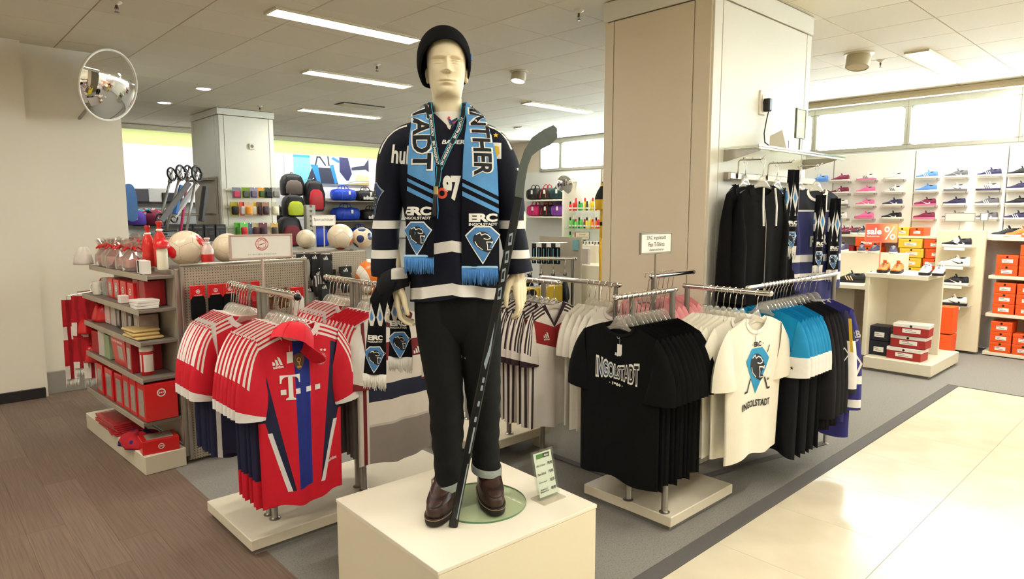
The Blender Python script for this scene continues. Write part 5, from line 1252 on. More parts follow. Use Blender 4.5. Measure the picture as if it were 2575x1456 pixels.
for half, rib, x0, x1, zb, seed in ((kl, sL, -.144, -.035, 1.012, 5), (kr, sR, .064, .197, .972, 6)):
    w = x1 - x0; b = fringe(w * .98, 46, .062, 0, random.Random(seed), .0022)
    q = rib.surf(zb, 0, rib.fold, sy); bb = MB(); bb.v = [(x + (x0 + x1) / 2, y + q.y - .004, z + zb) for x, y, z in b.v]; bb.f = b.f; bb.m = b.m
    part('fringe', bb, FRB, half, 'blue thread fringe', smooth=True, kind='stuff')
    b = MB(); b.box(((x0 + x1) / 2, q.y - .002, zb + .002), (w * .99, .012, .010), ch=.003); part('hem', b, mat('pale_blue_hem', (150, 196, 232), .9, noise=.04), half)
nF = (0, -1, .1)
def side_text(s, length, height, cx, cy, bold): return fit(text2d(s, 1, bold, 1.0), length, height, (cx, cy), -PI / 2)
for half, rib, word, ln, hh, cx, cy in ((kl, sL, 'STADT', .275, .064, .004, 1.462), (kr, sR, 'PANTHER', .31, .060, .010, 1.458)):
    printed('scarf_print', [(side_text(word, ln + .012, hh + .012, cx, cy, .070), INKW), (side_text(word, ln, hh, cx, cy, .032), mat('black_knit_ink', (20, 21, 26), .8, noise=.04))], rib.fn(nF), half, 'black block lettering outlined in white', L=.015, lift=.0010)
printed('scarf_print', fan_block(.100, (-.008, 1.176)) + cat_crest(.098, (-.006, 1.085)), sL.fn(nF), kl, 'white lettering over a blue crest', L=.015, lift=.0008)
printed('scarf_print', fan_block(.096, (.010, 1.152)) + cat_crest(.110, (.008, 1.062)), sR.fn(nF), kr, 'white lettering over a blue crest', L=.015, lift=.0008)

# ---- lanyard with a bottle opener
ln = thing('lanyard', 'black and teal lanyard with white lettering hanging over the scarf and jersey', 'lanyard', P0, MROT)
LANM = mat('black_teal_ribbon', (14, 16, 20), .7, noise=.03, layers=[((70, 176, 206), lambda c: (c.u.abs() > .78))])
sv, sf = list(jv_), list(jf_)
for o in (kl, kr):
    k = len(sv); sv += [tuple(v.co) for v in o.data.vertices]; sf += [tuple(i + k for i in p.vertices) for p in o.data.polygons]
BVS = BVHTree.FromPolygons([V(v) for v in sv], sf)
def ly(x, z):
    ys = []
    for dx in (-.009, 0, .009):
        h = BVS.ray_cast(V((x + dx, -.6, z)), V((0, 1, 0)))
        if h[0] is not None: ys.append(h[0].y)
    return min(ys) if ys else -.1
def strip(path, w, name, n=40, off=.006, top=None):
    b = MB(); uv = []; P = [V((x, 0, z)) for x, z in path]; cum = [0]
    for a, c in zip(P, P[1:]): cum.append(cum[-1] + (c - a).length)
    def at(s_):
        i = 0
        while i < len(P) - 2 and cum[i + 1] < s_: i += 1
        f = (s_ - cum[i]) / (cum[i + 1] - cum[i]); return P[i].lerp(P[i + 1], f), (P[i + 1] - P[i]).normalized()
    pts = []
    for j in range(n + 1):
        q, d = at(cum[-1] * j / n); pts.append((q, V((d.z, 0, -d.x)), ly(q.x, q.z) - off))
    ys = [p[2] for p in pts]; ys = [sum(ys[max(0, i - 2):i + 3]) / len(ys[max(0, i - 2):i + 3]) for i in range(len(ys))]
    for side in (0, 1):
        for (q, nn, _), y in zip(pts, ys):
            for u in (-1, 1): v_ = q + nn * (w / 2 * u); b.v.append((v_.x, y + side * .0016, v_.z)); uv.append((u, 0))
    K = 2 * (n + 1)
    for j in range(n):
        a = j * 2; b.f += [(a, a + 1, a + 3, a + 2), (K + a, K + a + 2, K + a + 3, K + a + 1), (a, a + 2, K + a + 2, K + a), (a + 1, K + a + 1, K + a + 3, a + 3)]; b.m += [0] * 4
    o = part(name, b, LANM, ln, uvs={'uv': uv})
    def fn(x, y, l):
        q, d = at(max(0, min(cum[-1], x))); i = min(n, max(0, round(x / cum[-1] * n))); v_ = q + V((-d.z, 0, d.x)) * y * (1 if d.z < 0 else 1); return (v_.x, ys[i] - .001 - l, v_.z)
    return o, fn, cum[-1]
LP = [(-.062, 1.575), (-.050, 1.53), (-.040, 1.47), (-.024, 1.37), (-.014, 1.325)]; RP = [(.070, 1.572), (.068, 1.53), (.055, 1.47), (.020, 1.40), (-.014, 1.325)]
oL, fl, lL = strip(LP, .019, 'ribbon', off=.005); oR, fr_, lR = strip(RP, .019, 'ribbon', off=.0075)
oD, fd, lD = strip([(-.014, 1.335), (-.018, 1.29), (-.022, 1.262)], .019, 'ribbon', 12, .009)
for o, f, L_, fl_ in ((oL, fl, lL, 1), (oR, fr_, lR, -1)):
    for k in (0.37, .77): printed('lettering', [(fit(text2d('ERC INGOLSTADT', 1, .04), .085, .0095, (L_ * k, 0), 0 if fl_ > 0 else PI), INKW)], f, o, L=.02)
LY = ly(-.022, 1.25) - .016
b = MB(); b.box((-.024, LY, 1.248), (.016, .010, .032), ch=.003); part('clip', b, mat('brass_clip', (188, 170, 120), .3, .8, noise=.03), ln)
b = MB(); b.cap_tube([(-.026, LY, 1.228), (-.028, LY, 1.19), (-.030, LY, 1.165)], [.008, .008, .010], 10); part('opener', b, BLACKP, ln, smooth=True)
b = MB(); b.tube([(-.018, LY - .004, 1.226), (-.016, LY - .006, 1.18), (-.019, LY, 1.15)], .002, 5); part('cord', b, INKBLUE, ln)

# ---- hockey stick leaning with its blade up
st = thing('hockey_stick', 'black hockey stick standing blade up against the mannequin arm', 'hockey stick', P0, MROT)
CARB = mat('black_carbon', (20, 21, 22), .35, noise=.05, spec=.5); BLADE = mat('grey_blade_face', (86, 94, 90), .4, noise=.06, nscale=40)
A, B_ = V((.028, -.180, .012)), V((.272, -.135, 1.225)); ax = (B_ - A).normalized(); sx_ = V((0, -1, 0)).cross(ax).normalized() * -1; sy_ = ax.cross(sx_).normalized()
if sx_.x < 0: sx_ = -sx_
if sy_.y > 0: sy_ = -sy_
def SH(u, v, t_): return A + ax * t_ + sx_ * u + sy_ * v
LS = (B_ - A).length
b = MB(); rows = []
for t_ in [LS * i / 24 for i in range(25)]:
    w, d, c = .0155, .0115, .004; rows.append([SH(u, v, t_) for u, v in ((-w + c, -d), (w - c, -d), (w, -d + c), (w, d - c), (w - c, d), (-w + c, d), (-w, d - c), (-w, -d + c))])
b.loft(rows); part('shaft', b, CARB, st, smooth=30)
b = MB(); rows = []
for t_, g in ((-.012, .9), (-.006, 1.12), (.02, 1.12), (.026, 1.02)): rows.append([SH(u * g, v * g, t_) for u, v in ((-.0115, -.0115), (.0115, -.0115), (.0155, -.0075), (.0155, .0075), (.0115, .0115), (-.0115, .0115), (-.0155, .0075), (-.0155, -.0075))])
b.loft(rows); part('butt_end', b, BLACKP, st)
BO = [(.256, 1.222), (.262, 1.28), (.272, 1.335), (.291, 1.392), (.318, 1.436), (.355, 1.462), (.395, 1.481), (.408, 1.470), (.410, 1.436), (.384, 1.412), (.345, 1.394), (.318, 1.372), (.304, 1.335), (.294, 1.28), (.289, 1.222)]
def curl(x, z): return -.137 + .02 * smooth((x - .28) / .14) - .03 * max(0, x - .3)
b = MB(); n = len(BO); b.v = [(x, curl(x, z) - .006, z) for x, z in BO] + [(x, curl(x, z) + .006, z) for x, z in BO]
for i in range(n): k = (i + 1) % n; b.f.append((i, k, n + k, n + i)); b.m.append(1)
for i in range(n // 2):
    j = n - 1 - i
    if j - 1 <= i: break
    q = (i, i + 1, j - 1, j) if i + 1 < j - 1 else (i, i + 1, j)
    b.f.append(q); b.m.append(0); b.f.append(tuple(x + n for x in q)); b.m.append(0)
part('blade', b, [BLADE, CARB], st, 'grey curved blade')
fs = lambda x, y, l: tuple(SH(x, .0115 + l, y)); fs2 = lambda x, y, l: tuple(SH(.0155 + l, -x, y))
g = []
for k, (a, l_) in enumerate(((.86, .05), (.925, .055), (.995, .05), (1.06, .05))): g.append(poly([(-.004, a), (.008, a + .006), (.004, a + l_), (-.008, a + l_ - .008)], [(-.004, a + .012), (-.005, a + l_ - .016), (.002, a + l_ - .010), (.004, a + .014)]))
printed('stick_print', [(join(*g), INKSIL)], fs, st, 'silver block pattern'); 
for w_, h_, x_, y_ in ((.006, .10, .006, .33), (.004, .22, .009, .13), (.008, .02, .004, .41), (.008, .02, .004, .47), (.008, .02, .004, .53), (.008, .02, .004, .56)): printed('stick_stripe', [(rect(w_, h_, (x_, y_)), INKSIL)], fs, st)
printed('stick_print', [(poly([(-.006, .62), (.004, .60), (.010, .66), (.004, .78), (.001, .68)]), INKSIL)], fs, st)

# ---- scarf slung over the wrist
ws = thing('fan_scarf', 'black scarf with white fringe slung over the mannequin right wrist', 'scarf', P0, MROT)
MWS = mat('black_diamond_scarf', (18, 19, 24), .9, noise=.06, bump=.45, bscale=300, spec=.15, layers=[
    ((226, 222, 214), lambda c: bands(c.v, (.745, .835)) & (((c.u * 30).mod(1.0) - .5).abs() < ((c.v * 9.).mod(1.0) - .5).abs() * .9)), ((92, 140, 196), lambda c: bands(c.v, (.765, .82)) & (((c.u * 30).mod(1.0) - .5).abs() < ((c.v * 9.).mod(1.0) - .5).abs() * .9 - .22))])
b = MB(); R = []
for k in range(41):
    th = 2 * PI * k / 40; cx, cy = -.207 + .054 * sin(th), -.022 - .072 * cos(th); zc = .905 + .022 * sin(th + .6); w = .032 + .012 * cos(th)
    g = .004 * sin(6 * th); R.append([(cx + sin(th) * (d + g), cy - cos(th) * (d + g), zc + z) for d, z in ((-.004, -w), (.006, -w * .95), (.012, 0), (.007, w * .9), (-.003, w), (-.006, 0))])
b.loft(R, cap=False); lp = part('wrap', b, mat('black_knit_wrap', (18, 19, 24), .9, noise=.06, bump=.45, bscale=300, layers=[((214, 210, 204), lambda c: (c.z > .925) & (c.x > -.20) & (c.x < -.13) & (c.y < -.06))]), ws, smooth=True)
t1 = Ribbon([(.895, (-.262, -.060, .895), (-.180, -.105, .915)), (.85, (-.284, -.070, .850), (-.205, -.100, .858)), (.78, (-.292, -.060, .780), (-.228, -.085, .780)), (.68, (-.306, -.058, .68), (-.232, -.082, .68)), (.557, (-.322, -.058, .557), (-.234, -.080, .557))], 8)
t2 = Ribbon([(.880, (-.240, .050, .880), (-.175, .045, .880)), (.80, (-.238, .060, .80), (-.178, .045, .80)), (.70, (-.236, .055, .70), (-.156, .035, .70)), (.600, (-.244, .050, .600), (-.150, .030, .600))], 8)
fo = lambda k, u: .006 * sin(3.4 * u + 9 * k) * smooth((.9 - k) / .08)
e1 = t1.build('tail', MWS, ws, .008, fo, 30); e2 = t2.build('tail', MWS, ws, .008, fo, 28)
for e, rb, z in ((e1, t1, .558), (e2, t2, .601)):
    a, c = rb.p(z, -1), rb.p(z, 1); w = (c - a).length; bb = fringe(w * 1.04, 34, .062, 0, random.Random(9), .0030); ang = math.atan2(c.y - a.y, c.x - a.x); m = (a + c) / 2; q = MB(); q.v = [tuple(Matrix.Translation(m) @ Matrix.Rotation(ang, 4, 'Z') @ V(p)) for p in bb.v]; q.f, q.m = bb.f, bb.m
    part('fringe', q, FRW, e, 'white fringe', smooth=True, kind='stuff')
printed('scarf_print', fan_block(.062, (0, .700)) + cat_crest(.082, (0, .622)), t1.fn(nF), e1, 'white lettering over a blue crest', L=.015, lift=.0008)
printed('scarf_print', fan_block(.070, (0, .735)) + cat_crest(.086, (0, .655)), t2.fn(nF), e2, 'white lettering over a blue crest', L=.015, lift=.0008)

# ---- acrylic price stand on the plinth
ps = thing('price_stand', 'clear acrylic price stand with a printed card on the plinth corner', 'price stand', (1.892, 1.80, PL_TOP), rad(-2))
TL = Matrix.Translation((0, .005, .006)) @ Matrix.Rotation(rad(-14), 4, 'X')
b = MB(); b.box((0, .01, .003), (.122, .085, .006), ch=.001); part('foot', b, CLEAR, ps)
for y in (-.0035, .0035): b = MB(); b.box((0, y, .098), (.118, .002, .196), M=TL); part('acrylic_sheet', b, GLASS, ps)
b = MB(); b.box((0, 0, .098), (.098, .0012, .178), M=TL); card = part('card', b, PAPER, ps)
fp = lambda x, z, l: tuple(TL @ V((x, -.0010 - l, z)))
GRN = mat('green_card_print', (70, 140, 48), .6, noise=.02, layers=[((24, 50, 20), lambda c: (c.x > .0))])
rows_ = []
for k, (nm_, pr) in enumerate((('ERC-Trikot', '79,95'), ('Fan-Schal', '19,95'), ('Schlüsselanhänger', '12,95'), ('ERC\nJeans', '69,95'))):
    z = .135 - .034 * k; rows_ += [fit(text2d(nm_, 1, .02), .046, None if k != 3 else .015, (-.020, z)), fit(text2d(pr, 1, .04), .026, .014, (.032, z))]
printed('card_print', [(rect(.074, .018, (0, .172)), GRN), (join(*rows_), INKB)], fp, card); printed('card_print', [(fit(text2d('Aktion', 1, .03, 1, 'CENTER', .2), .026, .009, (.018, .172)), INKW)], lambda x, z, l: fp(x, z, l + .001), card)
# ------------------------------------------------------------------ sight lines of the photograph met with real planes
def sight(px, py): return vd + RGT * ((px - 1287.5) / FOC) - vd.cross(RGT).normalized() * (-1 if vd.cross(RGT).z < 0 else 1) * ((py - 728) / FOC)
EYE = V((0, 0, CAM_H))
def onX(px, py, X): d = sight(px, py); return EYE + d * (X / d.x)
def onY(px, py, Y): d = sight(px, py); return EYE + d * (Y / d.y)
def onZ(px, py, Z): d = sight(px, py); return EYE + d * ((Z - CAM_H) / d.z)

# ------------------------------------------------------------------ red merchandise shelf with a pegboard end
GO, GR = V((1.03, 4.43, 0)), rad(3)
GU, GV = V((-sin(GR), cos(GR), 0)), V((cos(GR), sin(GR), 0))
def G(u, v, z): return GO + GU * u + GV * v + V((0, 0, z))
SHB = mat('beige_shop_metal', (176, 166, 148), .5, .25, noise=.03)
SHD = mat('grey_shelf_metal', (128, 118, 108), .5, .3, noise=.03)
PEG = mat('perforated_beige_metal', (178, 168, 150), .5, .25, noise=.02, layers=[((66, 60, 52), lambda c: ((((c.x * 58).mod(1.0) - .5).abs() < .16) & (((c.z * 58).mod(1.0) - .5).abs() < .16)))])
t = thing('shelf_unit', 'beige metal shop shelf with a pegboard end full of red fan articles', 'shelf unit', GO, GR)
b = MB(); b.box((.122, .66, .06), (.244, 1.32, .12), ch=.004); part('base', b, BASEW, t); b = MB(); b.box((.70, .68, .05), (.86, 1.24, .10)); part('plinth_box', b, SHD, t)
b = MB(); b.box((.252, .66, .70), (.02, 1.26, 1.12)); part('back_panel', b, PEG, t)
GZ = [(1.235, .15), (1.03, .21), (.83, .21), (.60, .21), (.325, .22)]
for z, dp in GZ:
    b = MB(); b.box((.24 - dp / 2, .655, z - .012), (dp, 1.25, .022), ch=.003); s_ = part('shelf', b, SHD, t)
    b = MB(); b.box((.24 - dp - .004, .655, z - .016), (.006, 1.25, .034), ch=.001); part('price_rail', b, SHB, s_)
for y in (.035, 1.28): b = MB(); b.box((.262, y, .66), (.036, .03, 1.22), ch=.003); part('upright', b, STEEL, t)
b = MB(); b.box((.72, .66, 1.255), (.90, 1.25, .02), ch=.003); part('top_deck', b, SHD, t)
b = MB(); b.box((.70, .02, .645), (.86, .014, 1.25), ch=.004); part('pegboard', b, PEG, t)
for y in (.28, 1.13): b = MB(); b.box((y, .012, .66), (.022, .03, 1.25), ch=.003); part('pegboard_upright', b, STEEL, t)
b = MB(); b.tube([(.27, .008, 1.29), (1.14, .008, 1.29)], .010, 10); part('top_rail', b, CHROME, t)
RB_ = mat('glossy_red_box', (206, 26, 30), .3, noise=.03, coat=.2); RBD = mat('dark_red_plastic', (150, 16, 26), .35, noise=.05); WIN = mat('grey_box_window', (168, 158, 146), .15, noise=.12, nscale=30)
FOIL = clear_mat('crinkled_cellophane', (236, 226, 220), .28, .12, .95, .15)
def gbox(name, cat, label, u, v, z, d, m, rz=0., crest=None, window=None, text=None, lid=None):
    """a boxed article on the shelf; d = depth (towards the aisle), width along the shelf, height"""
    p = G(u, v, z); t = thing(name, label, cat, p, GR + rz)
    b = MB(); b.box((0, 0, d[2] / 2), d, ch=.002); o = part('carton', b, m, t)
    if lid: b = MB(); b.box((0, 0, d[2] - .012), (d[0] + .004, d[1] + .004, .026), ch=.002); part('lid', b, lid, t)
    if window:
        b = MB(); b.box((-d[0] / 2 - .0005, 0, d[2] * .47), (.002, d[1] * window, d[2] * .72)); part('window', b, WIN, t)
    if crest:
        r, ax_, dz = crest; f = LEFTF(-d[0] / 2 - .001, 0, d[2] * dz) if ax_ == 'x' else FRONT(-d[1] / 2 - .001, 0, d[2] * dz)
        printed('crest_print', [(ring(r, r * .72), INKW), (join(*[move(poly([(-.5, -.5), (.1, -.5), (.5, .5), (-.1, .5)]), ((i - 1) * r * .4, 0), r * .42) for i in range(3)]), INKW)], f, t)
    if text: printed('box_print', [(fit(text2d(text, 1, .02), d[1] * .7 if text else .1), INKW)], LEFTF(-d[0] / 2 - .0012, 0, d[2] * .82), t)
    return t
# bottom deck
gbox('gift_box', 'box', 'red boxed article lying at the near corner of the red shelf base', .10, .115, .12, (.21, .17, .085), RB_, rad(-8), (.018, 'y', .5)); 
b = MB(); b.box((0, 0, .002), (.15, .11, .004)); part('window', b, WIN, bpy.data.objects['gift_box'], loc=(0, 0, .085))
for k in range(6):
    p = G(.74 + .012 * k, .09, .122 + .011 * k); t = thing('flat_package', 'flat red foil package on the shelf base, %s of its stack from the bottom' % ORD[k], 'package', p, GR + rnd.uniform(-.12, .12), 'flat red packages on the shelf base')
    b = MB(); b.box((0, 0, .005), (.20, .42, .010), ch=.002); part('packet', b, mat('red_foil_packet', (176, 44, 50), .18, noise=.2, nscale=30), t); b = MB(); b.box((0, 0, .0105), (.15, .34, .001)); part('insert', b, RBD, t)
def cloth_heap(name, cat, label, loc, r, m, seed, fl=.6):
    b = MB(); rr = random.Random(seed); n, k = 10, 20; ph = [rr.uniform(0, 6) for _ in range(4)]
    b.loft([[(r[0] * (a := cos(PI / 2 * i / n)) ** fl * cos(2 * PI * j / k) * (1 + .14 * sin(3 * 2 * PI * j / k + ph[0]) + .07 * sin(7 * 2 * PI * j / k + ph[1])), r[1] * a ** fl * sin(2 * PI * j / k) * (1 + .12 * sin(4 * 2 * PI * j / k + ph[2])), r[2] * sin(PI / 2 * i / n) * (1 + .16 * sin(5 * 2 * PI * j / k + ph[3]))) if i < n else (0, 0, r[2]) for j in range(k)] for i in range(n + 1)])
    return solo(name, b, m, label, cat, loc, GR, smooth=True)
cloth_heap('folded_flag', 'cloth', 'crumpled red and blue cloth beside the red box on the shelf base', G(.30, .06, .12), (.12, .13, .075), mat('red_blue_cloth', (172, 18, 34), .8, noise=.08, layers=[((26, 32, 96), lambda c: c.noise(9, 1) > .54)]), 4)
# lowest shelf: window boxes
for k, (u, w) in enumerate([(.10, .15), (.26, .13), (.40, .13), (.56, .16), (.78, .17), (1.0, .15)]):
    gbox('window_box', 'box', 'red window box on the lowest shelf, %s from the near end' % ORD[k], u, .125, .327, (.19, w, .235 if k < 3 else .215), RB_, 0, (.026, 'y', .74) if k == 0 else None, .62)
# fourth shelf
tp = thing('cool_bag', 'red tapered cool bag with a grey window on the shelf', 'bag', G(.55, .13, .602), GR)
b = MB(); b.loft([[(x * k, y * k, z) for x, y in ((-.09, -.15), (.09, -.15), (.09, .15), (-.09, .15))] for k, z in ((.84, 0), (.86, .01), (1.0, .16), (1.0, .19))]); part('bag_body', b, RB_, tp); b = MB(); b.box((0, 0, .195), (.18, .30, .016), ch=.004); part('lid', b, RBD, tp)
b = MB(); b.box((-.083, -.03, .09), (.003, .10, .09), ry=rad(-5)); part('window', b, WIN, tp); printed('bag_print', [(fit(text2d('FC BAYERN MÜNCHEN', 1, .02), .22), INKW)], LEFTF(-.0935, 0, .165), tp)
gbox('window_box', 'box', 'narrow red box with a dark window beside the striped bottle', .29, .12, .602, (.18, .10, .19), RBD, 0, None, .6)
tb = thing('drinking_bottle', 'white and red striped drinking bottle on the shelf', 'bottle', G(.16, .095, .602), GR)
b = MB(); b.lathe([(.036, 0), (.040, .006), (.040, .145), (.037, .155)], 24); part('bottle_body', b, mat('striped_bottle', (196, 24, 36), .3, noise=.02, layers=[((234, 226, 216), lambda c: (((c.y * 44).mod(1.0) - .5).abs() < .26) & c.z.rng(.02, .13))]), tb, smooth=40)
b = MB(); b.lathe([(.041, .150), (.041, .172), (.034, .184), (.012, .188), (.011, .200), (.004, .203)], 24); part('cap', b, WHITE, tb, smooth=40)
for k, (u, h, c, lb) in enumerate([(.85, .17, (150, 168, 130), 'pale green box'), (.98, .18, (206, 196, 186), 'cream box'), (1.14, .16, (170, 30, 38), 'red folded box')]): gbox('article_box', 'box', lb + ' at the far end of the fourth shelf', u, .13, .602, (.16, .12, h), mat('article_%d' % k, c, .5, noise=.06), rad(4 * k))
# third shelf
for k, (u, w, h, c, lb) in enumerate([(.98, .11, .15, (232, 200, 192), 'pink'), (.84, .10, .15, (206, 196, 188), 'cream'), (.72, .09, .14, (60, 46, 44), 'dark'), (.60, .10, .14, (190, 170, 160), 'beige'), (.47, .10, .13, (70, 52, 50), 'dark brown'), (.34, .10, .13, (176, 160, 150), 'taupe')]):
    gbox('gift_box', 'box', '%s standing box on the third shelf, %s from the far end' % (lb, ORD[k]), u, .16, .832, (.12, w, h), mat('gift_%d' % k, c, .4, noise=.08), 0, None, .55 if k > 1 else None)
cloth_heap('folded_towel', 'towel', 'red folded towel on the third shelf', G(1.14, .12, .832), (.08, .09, .12), RB_, 8)
for k in range(3):
    p = G(.22 + .02 * k, .10, .833 + .019 * k); b = MB(); b.box((0, 0, .009), (.16, .26 - .02 * k, .017), ch=.006); solo('placemat', b, mat('golden_board', (204, 176, 116), .4, noise=.05), 'golden flat board on the third shelf, %s from the bottom' % ORD[k], 'board', p, GR + rnd.uniform(-.1, .1), 'golden flat boards')
# second shelf
for k, u in enumerate((.40, .55, .70, .84)): gbox('mug_box', 'box', 'red mug box with a round crest on the second shelf, %s from the near end' % ORD[k], u, .15, 1.032, (.11, .12, .135), RB_, 0, (.022, 'x', .55), .5 if k > 1 else None)
for k, u in enumerate((.22, .34)): gbox('mug_box', 'box', 'low red box on the second shelf, %s from the near end' % ORD[k], u, .17, 1.032, (.12, .11, .16), RBD, 0)
for k in range(3): gbox('small_box', 'box', 'small white box on the second shelf, %s from the bottom of its stack' % ORD[k], .12, .09, 1.032 + .018 * k, (.13, .14, .017), CARDW, rad(-4 + 4 * k))
gbox('small_box', 'box', 'small cream cube standing before the red mug boxes', .47, .07, 1.032, (.05, .06, .05), CARDW)
def mug(label, loc, m, r=.04, h=.095):
    t = thing('mug', label, 'mug', loc, GR); b = MB(); b.lathe([(r * .9, 0), (r, .006), (r, h), (r - .004, h), (r - .005, .008), (.001, .007)], 20, cap=False); part('cup', b, m, t, smooth=40)
    b = MB(); b.tube([(-r * .6, r * .75, h * .82), (-r * .9, r * 1.3, h * .75), (-r * 1.0, r * 1.55, h * .5), (-r * .9, r * 1.3, h * .25), (-r * .6, r * .75, h * .2)], .006, 8); part('handle', b, m, t, smooth=True); return t
mug('clear glass tankard beside the red mug boxes', G(.97, .12, 1.032), CLEAR, .042, .13); mug('white mug at the far end of the second shelf', G(1.10, .09, 1.032), WHITE)
cloth_heap('toy_set', 'toy', 'red and white soft toy at the far end of the second shelf', G(1.20, .16, 1.032), (.06, .07, .10), mat('red_white_plush', (190, 40, 40), .85, noise=.1, layers=[((226, 214, 200), lambda c: c.noise(14, 1) > .52)]), 3)
# top: cellophane gift bags with red bows, calendar, flask, balls
def gift_bag(label, loc, s, seed):
    t = thing('gift_bag', label, 'gift bag', loc, GR + seed); rr = random.Random(seed * 100); n = 18; prof = [(.055, 0), (.06, .02), (.058, .07), (.035, .10), (.014, .118), (.03, .14), (.055, .165)]
    b = MB(); b.loft([[(r * s * cos(2 * PI * j / n) * (1 + .18 * rr.uniform(-1, 1) * (i / 6)), r * s * sin(2 * PI * j / n) * (1 + .18 * rr.uniform(-1, 1) * (i / 6)), z * s + .012 * s * rr.uniform(-1, 1) * (i / 6)) for j in range(n)] for i, (r, z) in enumerate(prof)], cap=False); part('foil', b, FOIL, t)
    b = MB(); b.ell((0, 0, .04 * s), (.048 * s, .048 * s, .038 * s), 14, 8); part('filling', b, RB_, t, smooth=True)
    b = MB()
    for k in range(5): a = k * 1.256; b.cap_tube([(0, 0, .118 * s), (.03 * s * cos(a), .03 * s * sin(a), .135 * s), (.05 * s * cos(a), .05 * s * sin(a), .118 * s)], .007 * s, 6)
    part('bow', b, RB_, t, smooth=True)
for k, (u, v, s) in enumerate([(.50, .15, 1.15), (.66, .16, 1.2), (.82, .14, 1.15), (.97, .16, 1.2), (1.10, .15, 1.1), (1.22, .17, 1.05), (.62, .30, 1.2), (.90, .32, 1.2)]): gift_bag('clear gift bag with a red bow on the red shelf, %s in line' % ORD[k], G(u, v, 1.24 if v < .24 else 1.266), s, k + 1)
def wrapped(label, loc, h, m):
    t = thing('wrapped_bottle', label, 'bottle', loc); b = MB(); b.lathe([(.034, 0), (.040, .01), (.040, h * .55), (.030, h * .68), (.014, h * .80), (.014, h * .92), (.020, h * .95), (.017, h)], 14); part('bottle_body', b, m, t, smooth=50)
    b = MB(); b.lathe([(.0165, h * .78), (.022, h * .80), (.0165, h * .83)], 14, cap=False); part('ribbon', b, INKW, t); return t
wrapped('tall bottle wrapped in red foil, left one of the pair on top of the shelf', G(.40, .22, 1.266), .27, mat('red_foil', (206, 52, 46), .2, .2, noise=.2)); wrapped('tall bottle wrapped in red foil, right one of the pair on top of the shelf', G(.30, .26, 1.266), .30, MC['red_foil'])
gbox('calendar', 'calendar', 'white boxed calendar with a dark strip at the near end of the shelf top', .22, .13, 1.236, (.05, .16, .085), CARDW, rad(-6)); b = MB(); b.box((-.026, .03, .045), (.002, .035, .075)); part('dark_strip', b, INKB, bpy.data.objects['calendar'])
tf = thing('thermos_flask', 'cream flask with a red cap at the near corner of the shelf top', 'flask', G(.09, .20, 1.266), GR); b = MB(); b.lathe([(.030, 0), (.032, .01), (.032, .12), (.026, .135)], 18); part('flask_body', b, CREAM, tf, smooth=40)
b = MB(); b.lathe([(.046, .135), (.047, .150), (.036, .180), (.014, .196), (.001, .198)], 18); part('cap', b, RB_, tf, smooth=40)
BALLM = {}
def ball(label, loc, r, base, spots, rot=(0, 0, 0), name='football'):
    """panelled ball: twelve pentagon patches and the seams between them lie on the surface as parts"""
    t = thing(name, label, 'ball', loc, rot); bm = bmesh.new(); bmesh.ops.create_icosphere(bm, subdivisions=5, radius=r)
    ph = (1 + 5 ** .5) / 2; cs = [V(p).normalized() for p in [(0, a, b * ph) for a in (-1, 1) for b in (-1, 1)] + [(a, b * ph, 0) for a in (-1, 1) for b in (-1, 1)] + [(b * ph, 0, a) for a in (-1, 1) for b in (-1, 1)]]
    me = bpy.data.meshes.new('ball_skin'); 
    for f in bm.faces:
        c = f.calc_center_median().normalized(); k = max(range(12), key=lambda i: c.dot(cs[i])); a = c.dot(cs[k]); f.smooth = True; f.material_index = 1 if (a > .935 and k in spots) else 0
    bm.to_mesh(me); bm.free(); me.materials.append(base[0]); me.materials.append(base[1]); o = part('ball_skin', me, None, t)
    b = MB()
    for i in range(12):
        nb = sorted(range(12), key=lambda j: -cs[i].dot(cs[j]))[1:6]
        for j in nb:
            if j > i:
                m = (cs[i] + cs[j]).normalized(); ax_ = cs[i].cross(cs[j]).normalized(); b.tube([(m * cos(q) + ax_ * sin(q)) * r * 1.0005 for q in (-.36, -.18, 0, .18, .36)], r * .008, 4)
    part('seam', b, base[2], t, kind='stuff'); return t
BWH = mat('cream_ball_leather', (226, 212, 184), .3, noise=.03, coat=.2); BRD = mat('red_ball_leather', (200, 28, 32), .3, noise=.04, coat=.2); BSE = mat('ball_seam', (150, 134, 112), .6, noise=.02); BNV = mat('navy_ball_leather', (40, 52, 96), .35, noise=.05); BOR = mat('orange_ball_leather', (214, 92, 40), .35, noise=.05)
p = onY(470, 640, 4.72); ball('cream and red football nearest on top of the pegboard', (p.x, p.y, 1.266 + .118), .118, (BWH, BRD, BSE), {1, 5, 8, 3}, (.5, .3, .6))
p = onY(575, 655, 4.80); ball('cream football behind the crest sign', (p.x, p.y, 1.266 + .105), .105, (BWH, BRD, BSE), {2, 7}, (.2, .9, 0))
p = onY(523, 660, 4.62); wrapped('small clear bottle with red print between the two cream footballs', (p.x, p.y, 1.266), .19, mat('red_clear_bottle', (216, 190, 180), .2, noise=.1, layers=[((196, 40, 40), lambda c: c.z.rng(.03, .08))]))
sign_board('price_card', 'small grey framed card behind the cream football', onY(435, 630, 5.1) + V((0, 0, -.02)), .085, .115, [(join(ring(.014, .011, (0, .0)), ring(.007, .005, (0, 0))), INKG)], mat('taupe_card_frame', (150, 138, 124), .5, noise=.02), .04, 0, mat('taupe_card', (206, 192, 178), .6, noise=.01))
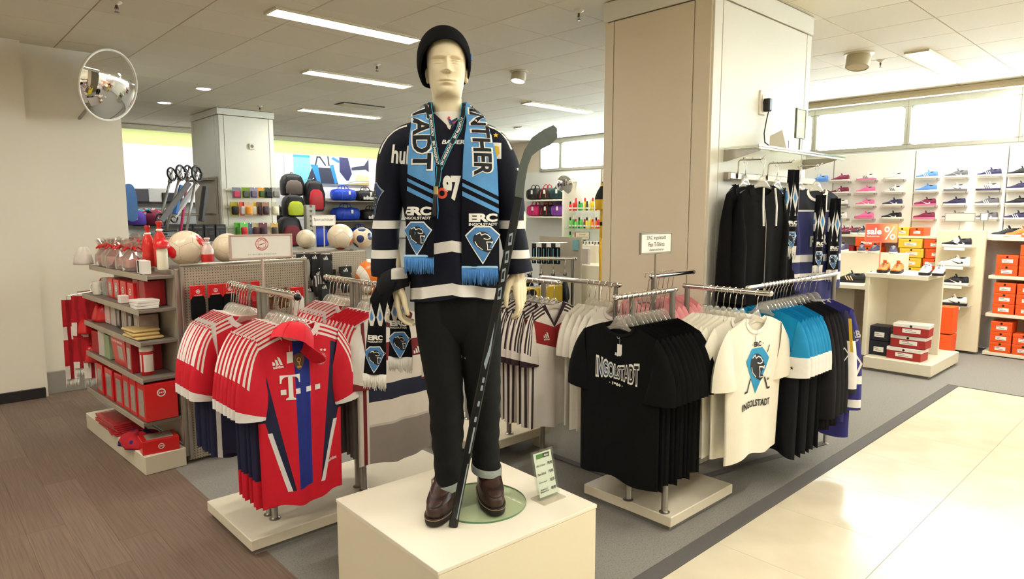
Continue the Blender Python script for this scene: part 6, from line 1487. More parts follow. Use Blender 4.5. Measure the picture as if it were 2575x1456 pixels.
# far end of the shelf: scarves and soft goods hung on hooks
RS = mat('red_fan_scarf', (178, 22, 32), .9, noise=.08, bump=.4, bscale=260, layers=[((228, 218, 206), lambda c: (c.z < -.50) | c.z.rng(-.30, -.20)), ((150, 16, 28), lambda c: (c.x.abs() < .012))])
for k, (u, v, w, L) in enumerate([(1.40, .02, .10, .55), (1.36, .08, .11, .62), (1.42, .16, .10, .58), (1.45, -.04, .08, .60)]):
    t = thing('red_fan_scarf', 'red and white scarf at the red shelf far end, %s from the aisle' % ORD[[1, 2, 3, 0][k]], 'scarf', G(u, v, 1.0 - .01 * k), -.65 + .2 * k)
    b = MB(); b.loft([[(x * w / 2 * (.8 + .25 * j / 12), y * .014 + .008 * sin(6 * x + j), -L * j / 12) for x, y in ((-1, -1), (-.4, -1.3), (.4, -.9), (1, -1), (1, 1), (0, 1), (-1, 1))] for j in range(13)]); part('knit', b, RS, t, smooth=40)
    part('fringe', fringe(w * 1.05, 12, .07, -L, random.Random(k), .004), FRW, t, smooth=True, kind='stuff'); b = MB(); b.tube([(0, 0, -.01), (0, 0, .03), (.25, .1, .05)], .004, 6); part('hook', b, CHROME, t)
for k, (u, v, z, h) in enumerate([(1.335, .05, .72, .10), (1.335, .14, .70, .12), (1.33, .08, .50, .11)]): cloth_heap('knit_hat', 'hat', 'red folded knit hat hung by the scarves, %s from the top' % ORD[k], G(u, v, z), (.05, .06, h), RB_, 20 + k)
cloth_heap('white_soft_toy', 'toy', 'white soft toy on top of the far end of the red shelf', G(1.30, .06, 1.24), (.06, .07, .12), mat('white_plush', (226, 218, 206), .9, noise=.06, bump=.4, bscale=120), 31)
# pegboard articles on hooks
def hook_pack(name, cat, label, x, z, w, h, head, body, mh, mb2, grp=None, crest_=True, y=-.06, clearb=False):
    p = G(y, x, z); t = thing(name, label, cat, p, GR, grp)
    b = MB(); b.box((0, 0, -head / 2), (w, .016, head), ch=.003); part('header_card', b, mh, t)
    b = MB(); b.loft([[(sx * w * .46 * k, sy * .016 * k2, zz_) for sx, sy in ((-1, -.5), (-.6, -1), (.6, -1), (1, -.5), (1, .5), (.6, 1), (-.6, 1), (-1, .5))] for zz_, k, k2 in ((-head * .8, .9, .8), (-head - .01, 1, 1.2), (-h * .7, 1.02, 1.5), (-h + .01, .98, 1.2), (-h, .9, .6))]); part('contents', b, mb2, t, smooth=40)
    if crest_: printed('crest_print', [(ring(.013, .009), INKW), (disc(.005), INKW), (fit(text2d('FC BAYERN', 1, .02), w * .5, None, (0, -.024)), INKW)], FRONT(-.0085, 0, -head * .45), t)
    b = MB(); b.tube([(0, .01, .006), (0, -y - .0, .006)], .003, 6); b.tube([(0, -.03, .016), (0, -.025, .006), (0, .01, .006)], .003, 6); part('hook', b, CHROME, t); return t
SOCK = mat('black_sock', (20, 20, 21), .95, noise=.12, bump=.4, bscale=200, spec=.1)
for k, x in enumerate((.345, .455, .545)): hook_pack('sock_pack', 'socks', 'black socks on a red header card, %s from the left of the pegboard' % ORD[k], x, 1.165, .092, .225 if k < 2 else .24, .085, 1, RB_, SOCK, 'black sock packs')
for k, x in enumerate((.635, .72)): hook_pack('fan_pack', 'pack', 'red boxed article on a hook right of the black socks, %s one' % ORD[k], x, 1.165, .06, .19, .12, 1, RB_, RBD, None, False)
for k, (x, z) in enumerate(((.36, .78), (.45, .76))): hook_pack('fan_pack', 'pack', 'red flat pack on the middle of the pegboard, %s from the left' % ORD[k], x, z, .12, .28, .20, 1, RBD, RBD)
PN = mat('navy_pendant', (38, 34, 84), .5, noise=.08, layers=[((206, 198, 188), lambda c: c.noise(26, 1) > .60)])
hook_pack('pendant_pack', 'pendant', 'mini jersey pendant in a red headed pack low on the pegboard', .36, .46, .12, .30, .09, 1, RB_, PN)
PLM = mat('brown_plush', (104, 72, 46), .95, noise=.14, bump=.6, bscale=140, spec=.1)
for k, x in enumerate((.80, .90)):
    t = thing('plush_bear', 'small brown plush animal hung on the pegboard, %s of two' % ORD[k], 'toy', G(-.08, x, 1.04), GR)
    b = MB(); b.ell((0, 0, .03), (.034, .03, .034), 14, 10); b.ell((0, .004, -.03), (.032, .026, .04), 14, 10)
    for s in (-1, 1): b.ell((s * .026, 0, .058), (.012, .008, .013), 10, 6); b.ell((s * .030, -.01, -.01), (.012, .012, .026), 10, 6); b.ell((s * .018, -.012, -.062), (.014, .018, .014), 10, 6)
    part('body', b, PLM, t, smooth=True); b = MB(); b.ell((0, -.030, .022), (.016, .012, .012), 10, 6); part('muzzle', b, mat('tan_plush', (196, 166, 126), .9, noise=.06), t, smooth=True)
    b = MB()
    for s in (-1, 1): b.ell((s * .013, -.029, .040), (.004, .003, .004), 8, 6)
    b.ell((0, -.042, .026), (.005, .003, .004), 8, 6); part('eyes', b, BLACKP, t, kind='stuff'); b = MB(); b.tube([(0, 0, .06), (0, 0, .09), (0, .08, .09)], .002, 5); part('hook', b, CHROME, t)
hook_pack('fan_pack', 'pack', 'red headed clear pack to the right of the plush animals', 1.02, 1.10, .10, .22, .08, 1, RB_, CARDW)
# ------------------------------------------------------------------ far left: boards, scooters, column goods, bags, poster
def mat3(key, c, r=.6): return mat(key, c, r, noise=.06)
def duffel(label, loc, L, H, W, body, trim, rot=0., word=None, inkm=None, handles=True, cat='bag'):
    """sports bag: origin at the bottom middle, long side along X, front looks along -Y"""
    t = thing('sports_bag', label, cat, loc, rot); b = MB(); R = []; n = 20
    for i in range(15):
        x = -L / 2 + L * i / 14; k = 1 - .16 * abs(2 * i / 14 - 1) ** 4; k = .55 if i in (0, 14) else k
        R.append([(x, W / 2 * k * math.copysign(abs(cos(a)) ** .7, cos(a)) * (1 + .05 * sin(i * 1.7 + 3 * a)), H * .46 + H * .46 * k * math.copysign(abs(sin(a)) ** .75, sin(a)) * (1 + .06 * sin(i * 1.1 + 2 * a) * (sin(a) > 0))) for a in [2 * PI * j / n for j in range(n)]])
    b.loft(R); part('bag_body', b, body, t, smooth=50)
    for s in (-1, 1):
        b = MB(); b.tube([(s * L * .22, -W / 2 - .004, H * .15), (s * L * .20, -W / 2 * .96 - .004, H * .55), (s * L * .16, -W * .30, H * .93)], .009, 6); part('strap', b, trim, t)
    if handles:
        for s in (-1, 1): b = MB(); b.tube([(-L * .16, s * W * .25, H * .92), (-L * .13, s * W * .2, H * 1.12), (0, s * W * .15, H * 1.22), (L * .13, s * W * .2, H * 1.12), (L * .16, s * W * .25, H * .92)], .008, 6); part('handle', b, trim, t, smooth=True)
    if word: printed('bag_print', [(fit(text2d(word, 1, .05), L * .62), inkm or INKW)], FRONT(-W / 2 - .012, 0, H * .30), t)
    b = MB(); b.box((L * .12, -W / 2 - .012, H * .62), (.05, .004, .075), ch=.001); part('tag', b, PAPER, t); return t
def backpack(label, loc, w, h, d, body, front, rot=0.):
    t = thing('backpack', label, 'backpack', loc, rot); b = MB(); n = 20
    b.loft([[(w / 2 * k * math.copysign(abs(cos(a)) ** .6, cos(a)), d / 2 * k * math.copysign(abs(sin(a)) ** .6, sin(a)), z * h) for a in [2 * PI * j / n for j in range(n)]] for z, k in ((0, .8), (.04, .95), (.3, 1), (.65, .98), (.85, .85), (.96, .6), (1, .3))]); part('pack_body', b, body, t, smooth=50)
    b = MB(); b.loft([[(w * .36 * k * math.copysign(abs(cos(a)) ** .6, cos(a)), -d / 2 + d * .22 * k * math.copysign(abs(sin(a)) ** .6, sin(a)) , z * h) for a in [2 * PI * j / n for j in range(n)]] for z, k in ((.06, .7), (.1, .95), (.4, 1), (.62, .8), (.7, .4))]); part('front_pocket', b, front, t, smooth=50)
    b = MB(); b.tube([(-.03, 0, h * .98), (-.02, 0, h * 1.06), (.02, 0, h * 1.06), (.03, 0, h * .98)], .008, 6); part('top_handle', b, BLACKP, t)
    for s in (-1, 1): b = MB(); b.tube([(s * w * .30, -d * .42, h * .9), (s * w * .42, -d * .56, h * .55), (s * w * .40, -d * .5, h * .15)], .010, 6); part('strap', b, BLACKP, t)
    return t
def wallshelf(label, p0, L, D, axis, m=SHD, z_th=.022, cat='shelf'):
    b = MB(); b.box((L / 2, D / 2, -z_th / 2), (L, D, z_th), ch=.003); return solo('wall_shelf', b, m, label, cat, p0, 0 if axis == 'X' else -PI / 2)
WB = 12.9
KHAKI = mat('grey_wall_plate', (190, 184, 166), .6, noise=.02)
for k, z in enumerate((1.865, 1.455, 1.06)):
    wallshelf('grey metal wall shelf under the sports bags, %s from the top' % ORD[k], (6.5, WB - .42, z), 2.1, .42, 'X')
b = MB(); b.box((7.4, WB - .004, 1.52), (1.9, .02, .80)); solo('back_plate', b, KHAKI, 'khaki back plate behind the lower sports bags', 'panel')
BLU = mat3('royal_blue_nylon', (24, 66, 190), .45); BLK = mat3('black_nylon', (28, 26, 26), .5); RED = mat3('red_nylon', (196, 34, 44), .5); DKB = mat3('dark_blue_nylon', (30, 34, 110), .5); PNK = mat3('magenta_nylon', (206, 40, 110), .5); PRP = mat3('purple_nylon', (126, 60, 160), .5); LIME = mat3('lime_nylon', (206, 220, 50), .5)
for lb, x, z, L, H, bm_, tr, wd in [('royal blue sports bag on the top bag shelf', 6.98, 1.867, .52, .27, BLU, BLU, None), ('black sports bag with white lettering on the top bag shelf', 7.50, 1.867, .44, .25, BLK, BLK, 'adidas'), ('red shoulder bag at the end of the top bag shelf', 7.95, 1.867, .40, .27, RED, RED, None),
        ('royal blue sports bag on the second bag shelf', 7.02, 1.457, .60, .30, BLU, BLU, None), ('black sports bag with white lettering on the second bag shelf', 7.62, 1.457, .46, .26, BLK, BLK, 'adidas'), ('red and black bag at the end of the second bag shelf', 8.08, 1.457, .36, .30, RED, BLK, None),
        ('dark blue sports bag on the lowest bag shelf', 6.75, 1.062, .5, .28, DKB, DKB, None), ('blue sports bag behind the shin guard sign', 7.35, 1.062, .5, .26, BLU, BLU, None), ('purple sports bag on the lowest bag shelf', 7.92, 1.062, .45, .24, DKB, PRP, None)]:
    duffel(lb, (x, WB - .22, z), L, H, .30, bm_, tr, 0, wd)
# backpacks on hooks left of the shelves
for k, (px, py, Y, w, h, bd, frm, lb) in enumerate([(735, 492, 12.55, .46, .42, BLK, mat3('camouflage_nylon', (110, 96, 88), .7), 'black and grey patterned backpack, top of the backpack column'), (790, 532, 12.5, .42, .62, BLK, RED, 'red and black backpack beside the blue bags'), (738, 545, 12.3, .44, .42, BLK, LIME, 'black backpack with a lime flap above the steel post'), (728, 620, 12.2, .50, .58, BLK, mat3('dark_red_nylon', (120, 20, 34), .6), 'black backpack with a dark red pocket, lowest of the column'), (800, 620, 12.1, .46, .5, DKB, BLU, 'dark blue shiny backpack left of the shin guard sign'), (703, 566, 12.70, .36, .36, BLK, BLK, 'plain black backpack low in the backpack column')]):
    p = onY(px, py, Y); bp = backpack(lb, (p.x, p.y, p.z), w, h, .22, bd, frm, rad(-4 + 3 * k)); b = MB(); b.tube([(0, -.02, h * 1.06), (0, 0, h * 1.04), (0, WB - p.y + .02, h * 1.04)], .008, 6); part('hook', b, CHROME, bp)
# poster
pc = onY(820, 428, WB - .02); t = thing('wall_poster', 'large wall poster of a blue and black sports bag in a changing room', 'poster', (6.77, WB - .03, 2.50)); b = MB(); b.box((0, 0, 0), (1.92, .02, .57)); part('board', b, mat3('poster_pale', (206, 222, 232), .5), t)
PF = FRONT(-.0105)
q = lambda *c: mat('poster_%d_%d_%d' % c, c, .5, noise=.04)
printed('poster_print', [(rect(.36, .57, (-.60, 0)), q(120, 204, 214)), (rect(.36, .05, (-.60, .26)), q(40, 150, 165)), (poly([(-.52, -.28), (-.38, .05), (.10, .05), (.20, -.28)]), q(40, 44, 66)), (poly([(-.42, .10), (-.36, -.02), (-.26, -.28), (-.19, -.28), (-.25, .10)]), q(30, 130, 200)), (poly([(.02, .10), (.10, .12), (.19, -.25), (.12, -.28)]), q(30, 130, 200)),
    (join(stroke([(-.30, .10), (-.26, .26), (-.20, .26), (-.08, .10)], .03), stroke([(0, .10), (-.02, .28)], .03)), q(40, 34, 50)), (poly([(.24, -.02), (.24, .28), (.44, .28), (.56, -.18), (.40, -.20)]), q(40, 40, 90)), (poly([(.05, .24), (.22, .16), (.26, .20), (.1, .28)]), q(40, 120, 190)), (poly([(.52, .02), (.52, .08), (.94, .16), (.94, .06)]), q(46, 48, 70)), (poly([(.80, .10), (.94, .28), (.94, .0)]), q(46, 48, 70)), (poly([(.42, -.25), (.52, -.06), (.74, -.04), (.80, -.16)]), q(200, 204, 206)), (poly([(.30, -.28), (.94, -.22), (.94, -.28)]), q(190, 176, 110)), (poly([(.60, -.20), (.66, -.06), (.94, -.10), (.94, -.20)]), q(206, 198, 160))], PF, t, L=.4)
# boards on the far left
for k, z in enumerate((1.80, 1.42)): wallshelf('dark board shelf on the far left wall, %s one' % ('upper' if k == 0 else 'lower'), (2.95, WB - .45, z), 1.9, .45, 'X', mat('dark_shelf', (70, 68, 68), .6, noise=.03))
def board(label, loc, L, W, m, rot):
    t = thing('skateboard', label, 'skateboard', loc, rot); b = MB(); out = [(L / 2 * math.copysign(abs(cos(a)) ** .7, cos(a)), W / 2 * math.copysign(abs(sin(a)) ** .7, sin(a))) for a in [2 * PI * j / 28 for j in range(28)]]; b.prism(out, .014); part('deck', b, m, t)
    for s in (-1, 1):
        b = MB(); b.box((s * L * .30, 0, -.022), (.04, W * .6, .025), ch=.004); part('truck', b, STEEL, t)
        for q_ in (-1, 1): b = MB(); b.lathe([(.001, -.016), (.026, -.016), (.028, 0), (.026, .016), (.001, .016)], 12, M=Matrix.Translation((s * L * .30, q_ * W * .42, -.035)) @ Matrix.Rotation(PI / 2, 4, 'X')); part('wheel', b, WHITE, t)
FLO = mat('flowery_deck', (222, 214, 204), .5, noise=.05, layers=[((200, 50, 70), lambda c: c.noise(12, 1) > .56), ((80, 180, 190), lambda c: c.noise(9, 0) > .62)])
p = onY(372, 517, 12.3); board('flower printed skateboard on the dark shelf', (p.x + .1, p.y, 1.60), .62, .2, FLO, (rad(70), 0, 0))
p = onY(328, 510, 12.2); board('light blue skateboard at the edge of the cream pier', (p.x, p.y, p.z), .20, .62, mat3('light_blue_deck', (96, 140, 200)), (rad(80), 0, 0))
for k, (px, py, w, h, m, lb) in enumerate([(352, 492, .34, .22, mat3('grey_print_box', (96, 92, 96)), 'grey printed carton'), (388, 482, .28, .24, CARDW, 'white carton with red print'), (425, 500, .34, .16, BLK, 'black board bag')]):
    p = onY(px, py, 12.55); b = MB(); b.box((0, 0, h / 2), (w, .3, h), ch=.01); solo('carton', b, m, lb + ' on the upper dark board shelf', 'box', (p.x, p.y, 1.802), rad(4 * k))
for k, (px, m, lb) in enumerate([(340, mat3('violet_helmet_box', (90, 60, 170)), 'violet and red helmet'), (385, mat3('dark_red_helmet', (130, 24, 60)), 'dark red helmet')]):
    p = onY(px, 570, 12.4); t = thing('helmet', lb + ' on the lower dark board shelf', 'helmet', (p.x, p.y, 1.422)); b = MB(); b.lathe([(.20, 0), (.215, .05), (.20, .14), (.14, .22), (.06, .255), (.001, .26)], 18); part('shell', b, m, t, smooth=40); b = MB(); b.tube([(.15 * cos(a), .15 * sin(a), .14 + .09 * sin(a * 2)) for a in [-2.6, -2.2, -1.6, -1.0, -.5]], .02, 6); part('vent_rib', b, BLACKP, t)
b = MB(); b.box((4.0, WB - .2, .6), (2.3, .4, 1.2), ch=.01); solo('base_cabinet', b, mat('grey_base_cabinet', (120, 116, 112), .6, noise=.03), 'grey low cabinet under the board shelves', 'cabinet')
# scooters hung on a wall arm of the white column
t = thing('wall_panel', 'pale perforated panel with a chrome arm on the side of the white column', 'panel', (3.33, 10.0, 1.72)); b = MB(); b.box((0, 0, 0), (.03, .86, .80), ch=.004); part('plate', b, PEG, t)
b = MB(); b.box((-.06, 0, .36), (.12, .84, .03), ch=.003); part('ledge', b, SHD, t); b = MB(); b.tube([(-.02, -.28, -.12), (-.75, -1.2, -.12)], .018, 10); part('arm', b, CHROME, t, smooth=40)
def wheel(t, c, r, ax_, rim, m=BLACKP):
    M = Matrix.Translation(c) @ V(ax_).to_track_quat('Z', 'Y').to_matrix().to_4x4(); b = MB(); b.tube([(r * .88 * cos(2 * PI * k / 22), r * .88 * sin(2 * PI * k / 22), 0) for k in range(23)], r * .13, 8, M=M); o = part('tyre', b, m, t, smooth=True)
    b = MB()
    for k in range(5): a = 2 * PI * k / 5; b.tube([(.012 * cos(a), .012 * sin(a), 0), (r * .8 * cos(a), r * .8 * sin(a), 0)], r * .09, 5, M=M)
    part('spokes', b, rim, o); b = MB(); b.lathe([(.001, -.02), (r * .2, -.02), (r * .2, .02), (.001, .02)], 10, M=M); part('hub', b, STEEL, o)
SIL = mat('silver_tube', (176, 176, 172), .3, .7, noise=.04); AXW = (.60, -.78, .1)
for k, (P0_, P1_, PR, r, rim, tube, deck, lb) in enumerate([((495, 437), (462, 618), None, .10, BLACKP, SIL, BLK, 'silver scooter with the big black wheel, rightmost of the hung scooters'), ((455, 434), (418, 580), (405, 555), .095, SIL, SIL, mat3('grey_deck', (120, 120, 122)), 'silver scooter with a low black wheel, hung among the scooters'),
        ((432, 438), (394, 590), None, .085, SIL, SIL, mat3('blue_deck', (60, 120, 190)), 'silver scooter reaching lowest to the left of the hung scooters'), ((474, 432), (452, 600), (437, 545), .085, BLACKP, mat3('pink_tube', (206, 60, 110), .4), mat3('white_deck', (210, 206, 200)), 'pink scooter with a white wheel, hung among the scooters')]):
    Y = 8.35 + .10 * k; A_, B2 = onY(*P0_, Y), onY(*P1_, Y - .05); t = thing('scooter', lb, 'scooter', A_); z = V((0, 0, 0)); e = B2 - A_
    wheel(t, z, r, AXW, rim); b = MB(); b.tube([e * .10, e * .98], .016, 8); part('steering_tube', b, tube, t, smooth=True); b = MB(); b.tube([e * .0, e * .14], .024, 8); part('fork', b, STEEL, t, smooth=True)
    d_ = V((.10, -.06, 0)); b = MB(); pa, pb = e * .18 + d_, (onY(*PR, Y - .12) - A_ if PR else e * .66 + d_ * 1.2); b.tube([pa, pa.lerp(pb, .5), pb], .034, 6); part('deck', b, deck, t, smooth=40)
    if PR: wheel(t, pb, r * .9, AXW, WHITE if k == 3 else SIL)
    b = MB(); h_ = V((.13, .08, 0)); b.tube([e - h_, e + h_], .014, 8); part('handlebar', b, BLACKP, t, smooth=True); b = MB(); b.tube([z, V((.02, .02, .04)), onY(508, 522, Y + .6) - A_ if False else V((.03, .05, .05))], .006, 6); part('hanging_loop', b, STEEL, t)
# black cartons under the panel
b = MB(); b.box((2.95, 8.95, .63), (1.0, .5, 1.26), ch=.01); solo('display_counter', b, mat('grey_counter', (150, 144, 134), .6, noise=.03), 'grey counter under the black cartons', 'counter')
for k in range(4):
    t = thing('carton', 'black carton with white print on the grey counter, %s from the left' % ORD[k], 'box', (2.68 + .135 * k, 8.86, 1.262), rad(-3 + 3 * k), 'black cartons on the grey counter'); b = MB(); b.box((0, 0, .105), (.13, .12, .21), ch=.002); part('box', b, BLK, t)
    printed('box_print', [(join(fit(text2d('HUDORA', 1, .04), .10, None, (0, .07)), *[rect(.05, .003, (.02, .02 - .014 * i)) for i in range(4)], rect(.004, .09, (-.04, -.01))), INKG)], FRONT(-.0605, 0, .105), t)
# blister packs on the white column, on three peg rails
BP = [('grey and pink', (140, 150, 165), (206, 70, 100)), ('lime green', (130, 170, 40), (90, 96, 90)), ('lilac', (150, 140, 160), (110, 100, 120)), ('orange and yellow', (224, 160, 60), (60, 90, 40)), ('dark green', (60, 80, 60), (40, 46, 50)), ('grey', (170, 165, 158), (140, 136, 130)),
      ('black with yellow edge', (180, 170, 40), (26, 26, 24)), ('red and white', (220, 80, 50), (220, 212, 206)), ('orange', (214, 190, 160), (230, 150, 40)), ('yellow', (232, 196, 60), (236, 226, 190)), ('brown', (120, 84, 70), (70, 52, 56)), ('brown and white', (150, 110, 90), (60, 44, 50)), ('cream with black emblem', (206, 204, 180), (230, 226, 196)),
      ('bright green', (96, 190, 60), (70, 120, 40)), ('green and red', (110, 200, 90), (190, 40, 44)), ('steel blue', (110, 130, 155), (80, 100, 120)), ('tan', (206, 190, 150), (80, 50, 50)), ('dark brown', (110, 60, 66), (60, 36, 44)), ('kraft yellow', (196, 160, 90), (70, 62, 50))]
rows3 = [(485, [595, 618, 638, 658, 676, 694]), (525, [590, 612, 625, 641, 655, 668, 692]), (577, [600, 614, 628, 644, 662, 690])]; i = 0
for rw, (py, xs) in enumerate(rows3):
    for px in xs:
        nm_, c1, c2 = BP[i]; p = onY(px, py, 9.38 - .03 * (i % 3)); w, h = .115, .19 if rw else .15; t = thing('blister_pack', nm_ + ' blister pack on the white column, ' + ['top', 'middle', 'lowest'][rw] + ' row', 'blister pack', (p.x, p.y, p.z), rad(-6 + 4 * (i % 4)))
        b = MB(); b.box((0, 0, 0), (w, .006, h), ch=.002); part('card', b, mat3('pack_a%d' % i, c1), t)
        b = MB(); b.loft([[(x * w * .38 * k, -.003 - y, z_ - h * .12) for x, z_ in [(sx, sz * h * .30 * k) for sx, sz in ((-1, -.8), (-.7, -1), (.7, -1), (1, -.8), (1, .8), (.7, 1), (-.7, 1), (-1, .8))]] for k, y in ((1, 0), (.95, .02), (.75, .03))]); part('product', b, mat3('pack_b%d' % i, c2), t, smooth=40)
        b = MB(); b.tube([(0, -.03, h * .46), (0, -.02, h * .42), (0, 9.46 - p.y, h * .42)], .003, 5); part('hook', b, CHROME, t); i += 1
for k, z in enumerate((1.94, 1.70, 1.42)): b = MB(); b.box((3.76, 9.452, z), (.72, .012, .03), ch=.002); solo('peg_rail', b, PANELW, 'pale peg rail on the white column, %s from the top' % ORD[k], 'rail')
t = thing('power_socket', 'small cream wall socket high on the far white column', 'socket', (3.80, 9.455, 2.55)); b = MB(); b.box((0, 0, 0), (.08, .02, .08), ch=.005); part('cover', b, CREAM, t); b = MB(); b.lathe([(.022, .002), (.024, -.002), (.018, -.003), (.016, .004)], 14, M=Matrix.Translation((0, -.0105, 0)) @ Matrix.Rotation(PI / 2, 4, 'X')); part('socket_ring', b, INKG, t)
# ------------------------------------------------------------------ middle distance: shin guard island, ball basket, far right bags, bottles, hosiery
t = thing('gondola', 'beige pegboard island of shin guards and balls behind the red racks', 'gondola', (0, 0, 0))
I0, I1 = onY(700, 610, 6.0), onY(905, 650, 5.2)
b = MB(); b.box((2.62, 5.42, .68), (.88, .05, 1.16), ch=.004); part('pegboard', b, PEG, t)
b = MB(); b.box((2.62, 5.75, .05), (.92, .7, .10), ch=.004); part('base', b, SHD, t)
b = MB(); b.box((2.62, 5.75, 1.27), (.92, .62, .025), ch=.003); part('top_deck', b, SHD, t)
for x in (2.17, 3.07): b = MB(); b.box((x, 5.42, .66), (.035, .07, 1.26), ch=.003); part('upright', b, STEEL, t)
b = MB(); b.box((2.95, 5.30, .66), (.34, .04, 1.24), ch=.004); part('end_panel', b, PEG, t)
GP = mat3('clear_guard_bag', (150, 150, 144), .3); DKG = mat3('black_guard', (30, 32, 32), .6); STG = mat('striped_guard', (58, 48, 48), .6, noise=.06, layers=[((214, 206, 200), lambda c: ((c.x * 45).mod(1.0) < .4) & (c.z > -.14))])
pk = [(712, 668, DKG, 0), (732, 672, STG, 0), (762, 660, GP, 0), (790, 660, DKG, 0), (818, 662, DKG, 0), (735, 720, RBD, 1), (745, 735, GP, 0), (776, 742, GP, 0), (815, 735, DKG, 0), (700, 690, STG, 0), (828, 700, DKG, 0), (852, 690, mat3('brown_guard', (120, 92, 84)), 1), (868, 692, DKG, 0), (800, 700, STG, 0)]
for k, (px, py, m, hd_) in enumerate(pk):
    p = onY(px, py - 22, 5.22 + .03 * (k % 4)); w = .12
    t2 = thing('shin_guard_pack', '%s pack on the island, %s' % ({'striped_guard': 'striped guard', 'black_guard': 'black guard', 'clear_guard_bag': 'clear bag', 'brown_guard': 'brown carded', 'dark_red_plastic': 'red headed'}[m.name], 'at the level of the sign edge' if py < 680 else 'below the crest sign') + ', %s from left' % ORD[sorted([x[0] for x in pk]).index(px)], 'pack', p)
    b = MB(); b.box((0, 0, -.03), (w, .012, .06), ch=.002); part('header_card', b, (RB_ if hd_ else BLK), t2); b = MB(); b.loft([[(x * w * .5 * s, y * s - .006, z) for x, y in ((-1, 0), (-.7, -.03), (.7, -.03), (1, 0), (.7, .012), (-.7, .012))] for z, s in ((-.05, .8), (-.09, 1), (-.17, .95), (-.23, .6))]); part('guard', b, m, t2, smooth=40)
    printed('pack_print', [(three_bars(.05, (0, -.045)), INKW)], FRONT(-.007), t2); b = MB(); b.tube([(0, -.02, .01), (0, -.015, 0), (0, 5.40 - p.y, 0)], .003, 5); part('hook', b, CHROME, t2)
p = onY(857, 632, 5.55); ball('white football with orange patches on the island top', (p.x, p.y, 1.283 + .118), .118, (BWH, BOR, BSE), {0, 3, 6, 9, 11}, (.4, .2, .3))
p = onY(912, 640, 5.55); ball('white and navy football beside the orange patched one', (p.x, p.y, 1.283 + .10), .10, (BWH, BNV, BSE), {1, 4, 6, 8, 10, 2}, (.1, .5, .9))
p = onY(870, 614, 5.7); ball('small white and orange ball behind the pair on the island', (2.86, 5.93, 1.283 + .09), .09, (BWH, BOR, BSE), {2, 5, 7, 9})
sign_board('shelf_sign', 'pale sign naming sports guards above the footballs', (2.93, 5.70, 1.50), .235, .10, [(fit(text2d('Sportschützer', 1, .01), .20, None, (0, .005)), INKG)], mat('pale_sign_frame', (214, 208, 196), .5, noise=.01), .21)
p = onY(930, 690, 5.3); ball('large orange, white and blue striped ball below the island top', (p.x, p.y, p.z - .02), .16, (mat('striped_ball', (226, 120, 40), .3, noise=.04, layers=[((230, 222, 206), lambda c: ((c.x * 7 + c.z * 2).mod(1.0) < .42)), ((40, 50, 120), lambda c: c.x > .12)]), BOR, BSE), set())
b = MB(); b.box((p.x, p.y + .02, (p.z - .18) / 2), (.42, .42, p.z - .18), ch=.01); solo('ball_stand', b, SHB, 'beige stand under the orange striped ball', 'stand')
t = thing('steel_post', 'tall perforated steel display post in front of the backpacks', 'post', (3.92, 8.0, 0)); b = MB(); b.box((0, 0, .86), (.13, .08, 1.72), ch=.008); part('post', b, mat('slotted_steel', (150, 146, 136), .4, .5, noise=.03, layers=[((84, 80, 72), lambda c: (c.x.abs() < .018) & ((c.z * 16).mod(1.0) < .45))]), t); b = MB(); b.box((0, 0, .02), (.4, .4, .04), ch=.004); part('foot', b, STEEL, t)
# far rack of empty hangers and dark garments seen between the jersey sleeve and the column
t = thing('clothes_rack', 'far chrome rack seen between the jersey sleeve and the column', 'clothes rack'); rail(t, (4.05, 4.35, 1.21), (4.45, 3.95, 1.21)); post(t, 4.06, 4.34, 1.21, z0=0.); post(t, 4.44, 3.96, 1.21, z0=0.); b = MB(); b.box((4.25, 4.15, .02), (.66, .3, .04), rz=rad(-45)); part('foot', b, BASEW, t)
KDK = Kind('t_shirt', 't-shirt', MBT, MBT, MBT, n=1, sw=.19, cw=.19, hw=.19, L=.5, slen=.2)
for k in range(5): l_ = (4.09 + .075 * k, 4.31 - .075 * k, 1.21); hanger(l_, rad(40), 'on the far chrome rack, %s of five' % ORD[k]); KDK.put(l_, rad(40), 'dark t-shirt on the far chrome rack, %s of five' % ORD[k], 0, 'dark t-shirts on the far rack')
# far wall on the right: white shelving with bags, bottles, hosiery
for k, z in enumerate((1.87, 1.55)):
    b = MB(); b.box((9.36, 9.0, z - .015), (.40, .95, .03), ch=.003); solo('wall_shelf', b, WHITE, 'white wall shelf under the red and pink bags, %s one' % ('upper' if k == 0 else 'lower'), 'shelf')
b = MB(); b.box((9.40, 8.50, 1.2), (.34, .04, 2.1), ch=.003); solo('upright_board', b, WHITE, 'white upright between the red bags and the bottles', 'panel')
for lb, y, z, bd, tr in [('black bag at the left end of the upper white shelf', 9.36, 1.87, BLK, BLK), ('red and black sports bag on the upper white shelf', 9.02, 1.87, BLK, RED), ('dark green bag at the right end of the upper white shelf', 8.70, 1.87, mat3('dark_green_nylon', (20, 60, 60)), BLK), ('magenta bag on the lower white shelf', 9.34, 1.55, PNK, PNK), ('black bag with red straps on the lower white shelf', 9.0, 1.55, BLK, RED), ('purple bag on the lower white shelf', 8.68, 1.55, PRP, PRP)]:
    duffel(lb, (9.36, y, z + .002), .34, .24, .26, bd, tr, -PI / 2)
for k, z in enumerate((1.66, 1.335, 1.04)): b = MB(); b.box((9.38, 8.02, z - .008), (.30, .86, .014)); solo('glass_shelf', b, GLASS, 'glass shelf of care bottles, %s from the top' % ORD[k], 'shelf')
BT = [(196, 40, 36), (40, 150, 60), (232, 206, 50), (90, 190, 70), (230, 120, 50), (60, 70, 60)]
i = 0
